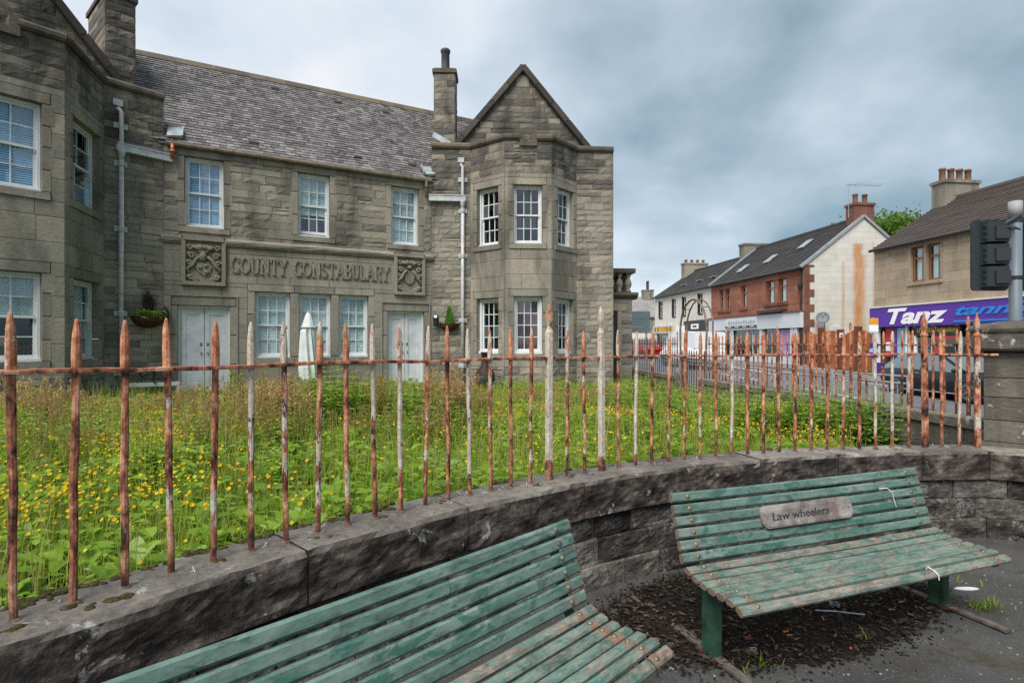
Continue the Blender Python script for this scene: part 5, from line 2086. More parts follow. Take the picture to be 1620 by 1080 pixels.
kind(sb_.build('soil_patch', MT['soil']), 'stuff')
lb = MB()
for i in range(8200):
    a_, r = rnd.uniform(0, 6.28), (math.sqrt(rnd.random()) if i < 5600 else abs(rnd.gauss(.92, .10)))
    q = Vector((1.62, 3.40)) + ax * (1.18 * r * math.cos(a_)) + ay * (.56 * r * math.sin(a_))
    if q.y > wall_y(min(4, max(-1.6, q.x))) - .24:
        continue
    l, w = rnd.uniform(.005, .022), rnd.uniform(.0015, .006)
    t = rnd.uniform(0, 6.28)
    d = Vector((math.cos(t), math.sin(t), rnd.uniform(-.3, .3)))
    s_ = Vector((-math.sin(t), math.cos(t), rnd.uniform(-.4, .4)))
    p = Vector((q.x, q.y, .012 + abs(rnd.gauss(0, .008))))
    lb.add([p - d * l, p + s_ * w, p + d * l, p - s_ * w + Vector((0, 0, .003))], [(0, 1, 2), (0, 2, 3)], rnd.random() ** 2.8 * .97 + .01)
for i in range(900):
    a_, r = rnd.uniform(0, 6.28), math.sqrt(rnd.random()) * 1.02
    q = Vector((1.62, 3.40)) + ax * (1.18 * r * math.cos(a_)) + ay * (.56 * r * math.sin(a_))
    if q.y > wall_y(min(4, max(-1.6, q.x))) - .24:
        continue
    l, w, t = rnd.uniform(.010, .030), rnd.uniform(.003, .011), rnd.uniform(0, 6.28)
    d = Vector((math.cos(t), math.sin(t), rnd.uniform(-.3, .3)))
    s_ = Vector((-math.sin(t), math.cos(t), rnd.uniform(-.4, .4)))
    p = Vector((q.x, q.y, .020 + abs(rnd.gauss(0, .006))))
    lb.add([p - d * l, p - d * l * .2 + s_ * w, p + d * l * .5 + s_ * w * .7, p + d * l, p + d * l * .3 - s_ * w * .8 + Vector((0, 0, .004)), p - d * l * .5 - s_ * w], [(0, 1, 2, 3), (0, 3, 4, 5)], rnd.uniform(.5, .98))
kind(lb.build('leaf_litter', MT['litter']), 'stuff')


def dead_leaf(x, y, r, rot, label, var, lobes=4):
    b = MB()
    pts = [(0, -1.2)]
    for f in (1, -1):
        side = []
        for i in range(lobes):
            yy = -.8 + 1.7 * i / (lobes - 1)
            w = .62 * (1 - .35 * abs(yy))
            side += [(f * w, yy + .08), (f * w * .4, yy + .28)]
        pts += side if f == 1 else [(0, 1.15)] + side[::-1]
    vs = [(x + r * (px_ * math.cos(rot) - py_ * math.sin(rot)), y + r * (px_ * math.sin(rot) + py_ * math.cos(rot)), .020 + .25 * r * abs(px_) + .02 * r * py_) for px_, py_ in pts]
    b.add(vs + [(v[0], v[1], v[2] - .0015) for v in vs], [tuple(range(len(vs))), tuple(range(2 * len(vs) - 1, len(vs) - 1, -1))], var)
    tag(b.build('dead_leaf', MT['litter']), label, 'leaf', 'dead leaves by the wall')


def gp_(x, y):                                        # a spot on the pavement measured from the photograph
    d = EYE * FPX / (y - CY)
    return (x - CX) / FPX * d, d


for (x, y), r, rot, lb_, v in (((1005, 952), .035, .4, 'pale brown lobed oak leaf on the soil by the wall', .97), ((1026, 962), .038, 1.5, 'palest lobed oak leaf, nearer the plaque bench', .99),
                               ((1092, 953), .026, 2.3, 'orange brown curled leaf beside the left bench leg', .90), ((1156, 983), .024, .1, 'narrow tan leaf just behind the left bench leg', .95),
                               ((1168, 996), .035, .9, 'dull brown leaf in front of the left bench leg', .8)):
    dead_leaf(*gp_(x, y), r, rot, lb_, v)
butt = flat('cigarette butt paper', (.42, .19, .07), .8, .2, 0, .2, 60)
for i, ((x, y), rot, lab) in enumerate((((1243, 1004), .1, 'orange cigarette end on the soil, one of a close pair'), ((1250, 1010), -.1, 'paler cigarette end lying against another on the soil'), ((1411, 969), -.3, 'orange cigarette end under the middle of the plaque bench'),
                                        ((1426, 957), .1, 'orange cigarette end nearest under the front slat'), ((1508, 967), -.5, 'orange cigarette end near the right bench leg'), ((1302, 983), 1.2, 'upright crumpled cigarette end beside the white straw'))):
    X, Y = gp_(x, y)
    b = MB()
    d = Vector((math.cos(rot), math.sin(rot), 0)) * .016
    b.tube([Vector((X, Y, .020)) - d, Vector((X, Y, .021)), Vector((X, Y, .022)) + d], .0045, 7)
    tag(b.build('cigarette_end', butt), lab, 'cigarette end', 'cigarette ends under the plaque bench')
X, Y = gp_(1290, 971)
X2, Y2 = gp_(1368, 977)
tag(MB().tube([(X, Y, .024), ((X * .6 + X2 * .4), (Y * .6 + Y2 * .4), .027), (X2, Y2, .020)], .004, 6).build('plastic_straw', flat('lilac straw', (.40, .42, .50), .5, .4)), 'thin lilac white plastic straw lying on the soil', 'straw')
X, Y = gp_(1529, 932)
b = MB()
n_ = 14
b.prism([(.075 * math.cos(2 * math.pi * i / n_) * (1 + .1 * math.sin(3 * i)), .022 * math.sin(2 * math.pi * i / n_)) for i in range(n_)], .003, .009, lambda u, d, v: Vector((X + u, Y + v, d + .01 * abs(u))))
tag(b.build('paper_scrap', MT['white']), 'flat white oval paper scrap on the asphalt beyond the bench', 'litter')
X, Y = gp_(1320, 962)
b = MB()
for i in range(7):
    b.add([(X + rnd.uniform(-.05, .05), Y + rnd.uniform(-.03, .03), rnd.uniform(.01, .05)) for _ in range(4)], [(0, 1, 2), (0, 2, 3)])
tag(b.build('crumpled_wrapper', flat('clear wrapper', (.42, .46, .47), .25, .6)), 'crumpled clear plastic wrapper behind the straw', 'wrapper')
X, Y = gp_(1190, 1032)
tag(MB().hexa([(X - .03, Y - .02, .006), (X + .02, Y - .025, .006), (X + .03, Y + .02, .006), (X - .015, Y + .025, .006), (X - .03, Y - .02, .014), (X + .02, Y - .025, .012), (X + .03, Y + .02, .02), (X - .015, Y + .025, .016)]).build('slate_chip', MT['slate']), 'broken grey slate chip on the mossy asphalt', 'slate chip')
for (x, y), lab in (((1186, 1010), 'red berry near the front left bench leg'), ((1346, 1030), 'red berry alone on the open asphalt')):
    X, Y = gp_(x, y)
    tag(MB().ball((X, Y, .016), .009, .009, .009, 8, 6).build('red_berry', flat('red berry', (.45, .03, .03), .4, .5), None, True), lab, 'berry', 'red berries on the ground')
pbm = MB()
for i in range(420):                                  # loose grit
    x, y = rnd.uniform(.4, 4.2), rnd.uniform(1.7, 4.0)
    if y > wall_y(x) - .2:
        continue
    r = rnd.uniform(.003, .007)
    pbm.ball((x, y, r * .8), r * 1.3, r, r * .8, 5, 3)
kind(pbm.build('gravel', MT['kerb']), 'stuff')
tg = MB()
for cx_, cy_, k in ((1190, 1055, 22), (1560, 962, 60), (1380, 1015, 8), (1545, 925, 8)):
    X, Y = gp_(cx_, cy_)
    for i in range(k):
        a_, l = rnd.uniform(0, 6.28), rnd.uniform(.03, .09)
        p = Vector((X + rnd.gauss(0, .06), Y + rnd.gauss(0, .03), .004))
        d = Vector((math.cos(a_), math.sin(a_), 0))
        s_ = Vector((-d.y, d.x, 0)) * .003
        tip = p + d * l * .7 + Vector((0, 0, l * .6))
        tg.add([p - s_, p + s_, p.lerp(tip, .5) + s_ * .8 + Vector((0, 0, .01)), tip, p.lerp(tip, .5) - s_ * .8 + Vector((0, 0, .01))], [(0, 1, 2, 4), (4, 2, 3)], rnd.uniform(.0, .45))
kind(tg.build('grass_tuft', MT['grass']), 'stuff')

# ------------------------------------------------------------------ the shops across the road
ST = Plane(17.0, 26.0, .125, -.992)                   # street front; s grows towards the viewer
MT['red_stone'] = stone_mat('red sandstone', [(0.20, 0.082, 0.055), (0.25, 0.105, 0.07), (0.29, 0.128, 0.086), (0.34, 0.16, 0.11)], .25, .3)
MT['red_dark'] = stone_mat('dark red sandstone', [(0.12, 0.055, 0.04), (0.16, 0.07, 0.05), (0.19, 0.085, 0.06), (0.22, 0.10, 0.07)], .25, .5)
MT['buff'] = stone_mat('buff sandstone', [(0.27, 0.215, 0.155), (0.33, 0.265, 0.19), (0.365, 0.295, 0.215), (0.40, 0.335, 0.25)], .2, .25)
MT['harl'] = flat('white harl', (.60, .58, .53), .9, .2, 0, .08, 2)
MT['orange_frame'] = flat('orange brown window frame', (.30, .115, .04), .5, .4, 0, .15, 6)
MT['purple'] = flat('purple sign board', (.085, .025, .30), .4, .4, 0, .05, 1)
MT['sign_white'] = flat('white sign lettering', (.78, .78, .80), .4, .4, 0, .03, 1)
MT['sign_blue'] = flat('blue sign lettering', (.015, .20, .62), .4, .4, 0, .05, 1)
MT['sign_grey'] = flat('pale grey fascia', (.52, .56, .60), .5, .4, 0, .05, 1)
MT['charcoal'] = flat('charcoal shop front', (.028, .032, .036), .5, .4, 0, .1, 2)
MT['lilac'] = flat('lilac panel', (.38, .25, .46), .6, .3, 0, .05, 1)
MT['shop_teal'] = flat('dim shop interior', (.10, .16, .16), .8, .2, 0, .3, 1)
MT['red_paint'] = flat('red poster', (.50, .035, .05), .5, .4, 0, .1, 2)
MT['yellow'] = flat('yellow print', (.70, .45, .05), .6, .3, 0, .1, 2)
MT['amber'] = flat('amber print', (.65, .30, .03), .6, .3, 0, .1, 2)
MT['sky_print'] = flat('pale blue poster', (.28, .50, .62), .5, .4, 0, .2, 2)
MT['orange_wood'] = flat('orange stained boards', (.40, .125, .048), .75, .25, 0, .25, 3)
MT['dark_wood'] = flat('dark stained post', (.16, .052, .026), .75, .25, 0, .25, 3)
MT['galv'] = flat('galvanised steel', (.33, .36, .38), .5, .5, .3, .15, 4)

# white painted gable with rust streaks that ran down from old iron fixings
m = Mat('white painted brick gable', .85, .25)
bt = m.node('ShaderNodeTexBrick')
oc = m.objpos
mp = m.node('ShaderNodeMapping')
m.put(mp.inputs['Vector'], oc)
mp.inputs['Rotation'].default_value = (math.radians(90), 0, 0)
m.put(bt.inputs['Vector'], mp.outputs[0])
bt.inputs['Scale'].default_value = 1.0
bt.inputs['Brick Width'].default_value = .8
bt.inputs['Row Height'].default_value = .33
bt.inputs['Mortar Size'].default_value = .012
for k_, c_ in (('Color1', (.56, .54, .48, 1)), ('Color2', (.60, .58, .53, 1)), ('Mortar', (.46, .44, .40, 1))):
    bt.inputs[k_].default_value = c_
c = m.mix(.5, bt.outputs['Color'], m.ramp(m.noise(1.2, 6, .65, oc), [(.3, .72), (.55, 1.0), (.8, 1.1)]), 'MULTIPLY')
sx = m.node('ShaderNodeSeparateXYZ')
m.put(sx.inputs[0], oc)
for x0, w_, zt, st_ in ((3.3, .40, 7.25, 1.0), (3.62, .30, 6.6, .55), (2.4, .14, 6.2, .55), (5.9, .3, 6.6, .95), (4.25, .12, 7.4, .4)):
    wob = m.math('ADD', sx.outputs[0], m.math('MULTIPLY', m.math('SUBTRACT', m.noise(1.1, 4, .6, oc), .5), .16))
    d_ = m.math('ABSOLUTE', m.math('SUBTRACT', wob, x0))
    f_ = m.ramp(m.math('DIVIDE', d_, w_), [(.25, 1.0), (1.0, 0.0)])
    f_ = m.math('MULTIPLY', f_, m.ramp(m.math('SUBTRACT', zt + .5, sx.outputs[2]), [(.46, 0.0), (.56, 1.0)]))
    f_ = m.math('MULTIPLY', m.math('MULTIPLY', f_, st_), m.ramp(m.noise(2.0, 6, .7, m.scaled(oc, (1.6, 1, .4))), [(.3, .4), (.6, 1.0)]))
    c = m.mix(f_, c, (.46, .17, .025))
m.color(c)
MT['gable_white'] = m.m


class Shop:
    """a two storey terraced building on the street line from s0 (far) to s1 (near)"""

    def __init__(s, name, label, s0, s1, ze, zr, depth, wallmat, roofmat, gz):
        s.t = thing(name, label, 'building', tuple(ST.W((s0 + s1) / 2, -2, gz)))
        s.pl, s.s0, s.s1, s.ze, s.zr, s.dp, s.wm, s.rm, s.gz = ST, s0, s1, ze, zr, depth, wallmat, roofmat, gz

    def shell(s, holes, rough='buff'):
        b = MB()
        holed_wall(b, s.pl, s.s0, s.s1, s.gz - .3, s.ze, holes)
        b.build('wall', MT[s.wm], s.t)
        for a, f in ((s.s1, 1), (s.s0, -1)):
            pass
        b = MB()
        for q in (-.02, -s.dp):
            if q < -1:
                b.add([s.pl.W(s.s0, q, s.gz - .3), s.pl.W(s.s1, q, s.gz - .3), s.pl.W(s.s1, q, s.ze), s.pl.W(s.s0, q, s.ze)], [(0, 1, 2, 3)])
        b.build('rear_wall', MT[s.wm], s.t)

    def gable(s, a, mat):
        """gable wall in its own coordinates (x back from the street, z up)"""
        p = s.pl.W(a, 0, 0)
        M = Matrix(((-s.pl.nx, s.pl.dx, 0, p.x), (-s.pl.ny, s.pl.dy, 0, p.y), (0, 0, 1, 0), (0, 0, 0, 1)))
        b = MB()
        b.add([(0.001, 0, s.gz - .3), (s.dp, 0, s.gz - .3), (s.dp, 0, s.ze), (s.dp / 2, 0, s.zr - .05), (0.001, 0, s.ze)], [(0, 1, 2, 3, 4)])
        me = b.mesh('gable_wall', MT[mat])
        return inst('gable_wall', me, M, s.t)

    def roof(s, over=.22, rows=22, verge='white', cols=1):
        b = MB()
        hd = s.dp / 2
        W = s.pl.W
        b.add([W(s.s0, over, s.ze - over * (s.zr - s.ze) / hd), W(s.s1, over, s.ze - over * (s.zr - s.ze) / hd), W(s.s1, -hd, s.zr), W(s.s0, -hd, s.zr), W(s.s0, -s.dp, s.ze), W(s.s1, -s.dp, s.ze)],
              [(0, 1, 2, 3), (3, 2, 5, 4)])
        r = b.build('roof', MT[s.rm], s.t)
        e = W(s.s0, over, s.ze - over * (s.zr - s.ze) / hd)
        tvec = W(s.s0, -hd, s.zr) - e
        nn_ = Vector((s.pl.dx, s.pl.dy, 0)).cross(tvec).normalized()
        L = s.s1 - s.s0
        dd = Vector((s.pl.dx, s.pl.dy, 0))
        for i in range(rows):
            b = MB()
            p0, p1 = e + tvec * (i / rows), e + tvec * ((i + 1.12) / rows)
            k = max(1, int(L / 1.1))
            for j in range(k):
                a0, a1 = dd * (L * j / k + .004), dd * (L * (j + 1) / k - .004)
                l = nn_ * (.055 + rnd.uniform(-.004, .004))
                b.hexa([p0 + a0, p0 + a1, p1 + a1, p1 + a0, p0 + a0 + l, p0 + a1 + l, p1 + a1 + nn_ * .008, p1 + a0 + nn_ * .008], rnd.uniform(.02, .98))
            kind(b.build('tile_course', MT[s.rm], r), 'stuff')
        b = MB()
        b.bar(W(s.s0, -hd, s.zr + .05), W(s.s1, -hd, s.zr + .05), .22, .12)
        b.build('ridge_tile', MT[s.rm], r)
        b = MB()
        b.tube([W(s.s0, over + .04, s.ze - over * (s.zr - s.ze) / hd - .02), W(s.s1, over + .04, s.ze - over * (s.zr - s.ze) / hd - .02)], .06, 8)
        b.build('gutter', MT['black_iron'], s.t)
        return r, nn_, e, tvec

    def window(s, x0, x1, z0, z1, frame='orange_frame', split=.68, mull=True):
        b = MB()
        W = s.pl.W
        n = -.13
        f = .07
        b.box(x0, x0 + f, n - .05, n, z0, z1, W)
        b.box(x1 - f, x1, n - .05, n, z0, z1, W)
        b.box(x0 + f, x1 - f, n - .05, n, z1 - f, z1, W)
        b.box(x0 + f, x1 - f, n - .05, n + .02, z0, z0 + f, W)
        zs = z0 + (z1 - z0) * split
        b.box(x0 + f, x1 - f, n - .045, n + .01, zs - .04, zs + .04, W)
        w = b.build('window', MT[frame], s.t)
        for q0, q1 in ((z0 + f, zs - .04), (zs + .04, z1 - f)):
            inst('pane', PANE, s.pl.M((x0 + x1) / 2, n - .03, (q0 + q1) / 2, x1 - x0 - 2 * f, .006, q1 - q0), w)
        b = MB()
        c = [W(x0, n - .06, z0), W(x1, n - .06, z0), W(x1, n - .06, z1), W(x0, n - .06, z1), W(x0, n - .7, z0), W(x1, n - .7, z0), W(x1, n - .7, z1), W(x0, n - .7, z1)]
        b.add(c, [(4, 5, 6, 7), (0, 1, 5, 4), (3, 7, 6, 2), (0, 4, 7, 3), (1, 2, 6, 5)])
        b.build('room_recess', MT['room'], w)
        b = MB()
        k = 7
        for j in range(k):
            xa = x0 + f + (x1 - x0 - 2 * f) * j / k * .45
            b.box(xa, xa + (x1 - x0) * .05, n - .14 - .02 * (j % 2), n - .12, z0 + .1, z1, W)
        kind(b.build('net_curtain', MT['blind'], w), 'stuff')
        return w

    def trim(s, name, mat, x0, x1, n0, n1, z0, z1):
        b = MB()
        b.box(x0, x1, n0, n1, z0, z1, s.pl.W)
        return b.build(name, MT[mat], s.t)


def stack(root, pl, a0, a1, n0, n1, z0, z1, mat, pots, ph=.5, pot='tan_clay'):
    b = MB()
    b.box(a0, a1, n0, n1, z0, z1, pl.W)
    b.box(a0 - .06, a1 + .06, n0 - .06, n1 + .06, z1, z1 + .14, pl.W)
    c = b.build('chimney', MT[mat], root)
    for i in range(pots):
        f = (i + .5) / pots
        p = pl.W((a0 + a1) / 2, n0 + (n1 - n0) * f, z1 + .13)
        pb = MB()
        pb.lathe([(.14, 0), (.13, .1), (.125, ph - .12), (.155, ph - .1), (.155, ph - .03), (.13, ph), (.1, ph), (.1, ph - .1)], p, 12)
        pb.build('chimney_pot', MT[pot], c, True)
    return c


sa = ST.at
# --- the tanning shop, nearest
gz = .20
tz = Shop('tanning_shop', 'buff stone two storey shop with purple fascia and brown tiled roof', sa(1383), 11.5, 6.05, 8.35, 7.3, 'buff', 'brown_tile', gz)
S0_ = tz.s0
pairs = [(sa(1441), sa(1461.5)), (sa(1466), sa(1488)), (sa(1593), sa(1632)), (sa(1640), sa(1690))]
zW0, zW1 = 4.22, 5.72
holes = [(a, c, zW0, zW1) for a, c in pairs]
tz.shell(holes + [(S0_ + .35, 11.5, gz, 2.62)])
tm_ = Masonry(300)
tm_.courses(ST, S0_, 11.5, 3.30, 5.78, [(a - .1, c + .1, b_ - .16, d + .01) for a, c, b_, d in holes], (.33, .40), (.6, 1.2), 'ash', 'buff', n0=-.02, depth=.03)
tm_.courses(ST, S0_, 11.5, 5.78, 6.0, [], (.22, .23), (.9, 1.5), 'ash', 'buff', n0=-.02, depth=.06)
for a, c in pairs:
    tm_.put(ST, a - .13, c + .13, zW0 - .15, zW0, -.12, .2, 'ash', 'buff', 'sill')
for a0, a1 in ((pairs[0][0] - .1, pairs[0][0]), (pairs[0][1], pairs[1][0]), (pairs[1][1], pairs[1][1] + .1), (pairs[2][0] - .1, pairs[2][0]), (pairs[2][1], pairs[3][0])):
    tm_.put(ST, a0, a1, zW0, zW1, -.12, .14, 'ash', 'buff', 'jamb_stone')
tm_.build(tz.t)
for a, c in pairs:
    tz.window(a, c, zW0, zW1)
rz, nn_, e_, tv_ = tz.roof(rows=21)
tz.gable(S0_, 'buff')
tz.gable(11.5, 'buff')
stack(tz.t, ST, S0_ + .05, S0_ + .75, -4.75, -2.95, 6.6, 9.05, 'ashlar', 4, .62, 'clay')
# fascia with its raised letters
fz0, fz1 = 2.33, 3.22
b = MB()
b.box(S0_ - .02, 11.5, .02, .22, fz0, fz1, ST.W)
fas = b.build('fascia', MT['purple'], tz.t)
tz.trim('fascia_capping', 'harl', S0_ - .02, 11.5, .0, .26, fz1, fz1 + .07)


def sign(txt, x0, x1, z0, h, mat, parent, plane=ST, n=.225, shear=.28, off=0.0, depth=.05, spacing=1.0, name='letter', hfit='H'):
    ref = text_mesh(txt, 1, depth, mat, shear, off, spacing)
    xa, xb = mesh_width(ref)
    ys = [v.co.y for v in ref.vertices]
    kx_, ky_ = (x1 - x0) / (xb - xa), h / (max(ys) - min(ys))
    for i, ch in enumerate(txt):
        if ch == ' ':
            continue
        pre = text_mesh(txt[:i + 1], 1, depth, mat, shear, off, spacing)
        one = text_mesh(ch, 1, depth, mat, shear, off, spacing)
        o_x = mesh_width(pre)[1] - mesh_width(one)[1] if i else 0
        M = plane.text(x0 + (o_x - xa) * kx_, n, z0 - min(ys) * ky_) @ Matrix.Diagonal((kx_, ky_, 1, 1))
        inst(name, one, M, parent)


sign('Tanz', sa(1412), sa(1508), 2.43, .70, MT['sign_white'], fas, off=.032)
sign('tanning', sa(1520), sa(1690), 2.56, .50, MT['sign_blue'], fas, off=.025, shear=.4)
b = MB()
b.box(sa(1517), 11.3, .22, .25, 2.42, 2.49, ST.W)
b.build('underline', MT['sign_blue'], fas)
# shop front below
x = S0_ + .35
tz.trim('pilaster', 'sign_white', S0_, S0_ + .35, -.02, .10, gz + .5, fz0)
tz.trim('stall_riser', 'purple', S0_, 11.5, -.05, .06, gz - .3, gz + .5)
b = MB()
b.box(S0_ + .36, 11.4, -1.4, -1.3, gz, 2.6, ST.W)
b.box(S0_ + .36, 11.4, -1.4, -.05, gz - .05, gz, ST.W)
b.build('shop_interior', MT['room'], tz.t)
for a0, a1, mt_ in ((sa(1400), sa(1412), 'red_paint'), (sa(1412.5), sa(1418), 'purple'), (sa(1418.5), sa(1432), 'sky_print')):
    tz.trim('window_poster', mt_, a0, a1, -.06, -.03, 1.0, 2.28)
for a0 in (sa(1433), sa(1446), sa(1474), sa(1512), sa(1560)):
    tz.trim('shop_mullion', 'sign_white', a0, a0 + .09, -.09, .02, gz + .5, fz0)
for a0, a1 in ((sa(1446) + .1, sa(1474)), (sa(1474) + .1, sa(1512)), (sa(1512) + .1, sa(1560))):
    inst('shop_pane', PANE, ST.M((a0 + a1) / 2, -.05, (gz + .5 + 1.85) / 2, a1 - a0, .01, 1.85 - gz - .5), tz.t)
ban = tz.trim('banner', 'charcoal', sa(1443), sa(1520), -.05, .03, 1.92, 2.30)
sign('UV LED Technology', sa(1452), sa(1517), 2.0, .26, MT['yellow'], ban, n=.032, shear=.1, off=.02, depth=.012)
tz.trim('banner_strip', 'red_paint', sa(1474), sa(1516), -.045, .02, 1.80, 1.90)
tz.trim('window_poster', 'red_paint', sa(1478), sa(1489), -.035, -.02, .75, 1.45)
tz.trim('window_poster', 'sign_white', sa(1400.5), sa(1411.5), -.03, -.025, 1.25, 1.65)

# --- orange board fence in the gap, and the pole sign before it
R1 = sa(1272)
of = thing('board_fence', 'orange stained wooden board fence between the white gable and the purple shop', 'fence', tuple(ST.W((R1 + S0_) / 2, -.1, .3)))
k = 34
for i in range(k):
    a = R1 + .1 + (S0_ - R1 - .3) * i / k
    f = (i + .5) / k
    zt = 2.0 + .25 * abs(math.cos(f * math.pi * 2.5)) + rnd.uniform(-.02, .02)
    b = MB()
    b.box(a + .006, a + (S0_ - R1 - .3) / k - .006, -.12, -.09 + rnd.uniform(0, .012), .25, zt, ST.W)
    b.build('board', MT['orange_wood'], of)
for px_ in (1298, 1356, 1328):
    b = MB()
    a = sa(px_)
    b.box(a - .14, a + .14, -.16, .06, .2, 2.42 if px_ != 1328 else 2.3, ST.W)
    b.build('fence_post', MT['dark_wood'], of)
for z_ in (.6, 1.7):
    MB().box(R1 + .1, S0_ - .2, -.2, -.125, z_, z_ + .1, ST.W).build('fence_rail', MT['dark_wood'], of)
a = sa(1333)
b = MB()
b.box(a - .13, a + .17, .061, .075, 1.88, 2.12, ST.W)
b.build('notice', MT['sign_white'], of)
MB().box(a - .04, a + .06, .075, .08, 1.9, 2.04, ST.W).build('notice_mark', MT['charcoal'], of)
bs = thing('bus_stop_sign', 'slim pole with a small orange, white and blue sign plate by the purple shop', 'sign', (16.1, 24.6, .2))
MB().tube([(16.15, 24.6, .1), (16.15, 24.6, 2.75)], .035, 8).build('pole', MT['galv'], bs)
for z0, z1, mt_ in ((2.42, 2.72, 'amber'), (2.12, 2.415, 'sign_white'), (2.05, 2.115, 'sky_print'), (.95, 1.6, 'purple'), (1.2, 1.36, 'sky_print')):
    dx = .002 if z0 == 1.2 else 0
    MB().box(15.95, 16.35, 24.54 - dx, 24.56 - dx, z0, z1).build('sign_plate', MT[mt_], bs)

# --- the red sandstone shop
R0 = sa(1125.5)
gz = .42
rs_ = Shop('red_shop', 'red sandstone two storey shop with pale grey fascia and rust stained white gable', R0, R1, 6.0, 8.75, 7.3, 'red_stone', 'dark_tile', gz)
wins = [(sa(1138), sa(1145), 3.95, 5.45), (sa(1147.5), sa(1154.5), 3.95, 5.45), (sa(1172.5), sa(1181), 3.98, 5.45), (sa(1212.5), sa(1225), 4.02, 5.45), (sa(1231.5), sa(1244.5), 4.02, 5.45)]
rs_.shell(wins + [(R0 + .3, R1 - .6, gz, 2.5)])
ms_ = Masonry(300)
ms_.courses(ST, R0, R1, 3.40, 5.95, [(a - .08, c + .08, b_ - .15, d + .01) for a, c, b_, d in wins], (.33, .42), (.8, 1.6), 'ash', 'red_stone', n0=-.02, depth=.028)
for a, c, b_, d in wins:
    ms_.put(ST, a - .2, c + .2, b_ - .17, b_, -.12, .2, 'ash', 'red_dark', 'sill')
    ms_.put(ST, a - .09, a, b_, d, -.12, .135, 'ash', 'red_stone', 'jamb_stone')
    ms_.put(ST, c, c + .09, b_, d, -.12, .135, 'ash', 'red_stone', 'jamb_stone')
z = gz
k = 0
gpl = Plane(*ST.W(R1, 0, 0)[:2], -ST.nx, -ST.ny)
while z < 5.9:
    h_ = min(.42, 6 - z)
    ms_.put(gpl, 0, .62 if k % 2 else .34, z, z + h_, .0, .03, 'ash', 'red_dark', 'quoin', .012)
    z += h_
    k += 1
ms_.build(rs_.t)
for a, c, b_, d in wins:
    rs_.window(a, c, b_, d)
rr_, nr_, er_, tr2 = rs_.roof(rows=22)
rs_.gable(R1, 'gable_white')
b = MB()
for f in (0, 1):
    p0 = ST.W(R1 + .02, .24 if f == 0 else -7.5, 5.86)
    p1 = ST.W(R1 + .02, -3.65, 8.84)
    b.bar(p0, p1, .16, .14)
b.build('verge', MT['galv'], rs_.t)
b = MB()
b.bar(ST.W(R0, .24, 5.9), ST.W(R0, -3.65, 8.82), .14, .12)
b.build('verge', MT['galv'], rs_.t)
dd = Vector((ST.dx, ST.dy, 0))
for px_, f in ((1176, .33), (1220, .43), (1275, .62)):
    q = None
    for s_ in np.linspace(R0, R1, 160):
        p = er_ + dd * (s_ - R0) + tr2 * f
        c_ = CX + FPX * p.x / p.y
        if q is None or abs(c_ - px_) < q[0]:
            q = (abs(c_ - px_), p)
    p = q[1] + nr_ * .08
    b = MB()
    tn = tr2.normalized()
    b.hexa([p - dd * .3 - tn * .45, p + dd * .3 - tn * .45, p + dd * .3 + tn * .45, p - dd * .3 + tn * .45] + [v + nr_ * .05 for v in (p - dd * .3 - tn * .45, p + dd * .3 - tn * .45, p + dd * .3 + tn * .45, p - dd * .3 + tn * .45)])
    sk_ = b.build('skylight', MT['lead'], rs_.t)
stack(rs_.t, ST, R1 - .75, R1 - .02, -4.35, -3.15, 8.1, 9.45, 'red_dark', 2, .6, 'clay')
ae = MB()                                             # television aerial on the stack
p = ST.W(R1 - .4, -3.05, 8.8)
ae.tube([p, p + Vector((0, 0, 2.0))], .02, 5)
q = p + Vector((0, 0, 1.9))
ae.tube([q + Vector((-.2, 0, 0)), q + Vector((2.0, .2, .0))], .018, 5)
for i in range(7):
    c_ = q + Vector((.1 + i * .3, .015 * i, 0))
    ae.tube([c_ + Vector((0, -.35, 0)), c_ + Vector((0, .35, 0))], .008, 4)
ae.tube([q + Vector((0, 0, -.1)), q + Vector((1.1, .1, .25))], .012, 4)
ae.build('aerial', MT['galv'], rs_.t)
b = MB()
b.box(R0 - .05, R1 - .02, .02, .2, 2.48, 3.36, ST.W)
f2 = b.build('fascia', MT['sign_grey'], rs_.t)
b = MB()
b.box(sa(1153), sa(1203), .2, .25, 2.62, 3.28, ST.W)
sp_ = b.build('sign_panel', MT['sign_grey'], f2)
b = MB()
b.box(sa(1153), sa(1203), .25, .262, 2.62, 2.76, ST.W)
b.build('sign_strip', MT['charcoal'], f2)
for px_ in (1156, 1168, 1180, 1192):
    MB().box(sa(px_), sa(px_ + 6.5), .262, .268, 2.66, 2.72, ST.W).build('sign_print', MT['sign_grey'], f2)
for i in range(11):                                   # pale raised characters too small to read
    a_ = sa(1158 + i * 3.9)
    MB().box(a_, a_ + .16, .25, .27, 2.90, 3.06 + .05 * (i % 3 == 0), ST.W).build('sign_character', MT['galv'], f2)
rs_.trim('fascia_capping', 'red_dark', R0, R1, .0, .27, 3.36, 3.44)
for px_ in (1124, 1157, 1204, 1253, 1259):
    rs_.trim('pilaster', 'sign_grey', sa(px_), sa(px_) + .28, -.03, .12, gz - .3, 2.48)
rs_.trim('stall_riser', 'sign_grey', R0, R1 - .3, -.04, .06, gz - .3, gz + .35)
b = MB()
b.box(R0 + .3, R1 - .3, -1.3, -1.2, gz, 2.5, ST.W)
b.build('shop_interior', MT['shop_teal'], rs_.t)
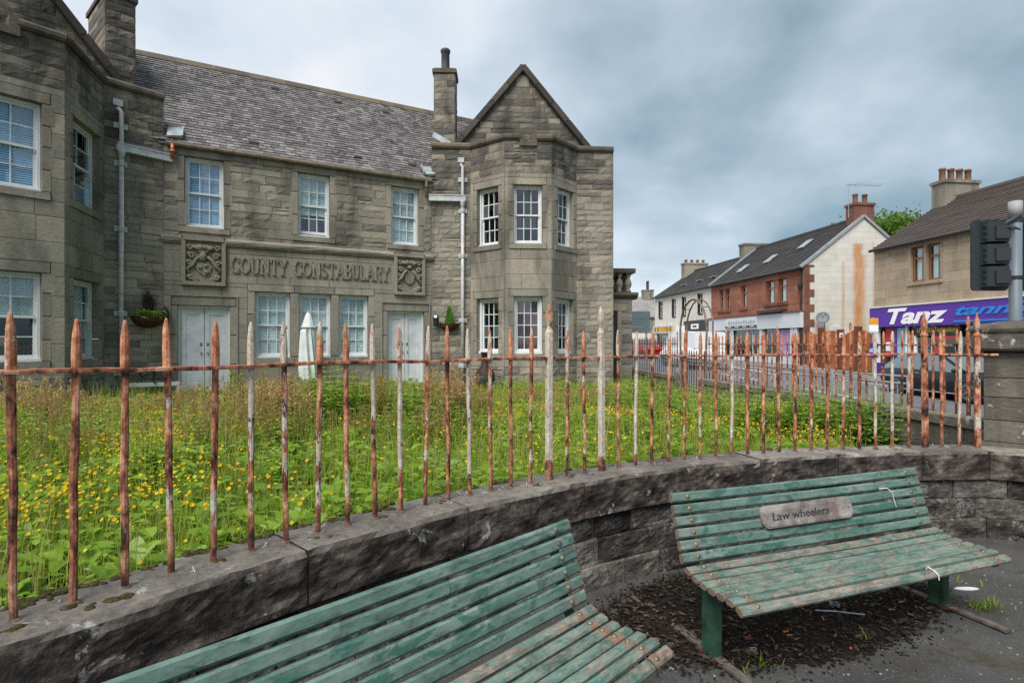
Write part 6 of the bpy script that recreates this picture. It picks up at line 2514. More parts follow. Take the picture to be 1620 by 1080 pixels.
for p0, p1 in ((1129, 1138), (1138.5, 1148), (1148.5, 1157), (1161, 1183), (1183.5, 1190), (1190.5, 1203), (1208, 1220), (1220.5, 1231)):
    a0, a1 = sa(p0), sa(p1)
    inst('shop_pane', PANE, ST.M((a0 + a1) / 2, -.06, (gz + .35 + 2.45) / 2, a1 - a0 - .05, .012, 2.1 - gz), rs_.t)
    rs_.trim('shop_mullion', 'sign_grey', a1 - .02, a1 + .03, -.1, -.02, gz + .35, 2.45)
rs_.trim('window_poster', 'lilac', sa(1232), sa(1252), -.09, -.05, gz + .35, 2.40)
rs_.trim('flower_ledge', 'charcoal', sa(1207), sa(1246), .0, .45, 3.46, 3.62)
b = MB()
b.tube([ST.W(R1 - .18, .08, 5.8), ST.W(R1 - .18, .08, gz)], .055, 8)
b.lathe([(.06, 0), (.14, .2), (.15, .34)], ST.W(R1 - .18, .12, 4.6), 8)
b.build('downpipe', MT['black_iron'], rs_.t)
# dish and meter box on the white gable
dish = thing('satellite_dish', 'pale round satellite dish on a bracket by the white gable', 'dish', tuple(gpl.W(.9, .4, 2.9)))
b = MB()
dc = gpl.W(.8, .45, 3.0)
nd = Vector((-.45, -.88, .25)).normalized()
Mx = Matrix.Translation(dc) @ nd.to_track_quat('Z', 'Y').to_matrix().to_4x4()
b.lathe([(.02, 0), (.19, .03), (.32, .08), (.335, .09), (.19, .02), (.02, -.01)], (0, 0, 0), 20, 0, Mx)
b.build('reflector', flat('grey dish', (.17, .19, .21), .6, .3, .2, .1, 3), dish, True)
b = MB()
b.tube([dc, dc + nd * .5], .015, 6)
b.ball(dc + nd * .52, .06, .06, .06, 8, 5)
b.tube([dc, gpl.W(1.1, .2, 2.9), gpl.W(1.1, .2, 1.9)], .03, 6)
b.build('dish_arm', MT['galv'], dish)
MB().box(1.75, 2.15, .0, .16, 2.05, 2.55, gpl.W).build('meter_box', MT['sign_grey'], rs_.t)

# --- the white shop and what lies beyond it
W0 = sa(1036)
gz = .55
ws_ = Shop('white_shop', 'white harled two storey shops with dark roof beyond the red shop', W0, R0 - .02, 6.0, 8.4, 7.3, 'harl', 'dark_tile', gz)
ww = [(sa(1043), sa(1048.5), 3.95, 5.45), (sa(1064), sa(1069), 3.95, 5.45), (sa(1080), sa(1085.5), 3.95, 5.45), (sa(1105), sa(1112), 3.95, 5.5)]
ws_.shell(ww + [(W0 + .4, R0 - .4, gz, 2.45)])
for a, c, b_, d in ww:
    ws_.window(a, c, b_, d, 'white')
    ws_.trim('window_margin', 'charcoal', a - .12, a, -.02, .03, b_ - .05, d + .1)
    ws_.trim('window_margin', 'charcoal', a, c, -.02, .035, b_ - .14, b_ - .001)
ws_.roof(rows=18)
ws_.gable(W0, 'harl')
stack(ws_.t, ST, W0 + .1, W0 + .9, -4.9, -2.6, 7.4, 9.05, 'ashlar', 4, .35, 'clay')
stack(ws_.t, ST, R0 - 1.0, R0 - .2, -4.6, -2.8, 7.4, 9.1, 'ashlar', 0)
q = R0 - .02
for f, s_ in ((.25, W0 + 4.4), (.28, W0 + 7.2), (.3, W0 + 9.4), (.35, W0 + 13)):
    p = ST.W(s_, -3.65 * f, 6.0 + 2.4 * f + .1)
    MB().bar(p - dd * .35, p + dd * .35, .4, .05, (0, 0, 1)).build('skylight', MT['lead'], ws_.t)
b = MB()
b.box(W0 + .1, sa(1072), .02, .2, 2.5, 3.2, ST.W)
f3 = b.build('fascia', MT['sign_grey'], ws_.t)
for i in range(12):
    a0 = W0 + .4 + (sa(1070) - W0 - .7) * i / 12
    mt_ = 'amber' if 4 <= i <= 7 else ('yellow' if i % 2 else 'tan_clay')
    MB().box(a0, a0 + .45, .2, .215, 2.62 + .06 * (i % 2), 3.08, ST.W).build('sign_print', MT[mt_], f3)
b = MB()
b.box(sa(1085), R0 - .05, .02, .2, 2.45, 3.4, ST.W)
f4 = b.build('fascia', MT['charcoal'], ws_.t)
MB().box(sa(1097), sa(1109), .2, .215, 2.72, 3.12, ST.W).build('sign_print', MT['sign_white'], f4)
MB().box(sa(1100), sa(1106), .215, .22, 2.85, 3.0, ST.W).build('sign_print', MT['charcoal'], f4)
MB().box(sa(1079), sa(1087), .2, .5, 2.55, 3.05, ST.W).build('hanging_sign', MT['sign_white'], ws_.t)
for px_, mt_ in ((1037, 'harl'), (1072, 'harl'), (1079, 'charcoal'), (1100, 'galv'), (1117, 'charcoal')):
    ws_.trim('pilaster', mt_, sa(px_), sa(px_) + .5, -.03, .1, gz - .3, 2.46)
MB().box(W0 + .4, R0 - .4, -1.2, -1.1, gz - .3, 2.5, ST.W).build('shop_interior', MT['room'], ws_.t)
for p0, p1, mt_ in ((1041, 1053, 'sign_white'), (1054, 1058, 'charcoal'), (1062, 1071, 'sign_white')):
    ws_.trim('window_poster', mt_, sa(p0), sa(p1), -.5, -.45, gz + .3, 2.3)
for p0, p1 in ((1041, 1071), (1088, 1099), (1103, 1116)):
    inst('shop_pane', PANE, ST.M((sa(p0) + sa(p1)) / 2, -.06, 1.55, sa(p1) - sa(p0), .02, 1.9), ws_.t)

far = thing('stone_cottage', 'distant grey stone house with slate roof and tall chimneys past the white shop', 'building', (14, 66, .8))
FP = Plane(11.2, 64.0, 1.0, -.12)
b = MB()
b.add([FP.W(0, 0, 0), FP.W(5.6, 0, 0), FP.W(5.6, 0, 4.6), FP.W(0, 0, 4.6)], [(0, 1, 2, 3)])
b.add([FP.W(5.6, 0, 0), FP.W(5.6, -8, 0), FP.W(5.6, -8, 4.6), FP.W(5.6, -4, 7.0), FP.W(5.6, 0, 4.6)], [(0, 1, 2, 3, 4)])
b.build('wall', MT['ashlar'], far)
b = MB()
b.hexa([FP.W(-.2, .2, 4.5), FP.W(5.7, .2, 4.5), FP.W(5.7, -4, 7.1), FP.W(-.2, -4, 7.1), FP.W(-.2, .2, 4.65), FP.W(5.7, .2, 4.65), FP.W(5.7, -4, 7.25), FP.W(-.2, -4, 7.25)])
b.build('roof', MT['slate'], far)
stack(far, FP, 4.3, 5.6, -4.6, -3.2, 4.6, 7.9, 'ashlar', 2, 1.1, 'dark_clay')
stack(far, FP, -.2, 1.6, -4.6, -3.4, 6.4, 8.1, 'red_dark', 2, .5, 'tan_clay')
rsn = thing('road_sign', 'back of a large grey road sign on a slim pole by the far houses', 'sign', (6.1, 25.0, .1))
for z0, z1 in ((2.72, 3.05), (2.36, 2.70), (2.10, 2.34)):
    MB().box(5.35, 6.28, 25.0, 25.03, z0, z1).build('sign_panel', flat('grey sign back', (.10, .14, .15), .6, .3, .2, .1, 2), rsn)
MB().tube([(6.12, 25.08, 0), (6.12, 25.08, 3.15)], .05, 8).build('pole', MT['galv'], rsn)
fw_ = thing('rendered_wall', 'pale rendered yard wall under the back of the road sign', 'wall', (12.0, 57, .6))
MB().box(9.5, 14.6, 57, 57.3, .4, 2.6).build('wall_face', MT['harl'], fw_)

# --- tree behind the roofs
tree = thing('broadleaf_tree', 'bushy green tree rising behind the roofs of the shops', 'tree', (33.0, 46.0, .4))
b = MB()
b.tube([(33, 46, 0), (33.1, 46, 3), (32.9, 46.1, 6)], [.35, .28, .2], 8)
for i in range(9):
    a_ = i * .7
    b.tube([(33, 46, 4 + .3 * i), (33 + 2.2 * math.cos(a_), 46 + 2.2 * math.sin(a_), 6.3 + .35 * i), (33 + 3.6 * math.cos(a_), 46 + 3.6 * math.sin(a_), 7.6 + .3 * i)], [.14, .09, .03], 6)
b.build('trunk', MT['bark'], tree)
N = 16000
lv = []
r_ = np.random.RandomState(3)
cents = np.array([(33 + 4.8 * math.cos(i * 2.4) * ((i % 5) / 5 + .2), 46 + 3.2 * math.sin(i * 2.4) * ((i % 4) / 4 + .2), 8.0 + 3.9 * ((i * 7) % 11) / 11) for i in range(34)])
ci = r_.randint(0, len(cents), N)
P = cents[ci] + r_.normal(0, 1, (N, 3)) * np.array([.75, .75, .5])
ax1 = r_.normal(0, 1, (N, 3)); ax1 /= np.linalg.norm(ax1, axis=1)[:, None]
ax2 = np.cross(ax1, r_.normal(0, 1, (N, 3))); ax2 /= np.linalg.norm(ax2, axis=1)[:, None]
V = np.stack([P - ax1 * .16, P + ax2 * .09, P + ax1 * .16, P - ax2 * .09], 1).reshape(-1, 3)
b = MB()
b.v = [tuple(q) for q in V - np.array([33.0, 46.0, .4])]
b.f = [(4 * i, 4 * i + 1, 4 * i + 2, 4 * i + 3) for i in range(N)]
tone = (ci * .37 % 1) * .6 + r_.rand(N) * .4
b.a = list(np.repeat(tone, 4))
b.build('crown', MT['tree_leaf'], tree, local=True)

# --- guard rail along the near kerb
gr = thing('guard_rail', 'grey tubular pedestrian guard rail along the near kerb', 'guard rail', (7.5, 14, 0))
gx = lambda y: near_k(y) - .35
gz_ = lambda y: max(-.03, side_z(y))
for i in range(6):
    y0, y1 = 10.6 + 2.05 * i, 10.6 + 2.05 * (i + 1) - .06
    b = MB()
    for y in (y0, y1):
        b.tube([(gx(y), y, gz_(y)), (gx(y), y, gz_(y) + 1.0)], .024, 6)
    for h in (1.0, .18, .86):
        b.tube([(gx(y0), y0, gz_(y0) + h), (gx(y1), y1, gz_(y1) + h)], .022, 6)
    b.build('frame', MT['galv'], gr)
    for j in range(1, 17):
        y = y0 + (y1 - y0) * j / 17
        MB().tube([(gx(y), y, gz_(y) + .18), (gx(y), y, gz_(y) + .86)], .009, 5).build('upright', MT['galv'], gr)

# --- traffic light by the pier
tl_ = thing('traffic_light', 'traffic signal seen from behind on a grey pole beside the stone pier', 'traffic light', (7.78, 8.5, 0))
MB().tube([(7.78, 8.5, -.1), (7.78, 8.5, 3.55)], .082, 16).build('pole', flat('grey signal pole', (.13, .165, .19), .5, .4, 0, .1, 3), tl_, True)
MB().tube([(7.78, 8.5, 3.55), (7.78, 8.5, 3.80)], .088, 16).build('pole_cap', flat('pale grey cap', (.26, .265, .27), .6, .3, 0, .1, 3), tl_, True)
TP = Plane(6.99, 8.38, 1, -.06)                      # back of the head
dk = flat('signal backing board', (.020, .027, .032), .55, .4, 0, .15, 4)
b = MB()
pts = []
for cx_, cz_, a0 in ((.21, .48, 0), (-.21, .48, 90), (-.21, -.48, 180), (.21, -.48, 270)):
    for i in range(4):
        a_ = math.radians(a0 + 30 * i)
        pts.append((.28 + cx_ + .06 * math.cos(a_), 2.95 + cz_ + .06 * math.sin(a_)))
b.prism(pts, -.025, 0, lambda u, d, v: TP.W(u, d, v))
hd_ = b.build('backing_board', dk, tl_)
for k in range(3):
    z0 = 2.46 + .335 * k
    b = MB()
    b.hexa([TP.W(.13, .0, z0), TP.W(.50, .0, z0), TP.W(.50, .0, z0 + .315), TP.W(.13, .0, z0 + .315), TP.W(.16, .11, z0 + .01), TP.W(.46, .13, z0 + .01), TP.W(.46, .13, z0 + .305), TP.W(.16, .11, z0 + .305)])
    h_ = b.build('lamp_housing', dk, tl_)
    b = MB()
    b.box(.26, .47, .12, .15, z0 + .05, z0 + .24, TP.W)
    for j in range(3):
        b.box(.135, .18, .05, .1, z0 + .05 + .09 * j, z0 + .08 + .09 * j, TP.W)
    b.build('housing_cover', MT['charcoal'], h_)
    b = MB()                                          # visor on the far side
    p = TP.W(.30, -.03, z0 + .16)
    b.tube([p, p + Vector((-TP.nx, -TP.ny, 0)) * .22], .12, 14)
    b.build('visor', MT['charcoal'], h_)
b = MB()
b.tube([TP.W(.42, .1, 3.40), TP.W(.55, .18, 3.50), (7.70, 8.5, 3.56)], .035, 8)
MB().tube([TP.W(.36, .13, 3.36), TP.W(.55, .2, 3.30), (7.72, 8.46, 3.40)], .014, 6).build('cable', dk, tl_)
MB().tube([TP.W(.50, .05, 2.48), (7.72, 8.48, 2.62)], .012, 6).build('cable', dk, tl_)
b.build('bracket', dk, tl_)
MB().lathe([(.094, 0), (.094, .07)], (7.78, 8.5, 3.48), 14).build('clamp', dk, tl_)
MB().lathe([(.092, 0), (.092, .05)], (7.78, 8.5, 2.60), 14).build('clamp', dk, tl_)
b = MB()
b.box(8.0, 8.5, 8.55, 8.72, 2.44, 3.4)
b.tube([(7.8, 8.52, 3.5), (8.1, 8.6, 3.38)], .03, 6)
b.build('second_head', dk, tl_)


# ------------------------------------------------------------------ cars
CARGLASS = flat('tinted car glass', (.13, .17, .19), .04, .9, 0, .05, 1)
ALLOY = flat('bright alloy wheel', (.62, .63, .64), .35, .5, .4, .05, 4)


def make_car(name, label, cat, paint, roof_h=1.46, L=4.5, Wd=1.82, van=False, group=None):
    t = thing(name, label, cat, (0, 0, 0), 0, group)
    hw = Wd / 2
    # stations: x (front = +), lower z, belt z, half width at belt
    if van:
        st = [(-L / 2, .55, .95, .86), (-L / 2 + .1, .34, 1.1, .96), (-1.3, .28, 1.15, 1), (0, .26, 1.15, 1), (1.2, .28, 1.12, 1), (1.75, .3, 1.02, .97), (L / 2 - .1, .38, .85, .9), (L / 2, .5, .7, .8)]
        rf = [(-L / 2 + .06, 1.1, .93), (-L / 2 + .12, roof_h - .06, .88), (-1.3, roof_h, .88), (.4, roof_h, .88), (.95, roof_h - .12, .86), (1.72, 1.04, .94)]
    else:
        st = [(-L / 2, .48, .80, .78), (-L / 2 + .1, .36, .93, .9), (-1.75, .25, .97, .98), (-1.35, .2, .97, 1), (-.5, .18, .96, 1), (.5, .18, .93, 1), (1.35, .2, .90, .99), (1.8, .26, .82, .95), (L / 2 - .12, .34, .70, .86), (L / 2, .45, .60, .74)]
        rf = [(-L / 2 + .16, .94, .86), (-1.62, roof_h - .16, .76), (-1.0, roof_h - .02, .76), (-.1, roof_h, .77), (.35, roof_h - .06, .76), (1.18, .93, .88)]
    n = 12
    b = MB()
    vs, fs = [], []
    for x, zl, zb_, w in st:
        sec = [(0, zl), (.75 * w, zl), (.93 * w, zl + .06), (.985 * w, zl + .22), (1.0 * w, zl + (zb_ - zl) * .6), (.965 * w, zb_ - .03), (.88 * w, zb_), (0, zb_ + .025)]
        ring_ = [(y * hw, z_) for y, z_ in sec] + [(-y * hw, z_) for y, z_ in sec[-2:0:-1]]
        vs += [(x, y, z_) for y, z_ in ring_]
    n = len(ring_)
    for i in range(len(st) - 1):
        for j in range(n):
            fs.append((i * n + j, i * n + n + j, i * n + n + (j + 1) % n, i * n + (j + 1) % n))
    fs += [tuple(range(n)), tuple((len(st) - 1) * n + j for j in range(n))[::-1]]
    b.add(vs, fs)
    b.build('body', paint, t, True, local=True)
    b = MB()                                          # greenhouse: dark glass with a painted roof above
    vs, fs = [], []
    for x, z_, w in rf:
        vs += [(x, -w * hw, z_), (x, w * hw, z_)]
    low_ = [(x, max(.86, min(.97, z_ if i in (0, len(rf) - 1) else .9)), .93) for i, (x, z_, w) in enumerate(rf)]
    o = len(vs)
    for x, z_, w in low_:
        vs += [(x, -w * hw, z_), (x, w * hw, z_)]
    k = len(rf)
    for i in range(k - 1):
        for s_ in (0, 1):
            fs.append((o + 2 * i + s_, o + 2 * i + 2 + s_, 2 * i + 2 + s_, 2 * i + s_))
    for i in (0, k - 2):
        fs.append((2 * i, 2 * i + 1, 2 * i + 3, 2 * i + 2))
    b.add(vs, fs)
    b.build('glazing', CARGLASS if not van else paint, t, local=True)
    b = MB()
    for i in range(1, k - 2):
        (x0, z0, w0), (x1, z1, w1) = rf[i], rf[i + 1]
        b.hexa([(x0, -w0 * hw - .01, z0 - .05), (x1, -w1 * hw - .01, z1 - .05), (x1, w1 * hw + .01, z1 - .05), (x0, w0 * hw + .01, z0 - .05),
                (x0, -w0 * hw * .93, z0 + .02), (x1, -w1 * hw * .93, z1 + .02), (x1, w1 * hw * .93, z1 + .02), (x0, w0 * hw * .93, z0 + .02)])
    b.build('roof', paint, t, local=True)
    for y in (-1, 1):
        for (x0, z0, w0), (x1, z1, w1) in ((rf[0], rf[1]), (rf[-1], rf[-2])):
            MB().bar((x0, y * w0 * hw, z0), (x1, y * w1 * hw, z1), .06, .05, (0, 1, 0)).build('pillar', paint, t, local=True)
        MB().bar((-.35, y * .94 * hw, .93), (-.3, y * .785 * hw, roof_h - .04), .09, .03, (0, 1, 0)).build('pillar', paint, t, local=True)
    for x in (-1.36, 1.36):
        for y in (-1, 1):
            wb = MB()
            M = Matrix.Translation((x, y * (hw - .10), .33)) @ Matrix.Rotation(math.pi / 2 * y, 4, 'X')
            wb.lathe([(.20, -.10), (.31, -.10), (.33, -.06), (.33, .06), (.31, .10), (.20, .10)], (0, 0, 0), 24, 0, M)
            wl = wb.build('wheel', MT['charcoal'], t, True, local=True)
            sb = MB()
            for j in range(7):
                a_ = 2 * math.pi * j / 7
                d_ = Vector((math.cos(a_), 0, math.sin(a_)))
                c_ = Vector((x, y * (hw - .015), .33))
                sb.bar(c_ + d_ * .03, c_ + d_ * .215, .03, .03, (0, 1, 0))
            sb.tube([Vector((x + .222 * math.cos(2 * math.pi * j / 24), y * (hw - .012), .33 + .222 * math.sin(2 * math.pi * j / 24))) for j in range(24)], .014, 6, closed=True)
            sb.build('rim', ALLOY, wl, local=True)
            ab_ = MB()
            ab_.tube([Vector((x + .37 * math.cos(math.pi * j / 12), y * (hw - .005), .31 + .37 * math.sin(math.pi * j / 12))) for j in range(13)], .022, 6)
            ab_.build('wheel_arch', MT['charcoal'], t, local=True)
    for y in (-1, 1):
        MB().hexa([(-L / 2 - .005, y * .5 * hw, .68), (-L / 2 + .12, y * .92 * hw, .68), (-L / 2 + .16, y * .92 * hw, .82), (-L / 2 + .02, y * .5 * hw, .82), (-L / 2 + .03, y * .5 * hw, .69), (-L / 2 + .22, y * .97 * hw, .69), (-L / 2 + .26, y * .955 * hw, .84), (-L / 2 + .06, y * .5 * hw, .83)]).build('tail_light', MT['red_paint'], t, local=True)
        MB().ball((.98, y * (hw + .07), .98), .07, .10, .06, 8, 5).build('mirror', paint, t, True, local=True)
        MB().box(L / 2 - .22, L / 2 - .02, y * .62 * hw - .16, y * .62 * hw + .16, .55, .66).build('headlight', MT['dark_glass'], t, local=True)
        for x in (-.55, .45):
            MB().box(x, x + .16, y * hw * .985 - .012, y * hw * .985 + .012, .82, .845).build('door_handle', MT['galv'], t, local=True)
        MB().box(-1.0, 1.0, y * hw - .012, y * hw + .010, .235, .27).build('sill_trim', MT['galv'], t, local=True)
    return t


def paint_mat(name, col):
    m = Mat(name, .35, .25)
    m.color(col)
    m.b.inputs['Coat Weight'].default_value = .35
    m.b.inputs['Coat Roughness'].default_value = .05
    return m.m


blk = paint_mat('black car paint', (.008, .009, .011))
car = make_car('parked_car', 'black saloon car with silver spoked wheels parked by the purple shop', 'car', blk, group='vehicles on the road')
wheel_w = Vector((13.75, 19.6, 0))                    # rear near wheel
dcar = Vector((.125, -.992, 0)).normalized()
nside = Vector((-.992, -.125, 0))
cc = wheel_w + dcar * 1.36 - nside * .81
car.location = (cc.x, cc.y, road_z(18.2) - .01)
car.rotation_euler = (math.atan2(-.035, 1) * 0 - .0, 0, math.atan2(dcar.y, dcar.x))
red = make_car('parked_car', 'small red hatchback far down the road behind dark railings', 'car', paint_mat('red car paint', (.42, .02, .02)), group='vehicles on the road', L=3.9)
red.location = (10.9, 45.0, road_z(45.0))
red.rotation_euler = (0, 0, math.atan2(-.992, .125))
van = make_car('parked_van', 'white panel van parked far down the road past the iron hoop', 'van', paint_mat('white van paint', (.62, .64, .66)), 2.0, 4.9, 1.95, True, group='vehicles on the road')
van.location = (10.2, 31.5, road_z(31.5))
van.rotation_euler = (0, 0, math.atan2(.992, -.125))

# ------------------------------------------------------------------ things on and before the constabulary
def wall_basket(pl, a, z, r, label, planting):
    t = thing('hanging_basket', label, 'hanging basket', tuple(pl.W(a, .3, z)), 0, 'half round planters on the building')
    b = MB()
    vs, fs = [], []
    n1, n2 = 12, 6
    for i in range(n2 + 1):
        ph = math.pi / 2 * i / n2
        for j in range(n1 + 1):
            th = math.pi * j / n1
            vs.append(pl.W(a + r * math.cos(th) * math.cos(ph), .03 + r * math.sin(th) * math.cos(ph), z - r * .75 * math.sin(ph)))
    for i in range(n2):
        for j in range(n1):
            fs.append((i * (n1 + 1) + j, i * (n1 + 1) + j + 1, (i + 1) * (n1 + 1) + j + 1, (i + 1) * (n1 + 1) + j))
    fs.append(tuple(range(n1 + 1))[::-1])
    b.add(vs, fs)
    b.build('bowl', flat('brown coir basket', (.085, .04, .028), .9, .2, 0, .3, 20), t, True)
    b = MB()
    b.tube([pl.W(a + r * math.cos(math.pi * j / 12), .03 + r * math.sin(math.pi * j / 12), z) for j in range(13)], .015, 6)
    b.build('rim', MT['black_iron'], t)
    pb = MB()
    if planting == 'trailing':
        for i in range(170):
            th, rr = rnd.uniform(0, math.pi), r * rnd.uniform(.2, 1.15)
            p = pl.W(a + rr * math.cos(th), .04 + rr * math.sin(th), z + rnd.uniform(-.03, .16))
            d = Vector((rnd.gauss(0, 1), rnd.gauss(0, 1), rnd.uniform(-.2, 1))).normalized() * rnd.uniform(.04, .09)
            s_ = d.orthogonal().normalized() * rnd.uniform(.012, .025)
            pb.add([p - d, p + s_, p + d, p - s_], [(0, 1, 2, 3)], rnd.uniform(.35, .95))
        pb.build('foliage', MT['leaf'], t)
        sb = MB()
        for i in range(60):
            x = a + rnd.gauss(0, .06)
            p = pl.W(x, .12 + rnd.uniform(-.06, .1), z + .1)
            q = pl.W(x + rnd.gauss(0, .06), .10 + rnd.uniform(-.06, .1), z + rnd.uniform(.35, .62))
            sb.tube([p, p.lerp(q, .5) + Vector((rnd.gauss(0, .02), 0, 0)), q], .006, 4)
        sb.build('dry_stems', flat('dry stems', (.05, .035, .03), .9, .1), t)
    else:
        for i in range(420):
            h_ = rnd.random()
            rr = .14 * (1 - h_ * .75) * rnd.uniform(.5, 1.1)
            th = rnd.uniform(0, 6.28)
            p = pl.W(a + rr * math.cos(th), .16 + rr * math.sin(th), z + .02 + .46 * h_)
            d = Vector((rnd.gauss(0, .5), rnd.gauss(0, .5), 1)).normalized() * .035
            s_ = d.orthogonal().normalized() * .014
            pb.add([p - d, p + s_, p + d, p - s_], [(0, 1, 2, 3)], rnd.uniform(.5, 1.0))
        pb.build('foliage', MT['fern'], t)


def lantern(pl, a, z, label, glass_mat):
    t = thing('wall_lantern', label, 'lantern', tuple(pl.W(a, .15, z)), 0, 'lanterns by the doors')
    b = MB()
    c = pl.W(a, .17, 0)
    b.lathe([(.03, z - .22), (.06, z - .2), (.085, z + .02), (.1, z + .03), (.06, z + .1), (.02, z + .14), (.012, z + .17)], (c.x, c.y, 0), 6)
    b.build('lamp_body', glass_mat, t)
    b = MB()
    b.tube([pl.W(a, .0, z - .12), pl.W(a, .08, z - .05), pl.W(a, .17, z + .14)], .012, 6)
    b.box(a - .035, a + .035, .0, .02, z - .2, z - .02, pl.W)
    for i in range(6):
        th = math.pi / 3 * i
        b.tube([c + Vector((.062 * math.cos(th), .062 * math.sin(th), z - .2)), c + Vector((.09 * math.cos(th), .09 * math.sin(th), z + .03))], .006, 4)
    b.build('bracket', MT['black_iron'], t)


wall_basket(LWG, LWG.at(233), 2.20, .33, 'brown half round wall basket of trailing greens beside the pipe', 'trailing')
wall_basket(RWG, RWG.at(711), 2.16, .27, 'half round wall planter holding a small yellow green conifer', 'conifer')
lantern(LWG, LWG.at(257), 2.30, 'dark metal wall lantern beside the trailing basket', MT['charcoal'])
lantern(RWG, RWG.at(690), 2.30, 'small glass wall lantern beside the conifer planter', MT['dark_glass'])

pz = garden_z(-4.6, 12.6)
PX_ = FAC.W(FAC.at(483), .55, 0)
par = thing('garden_parasol', 'closed white garden parasol standing before the middle windows', 'parasol', (PX_.x, PX_.y, .3))
pc_ = Vector((PX_.x, PX_.y, 0))
b = MB()
prof = [(.05, 2.36), (.09, 2.27), (.165, 2.06), (.20, 2.0), (.15, 1.985), (.165, 1.9), (.185, 1.6), (.20, 1.3), (.215, 1.0), (.20, .72)]
vs, fs = [], []
nf = 20
for r, z in prof:
    r *= .88
    for j in range(nf):
        th = 2 * math.pi * j / nf
        rr = r * (1 + (.2 if j % 2 else -.2) + .12 * math.sin(j * 1.9)) if z < 1.95 else (r * (1 + .05 * (j % 2)) if z > 2.03 else r * (1 + (.1 if j % 5 == 0 else -.05)))
        tw = .35 * (2.0 - z) if z < 1.95 else 0
        vs.append(pc_ + Vector((rr * math.cos(th + tw), rr * math.sin(th + tw), z + (rnd.uniform(-.05, .05) if z < .8 else 0))))
for i in range(len(prof) - 1):
    for j in range(nf):
        fs.append((i * nf + j, i * nf + (j + 1) % nf, i * nf + nf + (j + 1) % nf, i * nf + nf + j))
fs.append(tuple(range(nf)))
b.add(vs, fs)
b.build('canopy', MT['white'], par)
MB().tube([pc_ + Vector((0, 0, .25)), pc_ + Vector((0, 0, 2.42))], .022, 8).build('pole', MT['pipe'], par)
MB().lathe([(.24, .22), (.24, .28), (.2, .32), (.04, .34)], pc_, 14).build('base', MT['charcoal'], par)

tp = Vector((-8.15, 11.55, 0))
TB = Plane(tp.x, tp.y, .80, .60)
tbl = thing('garden_table', 'weathered pale metal garden table under the wall basket', 'table', (tp.x, tp.y, .25))
for i in range(7):
    MB().box(-.02, 1.02, -.52 + .075 * i, -.452 + .075 * i, .735, .755, TB.W).build('table_slat', MT['pipe'], tbl)
b = MB()
b.box(0, 1.0, -.53, -.50, .68, .734, TB.W)
b.box(0, 1.0, -.01, .02, .68, .734, TB.W)
b.build('apron', MT['pipe'], tbl)
for a_ in (.02, .95):
    for n_ in (-.5, -.03):
        MB().box(a_, a_ + .045, n_, n_ + .045, .2, .68, TB.W).build('leg', MT['pipe'], tbl)
fp = thing('fire_bowl', 'black iron fire bowl on curved legs standing on the garden table', 'fire bowl', tuple(TB.W(.5, -.26, .755)))
c = TB.W(.55, -.26, 0)
MB().lathe([(.06, .98), (.22, 1.0), (.33, 1.06), (.35, 1.07), (.34, 1.085), (.2, 1.03), (.05, 1.01)], c, 18).build('bowl', MT['black_iron'], fp, True)
for i in range(4):
    th = .6 + math.pi / 2 * i
    d = Vector((math.cos(th), math.sin(th), 0))
    MB().tube([c + d * .2 + Vector((0, 0, 1.0)), c + d * .27 + Vector((0, 0, .94)), c + d * .2 + Vector((0, 0, .86)), c + d * .27 + Vector((0, 0, .78)), c + d * .32 + Vector((0, 0, .76))], .02, 6).build('leg', MT['black_iron'], fp)
cq = Vector((-.72, 14.7, 0))
chm = thing('chiminea', 'rusty brown cast iron chiminea by the right bay window', 'chiminea', (cq.x, cq.y, .25))
iron = flat('brown cast iron', (.045, .026, .022), .7, .3, 0, .4, 10)
MB().lathe([(.10, .42), (.22, .5), (.27, .65), (.25, .82), (.14, .97), (.10, 1.05), (.095, 1.32), (.12, 1.34), (.12, 1.37), (.08, 1.37)], cq, 16).build('bowl', iron, chm, True)
for i in range(3):
    th = .5 + 2.1 * i
    d = Vector((math.cos(th), math.sin(th), 0))
    MB().tube([cq + d * .12 + Vector((0, 0, .5)), cq + d * .3 + Vector((0, 0, .25))], .02, 6).build('leg', iron, chm)
b = MB()
b.ball(cq + Vector((-.05, -.26, .66)), .1, .03, .1, 10, 6)
b.build('mouth', MT['charcoal'], chm)

# ------------------------------------------------------------------ the overgrown garden
def inside(x, y, m_=0.0):
    """is the spot inside the garden (behind the front wall, before the building, left of the street wall)?"""
    if x < -1.62:
        lo = wall_y(-1.62) + (x + 1.62) * 1.28
    elif x < 4.02:
        lo = wall_y(x)
    else:
        lo = 5.6 + (x - 4.02) * 1.5
    if y < lo + .17 + m_ or x > street_x(y) - .22 or y < .6:
        return False
    for pl in (FAC, RWG, LWG):
        pass
    if x < LWG.W(0, 0, 0).x + .0:
        n = (x - C.x) * LWG.nx + (y - C.y) * LWG.ny
        return n > .1
    if x < RWG.x:
        n = (x - FAC.x) * FAC.nx + (y - FAC.y) * FAC.ny
        return n > .12
    if -1.2 < x < 1.9:
        return y < 15.05
    return y < 15.7 if x < 3 else y < 18.3


def scatter(n, near_power=1.0, margin=0.0):
    """spots in the wedge that the lens can see, thinner with distance"""
    out = []
    while len(out) < n:
        d = 1.3 + 16.5 * rnd.random() ** near_power
        u = rnd.uniform(-1.02, .62) if rnd.random() < .88 else rnd.uniform(-1.9, -1.02)
        x, y = u * d, d
        if inside(x, y, margin):
            out.append((x, y))
    return out


def patchy(x, y, k=1.0):
    return .5 + .25 * math.sin(x * 1.3 * k + 1.1 * math.sin(y * .9 * k)) + .25 * math.sin(y * 1.7 * k + 1.3 * math.sin(x * 1.1 * k) + 2)


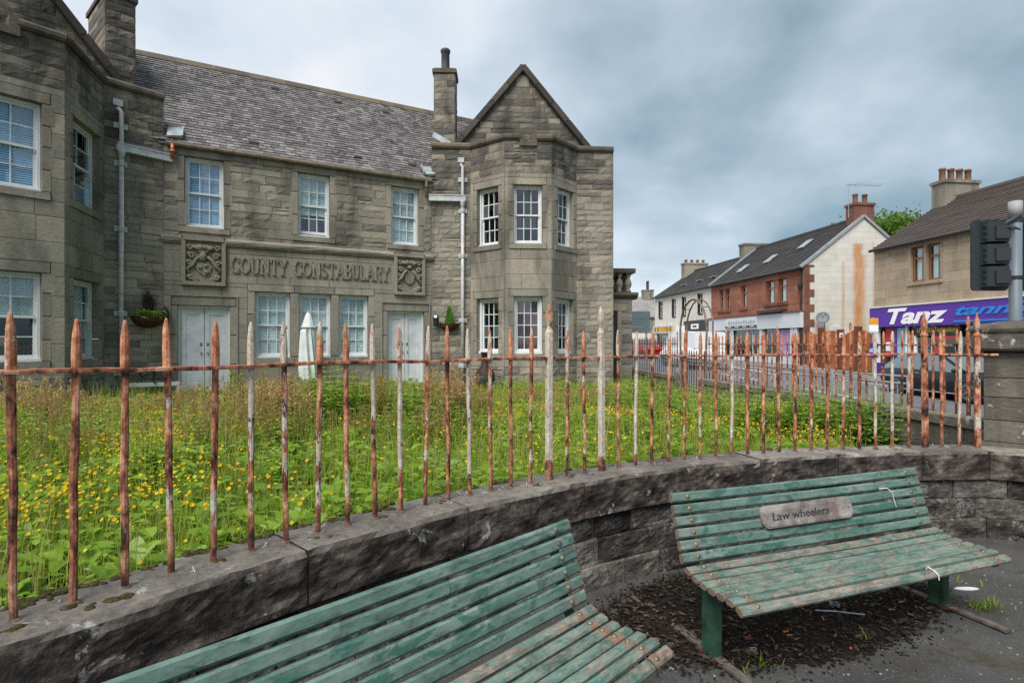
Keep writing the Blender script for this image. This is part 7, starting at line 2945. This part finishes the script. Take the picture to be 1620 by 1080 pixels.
def blades(pts, hs, ws, lean, tone, name, mat, var_j=.2):
    n = len(pts)
    P = np.array([(x, y, garden_z(x, y) - .02) for x, y in pts])
    H = np.array(hs)
    Wd = np.array(ws)
    az = nrs.uniform(0, 2 * np.pi, n)
    ln = np.abs(nrs.normal(0, lean, n)) * H
    dx, dy = np.cos(az) * ln, np.sin(az) * ln
    sx, sy = -np.sin(az), np.cos(az)
    fac = nrs.uniform(0, np.pi, n)
    sx, sy = np.cos(fac), np.sin(fac)
    V = np.zeros((n, 5, 3))
    for i, (t, wv, bend) in enumerate(((0, -1, 0), (0, 1, 0), (.55, .8, .3), (.55, -.8, .3), (1, 0, 1))):
        V[:, i, 0] = P[:, 0] + dx * bend + sx * Wd * wv
        V[:, i, 1] = P[:, 1] + dy * bend + sy * Wd * wv
        V[:, i, 2] = P[:, 2] + H * t * (1 - .18 * bend * np.minimum(1, ln / (H + 1e-6)))
    me = bpy.data.meshes.new(name)
    me.vertices.add(n * 5)
    me.vertices.foreach_set('co', V.reshape(-1))
    base = np.arange(n)[:, None] * 5
    loops = (base + np.array([[0, 1, 2, 3, 3, 2, 4]])).reshape(-1)
    me.loops.add(n * 7)
    me.loops.foreach_set('vertex_index', loops.astype(np.int32))
    starts = (np.arange(n)[:, None] * 7 + np.array([[0, 4]])).reshape(-1)
    me.polygons.add(n * 2)
    me.polygons.foreach_set('loop_start', starts.astype(np.int32))
    me.update(calc_edges=True)
    tv = np.clip(np.array(tone) + nrs.normal(0, var_j, n), .01, .99)
    at = me.attributes.new('var', 'FLOAT', 'POINT')
    at.data.foreach_set('value', np.repeat(tv, 5).astype(np.float32))
    me.materials.append(MT[mat])
    o = bpy.data.objects.new(name, me)
    COL.objects.link(o)
    return kind(o, 'stuff')


tufts = scatter(7600, .72)
pts, th_ = [], []
for x, y in tufts:
    sp = rnd.uniform(.02, .055) * (1 + .05 * y)
    k = rnd.uniform(.6, 1.45)
    for _ in range(rnd.randint(7, 15)):
        q = (x + rnd.gauss(0, sp), y + rnd.gauss(0, sp))
        if inside(*q):
            pts.append(q)
            th_.append(k)
q = scatter(50000, .72)
pts += q
th_ += [1.0] * len(q)
hs = [th_[i_] * (.09 + .17 * rnd.random() ** 1.5) * (.55 + 1.0 * patchy(x, y, .8)) * (1.0 if y < 7 else max(.55, 1 - .09 * (y - 7))) * (.65 if y < wall_y(max(-1.6, min(4, x))) + .8 else 1.0) for i_, (x, y) in enumerate(pts)]
ws = [(.0024 + .0011 * rnd.random()) * (1 + .16 * y) for x, y in pts]
tone = [.30 + .42 * patchy(x + 3, y, 1.3) for x, y in pts]
blades(pts, hs, ws, .75, tone, 'grass', 'grass')
pts = [p for p in scatter(15000, .85)]
blades(pts, [rnd.uniform(.30, .50 + .34 * patchy(x * 1.3, y * 1.2 + 3)) * (.72 if y < 4 else 1.0) for x, y in pts], [.0016 * (1 + .14 * y) for x, y in pts], .35, [.70 + .28 * rnd.random() for _ in pts], 'seeding_grass', 'grass', .12)


def lobed(b, c, d, s_, l, w, var, cup=.25, cuts=0):
    """one soft leaf: midrib along d, blade to both sides, drooping a little"""
    up = d.cross(s_).normalized()
    if up.z < 0:
        up = -up
    prof = [(0, .06), (.18, .62), (.42, 1.0), (.68, .82), (.88, .45), (1.0, .03)]
    vs, fs = [], []
    for t, q in prof:
        m_ = c + d * (l * t) + up * (l * (.18 * t - cup * t * t))
        vs += [m_ - s_ * (w * q) + up * (w * .18 * q), m_, m_ + s_ * (w * q) + up * (w * .18 * q)]
    for i in range(len(prof) - 1):
        fs += [(3 * i, 3 * i + 1, 3 * i + 4, 3 * i + 3), (3 * i + 1, 3 * i + 2, 3 * i + 5, 3 * i + 4)]
    b.add(vs, fs, var)


# low broad leaves between the grass: buttercup, clover and dock seedlings
gc = MB()
for x, y in scatter(36000, .6):
    big = rnd.random() < .30
    z = garden_z(x, y) + rnd.uniform(.03, .26) * (.6 + .6 * patchy(x, y))
    a_ = rnd.uniform(0, 6.28)
    d = Vector((math.cos(a_), math.sin(a_), rnd.uniform(-.25, .55))).normalized()
    s_ = d.cross(Vector((0, 0, 1))).normalized()
    l = (rnd.uniform(.06, .12) if big else rnd.uniform(.025, .06)) * (1 + .05 * y)
    up = s_.cross(d)
    w = l * rnd.uniform(.25, .45)
    p = Vector((x, y, z))
    k = rnd.uniform(.02, .16) * l
    gc.add([p, p + d * l * .28 + s_ * w * .8 + up * k, p + d * l * .62 + s_ * w + up * k, p + d * l - up * k * .8, p + d * l * .62 - s_ * w + up * k, p + d * l * .28 - s_ * w * .8 + up * k, p + d * l * .5],
           [(0, 1, 6), (1, 2, 6), (2, 3, 6), (3, 4, 6), (4, 5, 6), (5, 0, 6)], min(.98, max(.02, .28 + .5 * patchy(x + 1, y + 2, 1.6) + rnd.gauss(0, .18))))
kind(gc.build('ground_cover', MT['leaf']), 'stuff')

# buttercups: five petals on a thin stalk, thickest on the left and before the right wing
fb, stb = MB(), MB()
n = 0
tries = 0
while n < 8600 and tries < 320000:
    tries += 1
    (x, y), = scatter(1, .75)
    left = 1.0 if x < -.3 * y - .1 else .55
    dens = left * (max(0.04, patchy(x * 1.1 + 1, y * 1.1, 1.15) ** 2.6 * 1.6))
    if 1.0 < x < 2.6 and 6.5 < y < 9.5:
        dens += .75
    if y > 11.8:
        dens *= .4
    if -1.5 < x < 1.5 and y < 6.5:
        dens *= .3
    if rnd.random() > dens:
        continue
    n += 1
    h = rnd.uniform(.18, .36) * (1.0 if y < 7 else max(.55, 1 - .09 * (y - 7)))
    z0 = garden_z(x, y)
    top = Vector((x + rnd.gauss(0, .04), y + rnd.gauss(0, .04), z0 + h))
    stb.add([(x - .0012, y, z0), (x + .0012, y, z0), top], [(0, 1, 2)], rnd.uniform(.3, .7))
    r = rnd.uniform(.008, .0118) * (1 + .05 * y)
    nrm = Vector((rnd.gauss(0, .5), rnd.gauss(-.45, .5), 1)).normalized()
    u = nrm.orthogonal().normalized()
    v = nrm.cross(u)
    ring, k = [], 5
    cv = rnd.uniform(.05, .95)
    vs = [top]
    for j in range(10):
        a_ = math.pi * 2 * j / 10
        q = 1.0 if j % 2 == 0 else .82
        vs.append(top + (u * math.cos(a_) + v * math.sin(a_)) * r * q + nrm * r * (.55 if j % 2 == 0 else .45))
    fb.add(vs, [(0, 1 + j, 1 + (j + 1) % 10) for j in range(10)], cv)
kind(fb.build('buttercup_flowers', MT['petal']), 'stuff')
kind(stb.build('buttercup_stems', MT['grass']), 'stuff')


def place_words(px_):
    for lim, w in ((60, 'under the left bay window'), (150, 'by the narrow bay window on the left'), (270, 'before the garden table'), (385, 'before the wide left door'), (470, 'before the first of the three middle windows'),
                   (535, 'beside the closed parasol'), (605, 'before the third middle window'), (690, 'before the right pair of doors'), (760, 'between the right door and the chiminea'), (880, 'under the right bay window'),
                   (965, 'before the blank end of the right wing'), (1060, 'before the low annex'), (1160, 'beside the fern'), (1300, 'by the street wall behind the plaque bench'), (2000, 'by the street wall near the corner pier')):
        if px_ < lim:
            return w


SEEN = {}


def own_words(text):
    k = SEEN[text] = SEEN.get(text, 0) + 1
    return text if k == 1 else text.replace(' clump', [' second clump', ' third clump', ' fourth clump', ' fifth clump', ' sixth clump', ' seventh clump'][k - 2], 1)


# tall reddish sorrel and dock in seed: one clump is one plant
def sorrel_parts(seed, tall, red):
    r = random.Random(seed)
    st_, hd, lf = MB(), MB(), MB()
    for i in range(20):
        a_, rr = r.uniform(0, 6.28), .46 * math.sqrt(r.random())
        x, y = rr * math.cos(a_), rr * math.sin(a_)
        h = tall * r.uniform(.65, 1.05)
        lx, ly = r.gauss(0, .07), r.gauss(0, .07)
        st_.tube([(x, y, 0), (x + lx * .5, y + ly * .5, h * .55), (x + lx, y + ly, h)], [.004, .003, .0015], 4, .35)
        for j in range(46):
            t = 1 - .55 * r.random() ** 1.3
            q = Vector((x + lx * t, y + ly * t, h * t)) + Vector((r.gauss(0, .022), r.gauss(0, .022), r.gauss(0, .02)))
            d = Vector((r.gauss(0, 1), r.gauss(0, 1), r.gauss(.4, 1))).normalized() * r.uniform(.014, .030)
            s_ = d.orthogonal().normalized() * r.uniform(.007, .014)
            hd.add([q - d, q + s_, q + d, q - s_], [(0, 1, 2, 3)], min(.99, max(.05, red + r.gauss(0, .22))))
        for j in range(5):
            t = r.uniform(.05, .6)
            aa = r.uniform(0, 6.28)
            d = Vector((math.cos(aa), math.sin(aa), .5)).normalized()
            lobed(lf, Vector((x + lx * t, y + ly * t, h * t)), d, d.cross(Vector((0, 0, 1))).normalized(), r.uniform(.10, .22), r.uniform(.02, .045), r.uniform(.1, .7), .5)
    return st_.mesh('stems', MT['sorrel']), hd.mesh('seed_heads', MT['sorrel']), lf.mesh('foliage', MT['leaf'])


SOR = [sorrel_parts(1, .78, .7), sorrel_parts(2, .70, .45), sorrel_parts(3, .85, .78), sorrel_parts(4, .66, .15)]
TALL = (.82, .74, .90, .70)
# photo column, height of the top and of the foot in the photograph, kind
spots = [(12, 600, 700, 2), (38, 592, 690, 0), (66, 592, 705, 0), (92, 600, 715, 2), (122, 612, 700, 1), (165, 622, 672, 1), (205, 626, 676, 0), (238, 618, 680, 1), (262, 612, 672, 2), (292, 610, 680, 1), (322, 604, 690, 0), (346, 618, 700, 1), (368, 596, 705, 2), (386, 575, 712, 3), (404, 588, 716, 2), (424, 592, 720, 0), (442, 588, 722, 2), (462, 598, 716, 0), (480, 600, 700, 0), (408, 600, 690, 2), (455, 596, 690, 0),
         (560, 592, 680, 1), (578, 584, 684, 1), (598, 588, 678, 0), (618, 594, 676, 1), (640, 600, 680, 3), (690, 580, 690, 0), (706, 572, 694, 2), (722, 578, 696, 0), (738, 582, 690, 2), (752, 600, 684, 1), (806, 614, 648, 1), (832, 610, 646, 0), (858, 612, 648, 2), (884, 608, 650, 0), (912, 604, 648, 1), (938, 606, 652, 0), (956, 602, 656, 2), (978, 600, 655, 3), (1000, 610, 660, 1), (1040, 604, 665, 3), (1140, 610, 665, 3), (55, 640, 770, 1), (150, 650, 760, 0), (262, 650, 740, 1), (355, 630, 745, 2), (420, 625, 760, 1), (475, 630, 745, 3), (590, 630, 735, 1), (655, 640, 720, 3), (710, 620, 725, 0), (765, 630, 700, 1), (90, 660, 800, 3), (330, 660, 760, 3), (540, 640, 715, 1), (880, 630, 680, 1), (1000, 630, 690, 3)]
for px_, yt, yb, k in spots:
    d = 1.27 * FPX / (yb - CY)
    x = (px_ - CX) / FPX * d
    if not inside(x, d, .1):
        continue
    z0 = garden_z(x, d)
    h = EYE + (CY - yt) / FPX * d - z0
    t = thing('sorrel_plant', own_words(('reddest', 'brownish', 'rusty red', 'greenish')[k] + ' sorrel clump in seed ' + place_words(px_)), 'weed', (x, d, z0 - .02), rnd.uniform(0, 6.28), 'sorrel clumps before the building')
    w_ = rnd.uniform(.62, .85) * d / 7.0
    t.scale = (w_, w_, h / TALL[k])
    for nm, me in zip(('stems', 'seed_heads', 'foliage'), SOR[k]):
        o = bpy.data.objects.new(nm, me)
        COL.objects.link(o)
        o.parent = t


# leafy green weeds: nettle and willowherb clumps
def nettle_parts(seed, tall, n_st=16):
    r = random.Random(seed)
    st_, lf = MB(), MB()
    for i in range(n_st):
        a_, rr = r.uniform(0, 6.28), .24 * math.sqrt(r.random())
        x, y = rr * math.cos(a_), rr * math.sin(a_)
        h = tall * r.uniform(.6, 1.05)
        lx, ly = r.gauss(0, .06), r.gauss(0, .06)
        st_.tube([(x, y, 0), (x + lx, y + ly, h)], [.004, .002], 4, .4)
        k = int(h / .06)
        for j in range(k):
            t = (j + 1) / k
            aa = j * 1.57 + r.uniform(-.3, .3)
            for f in (0, math.pi):
                d = Vector((math.cos(aa + f), math.sin(aa + f), .35)).normalized()
                lobed(lf, Vector((x + lx * t, y + ly * t, h * t)), d, d.cross(Vector((0, 0, 1))).normalized(), r.uniform(.08, .15) * (1.25 - .75 * t), r.uniform(.022, .036) * (1.2 - .6 * t), min(.98, .35 + .5 * t + r.uniform(-.2, .2)), .5)
    return st_.mesh('stems', MT['leaf']), lf.mesh('foliage', MT['leaf'])


NET = [nettle_parts(11, .8), nettle_parts(12, .62), nettle_parts(13, .95, 12)]
NTALL = (.84, .65, 1.0)
spots = [(505, 560, 690, 2), (520, 556, 694, 0), (496, 590, 700, 1), (536, 590, 690, 1), (552, 574, 686, 0), (655, 590, 690, 0), (672, 596, 690, 1), (640, 590, 684, 2), (690, 612, 700, 1), (105, 640, 735, 1), (140, 630, 725, 0), (22, 640, 740, 1), (310, 640, 690, 1), (965, 600, 660, 0), (985, 596, 656, 1), (1008, 600, 665, 1), (1020, 584, 680, 2), (1045, 600, 680, 1), (1060, 610, 690, 1),
         (1180, 596, 690, 2), (1195, 604, 700, 0), (1215, 612, 695, 1), (1240, 604, 700, 0), (1262, 590, 704, 2), (1285, 600, 700, 0), (1310, 606, 704, 1), (1330, 612, 700, 0), (1352, 616, 704, 1), (1372, 596, 704, 2), (1392, 606, 702, 0), (1412, 616, 705, 1), (1150, 612, 680, 1), (452, 690, 790, 1), (300, 690, 770, 1), (440, 640, 740, 1), (600, 640, 710, 1), (165, 650, 745, 1), (55, 655, 770, 1), (335, 655, 750, 0), (640, 648, 722, 1), (705, 640, 712, 2), (765, 640, 700, 1), (850, 640, 692, 0), (925, 640, 690, 1), (1100, 640, 695, 1), (235, 665, 790, 1)]
for px_, yt, yb, k in spots:
    d = 1.22 * FPX / (yb - CY)
    x = (px_ - CX) / FPX * d
    for _ in range(6):
        if inside(x, d, .12):
            break
        d += .15
        x = (px_ - CX) / FPX * d
    z0 = garden_z(x, d)
    h = EYE + (CY - yt) / FPX * d - z0
    t = thing('nettle_plant', own_words(('tall', 'short', 'loose tall')[k] + ' green nettle clump ' + place_words(px_)), 'weed', (x, d, z0 - .02), rnd.uniform(0, 6.28), 'green nettle clumps in the garden')
    s_ = h / NTALL[k]
    t.scale = (max(s_, .7), max(s_, .7), s_)
    for nm, me in zip(('stems', 'foliage'), NET[k]):
        o = bpy.data.objects.new(nm, me)
        COL.objects.link(o)
        o.parent = t

# bright fern
t = thing('fern_plant', 'bright green fern with arching fronds near the side gate', 'fern', ((1090 - CX) / FPX * 7.6, 7.6, .36))
for i in range(15):
    a_ = 2 * math.pi * i / 15 + rnd.uniform(-.2, .2)
    el = rnd.uniform(.75, 1.35)
    d = Vector((math.cos(a_) * math.cos(el), math.sin(a_) * math.cos(el), math.sin(el)))
    b = MB()
    L = rnd.uniform(.6, .85)
    pts = [Vector((0, 0, 0)) + d * L * q - Vector((0, 0, 1)) * .22 * L * q * q * 1.4 for q in [j / 10 for j in range(11)]]
    b.tube(pts, .004, 4, .2)
    for j in range(1, 11):
        for q in (0, .5):
            p = pts[j - 1].lerp(pts[j], q)
            tn = (pts[j] - pts[j - 1]).normalized()
            s_ = tn.cross(Vector((0, 0, 1)))
            s_ = s_.normalized() if s_.length > .01 else Vector((1, 0, 0))
            w = .15 * math.sin(math.pi * min(1, (j + q) / 11 + .08)) + .01
            for f in (-1, 1):
                e = p + s_ * f * w + tn * .05
                b.add([p - tn * .012, p + tn * .014, e], [(0, 1, 2)], rnd.uniform(.1, 1))
    o = b.build('frond', MT['fern'], t, local=True)

# dock plants with big single leaves, nearest to the railing
docks = [(210, 2.55), (318, 3.3), (165, 2.9), (345, 2.75), (452, 3.35), (468, 3.1), (70, 2.75), (255, 3.9), (530, 3.9), (500, 4.4), (36, 3.1), (610, 4.6), (415, 4.3), (300, 5.2), (120, 5.5), (215, 6.0), (700, 4.4), (1270, 5.0), (1300, 5.0), (1345, 5.05), (1390, 5.05), (1235, 5.3), (1410, 5.3), (1370, 5.6), (1325, 5.7), (1450, 5.1), (560, 6.0), (860, 5.2)]
for i, (px_, d) in enumerate(docks):
    x = (px_ - CX) / FPX * d
    if not inside(x, d, -.02):
        d += .35
        x = (px_ - CX) / FPX * d
    t = thing('dock_plant', own_words('low broad leaved dock clump ' + next(w for lim, w in ((110, 'at the outermost left bars'), (240, 'in line with the wall basket'), (360, 'in line with the left door'), (480, 'in line with the first middle window'), (640, 'in line with the third middle window'), (720, 'in line with the right doors'), (1000, 'in line with the right bay'), (1320, 'behind the plaque bench'), (2000, 'close to the corner pier')) if px_ < lim)), 'weed', (x, d, garden_z(x, d) - .01), rnd.uniform(0, 6.28), 'dock plants behind the railing')
    base_v = rnd.uniform(.45, .85)
    for j in range(rnd.randint(9, 14)):
        a_ = j * 2.4 + rnd.uniform(-.3, .3)
        el = rnd.uniform(.45, 1.25)
        dv = Vector((math.cos(a_) * math.cos(el), math.sin(a_) * math.cos(el), math.sin(el)))
        s_ = dv.cross(Vector((0, 0, 1))).normalized()
        b = MB()
        l = rnd.uniform(.08, .17)
        lobed(b, dv * .06, dv, s_, l, l * rnd.uniform(.20, .30), min(.97, max(.05, base_v + rnd.gauss(0, .12))), .38)
        b.build('leaf', MT['leaf'], t, local=True)
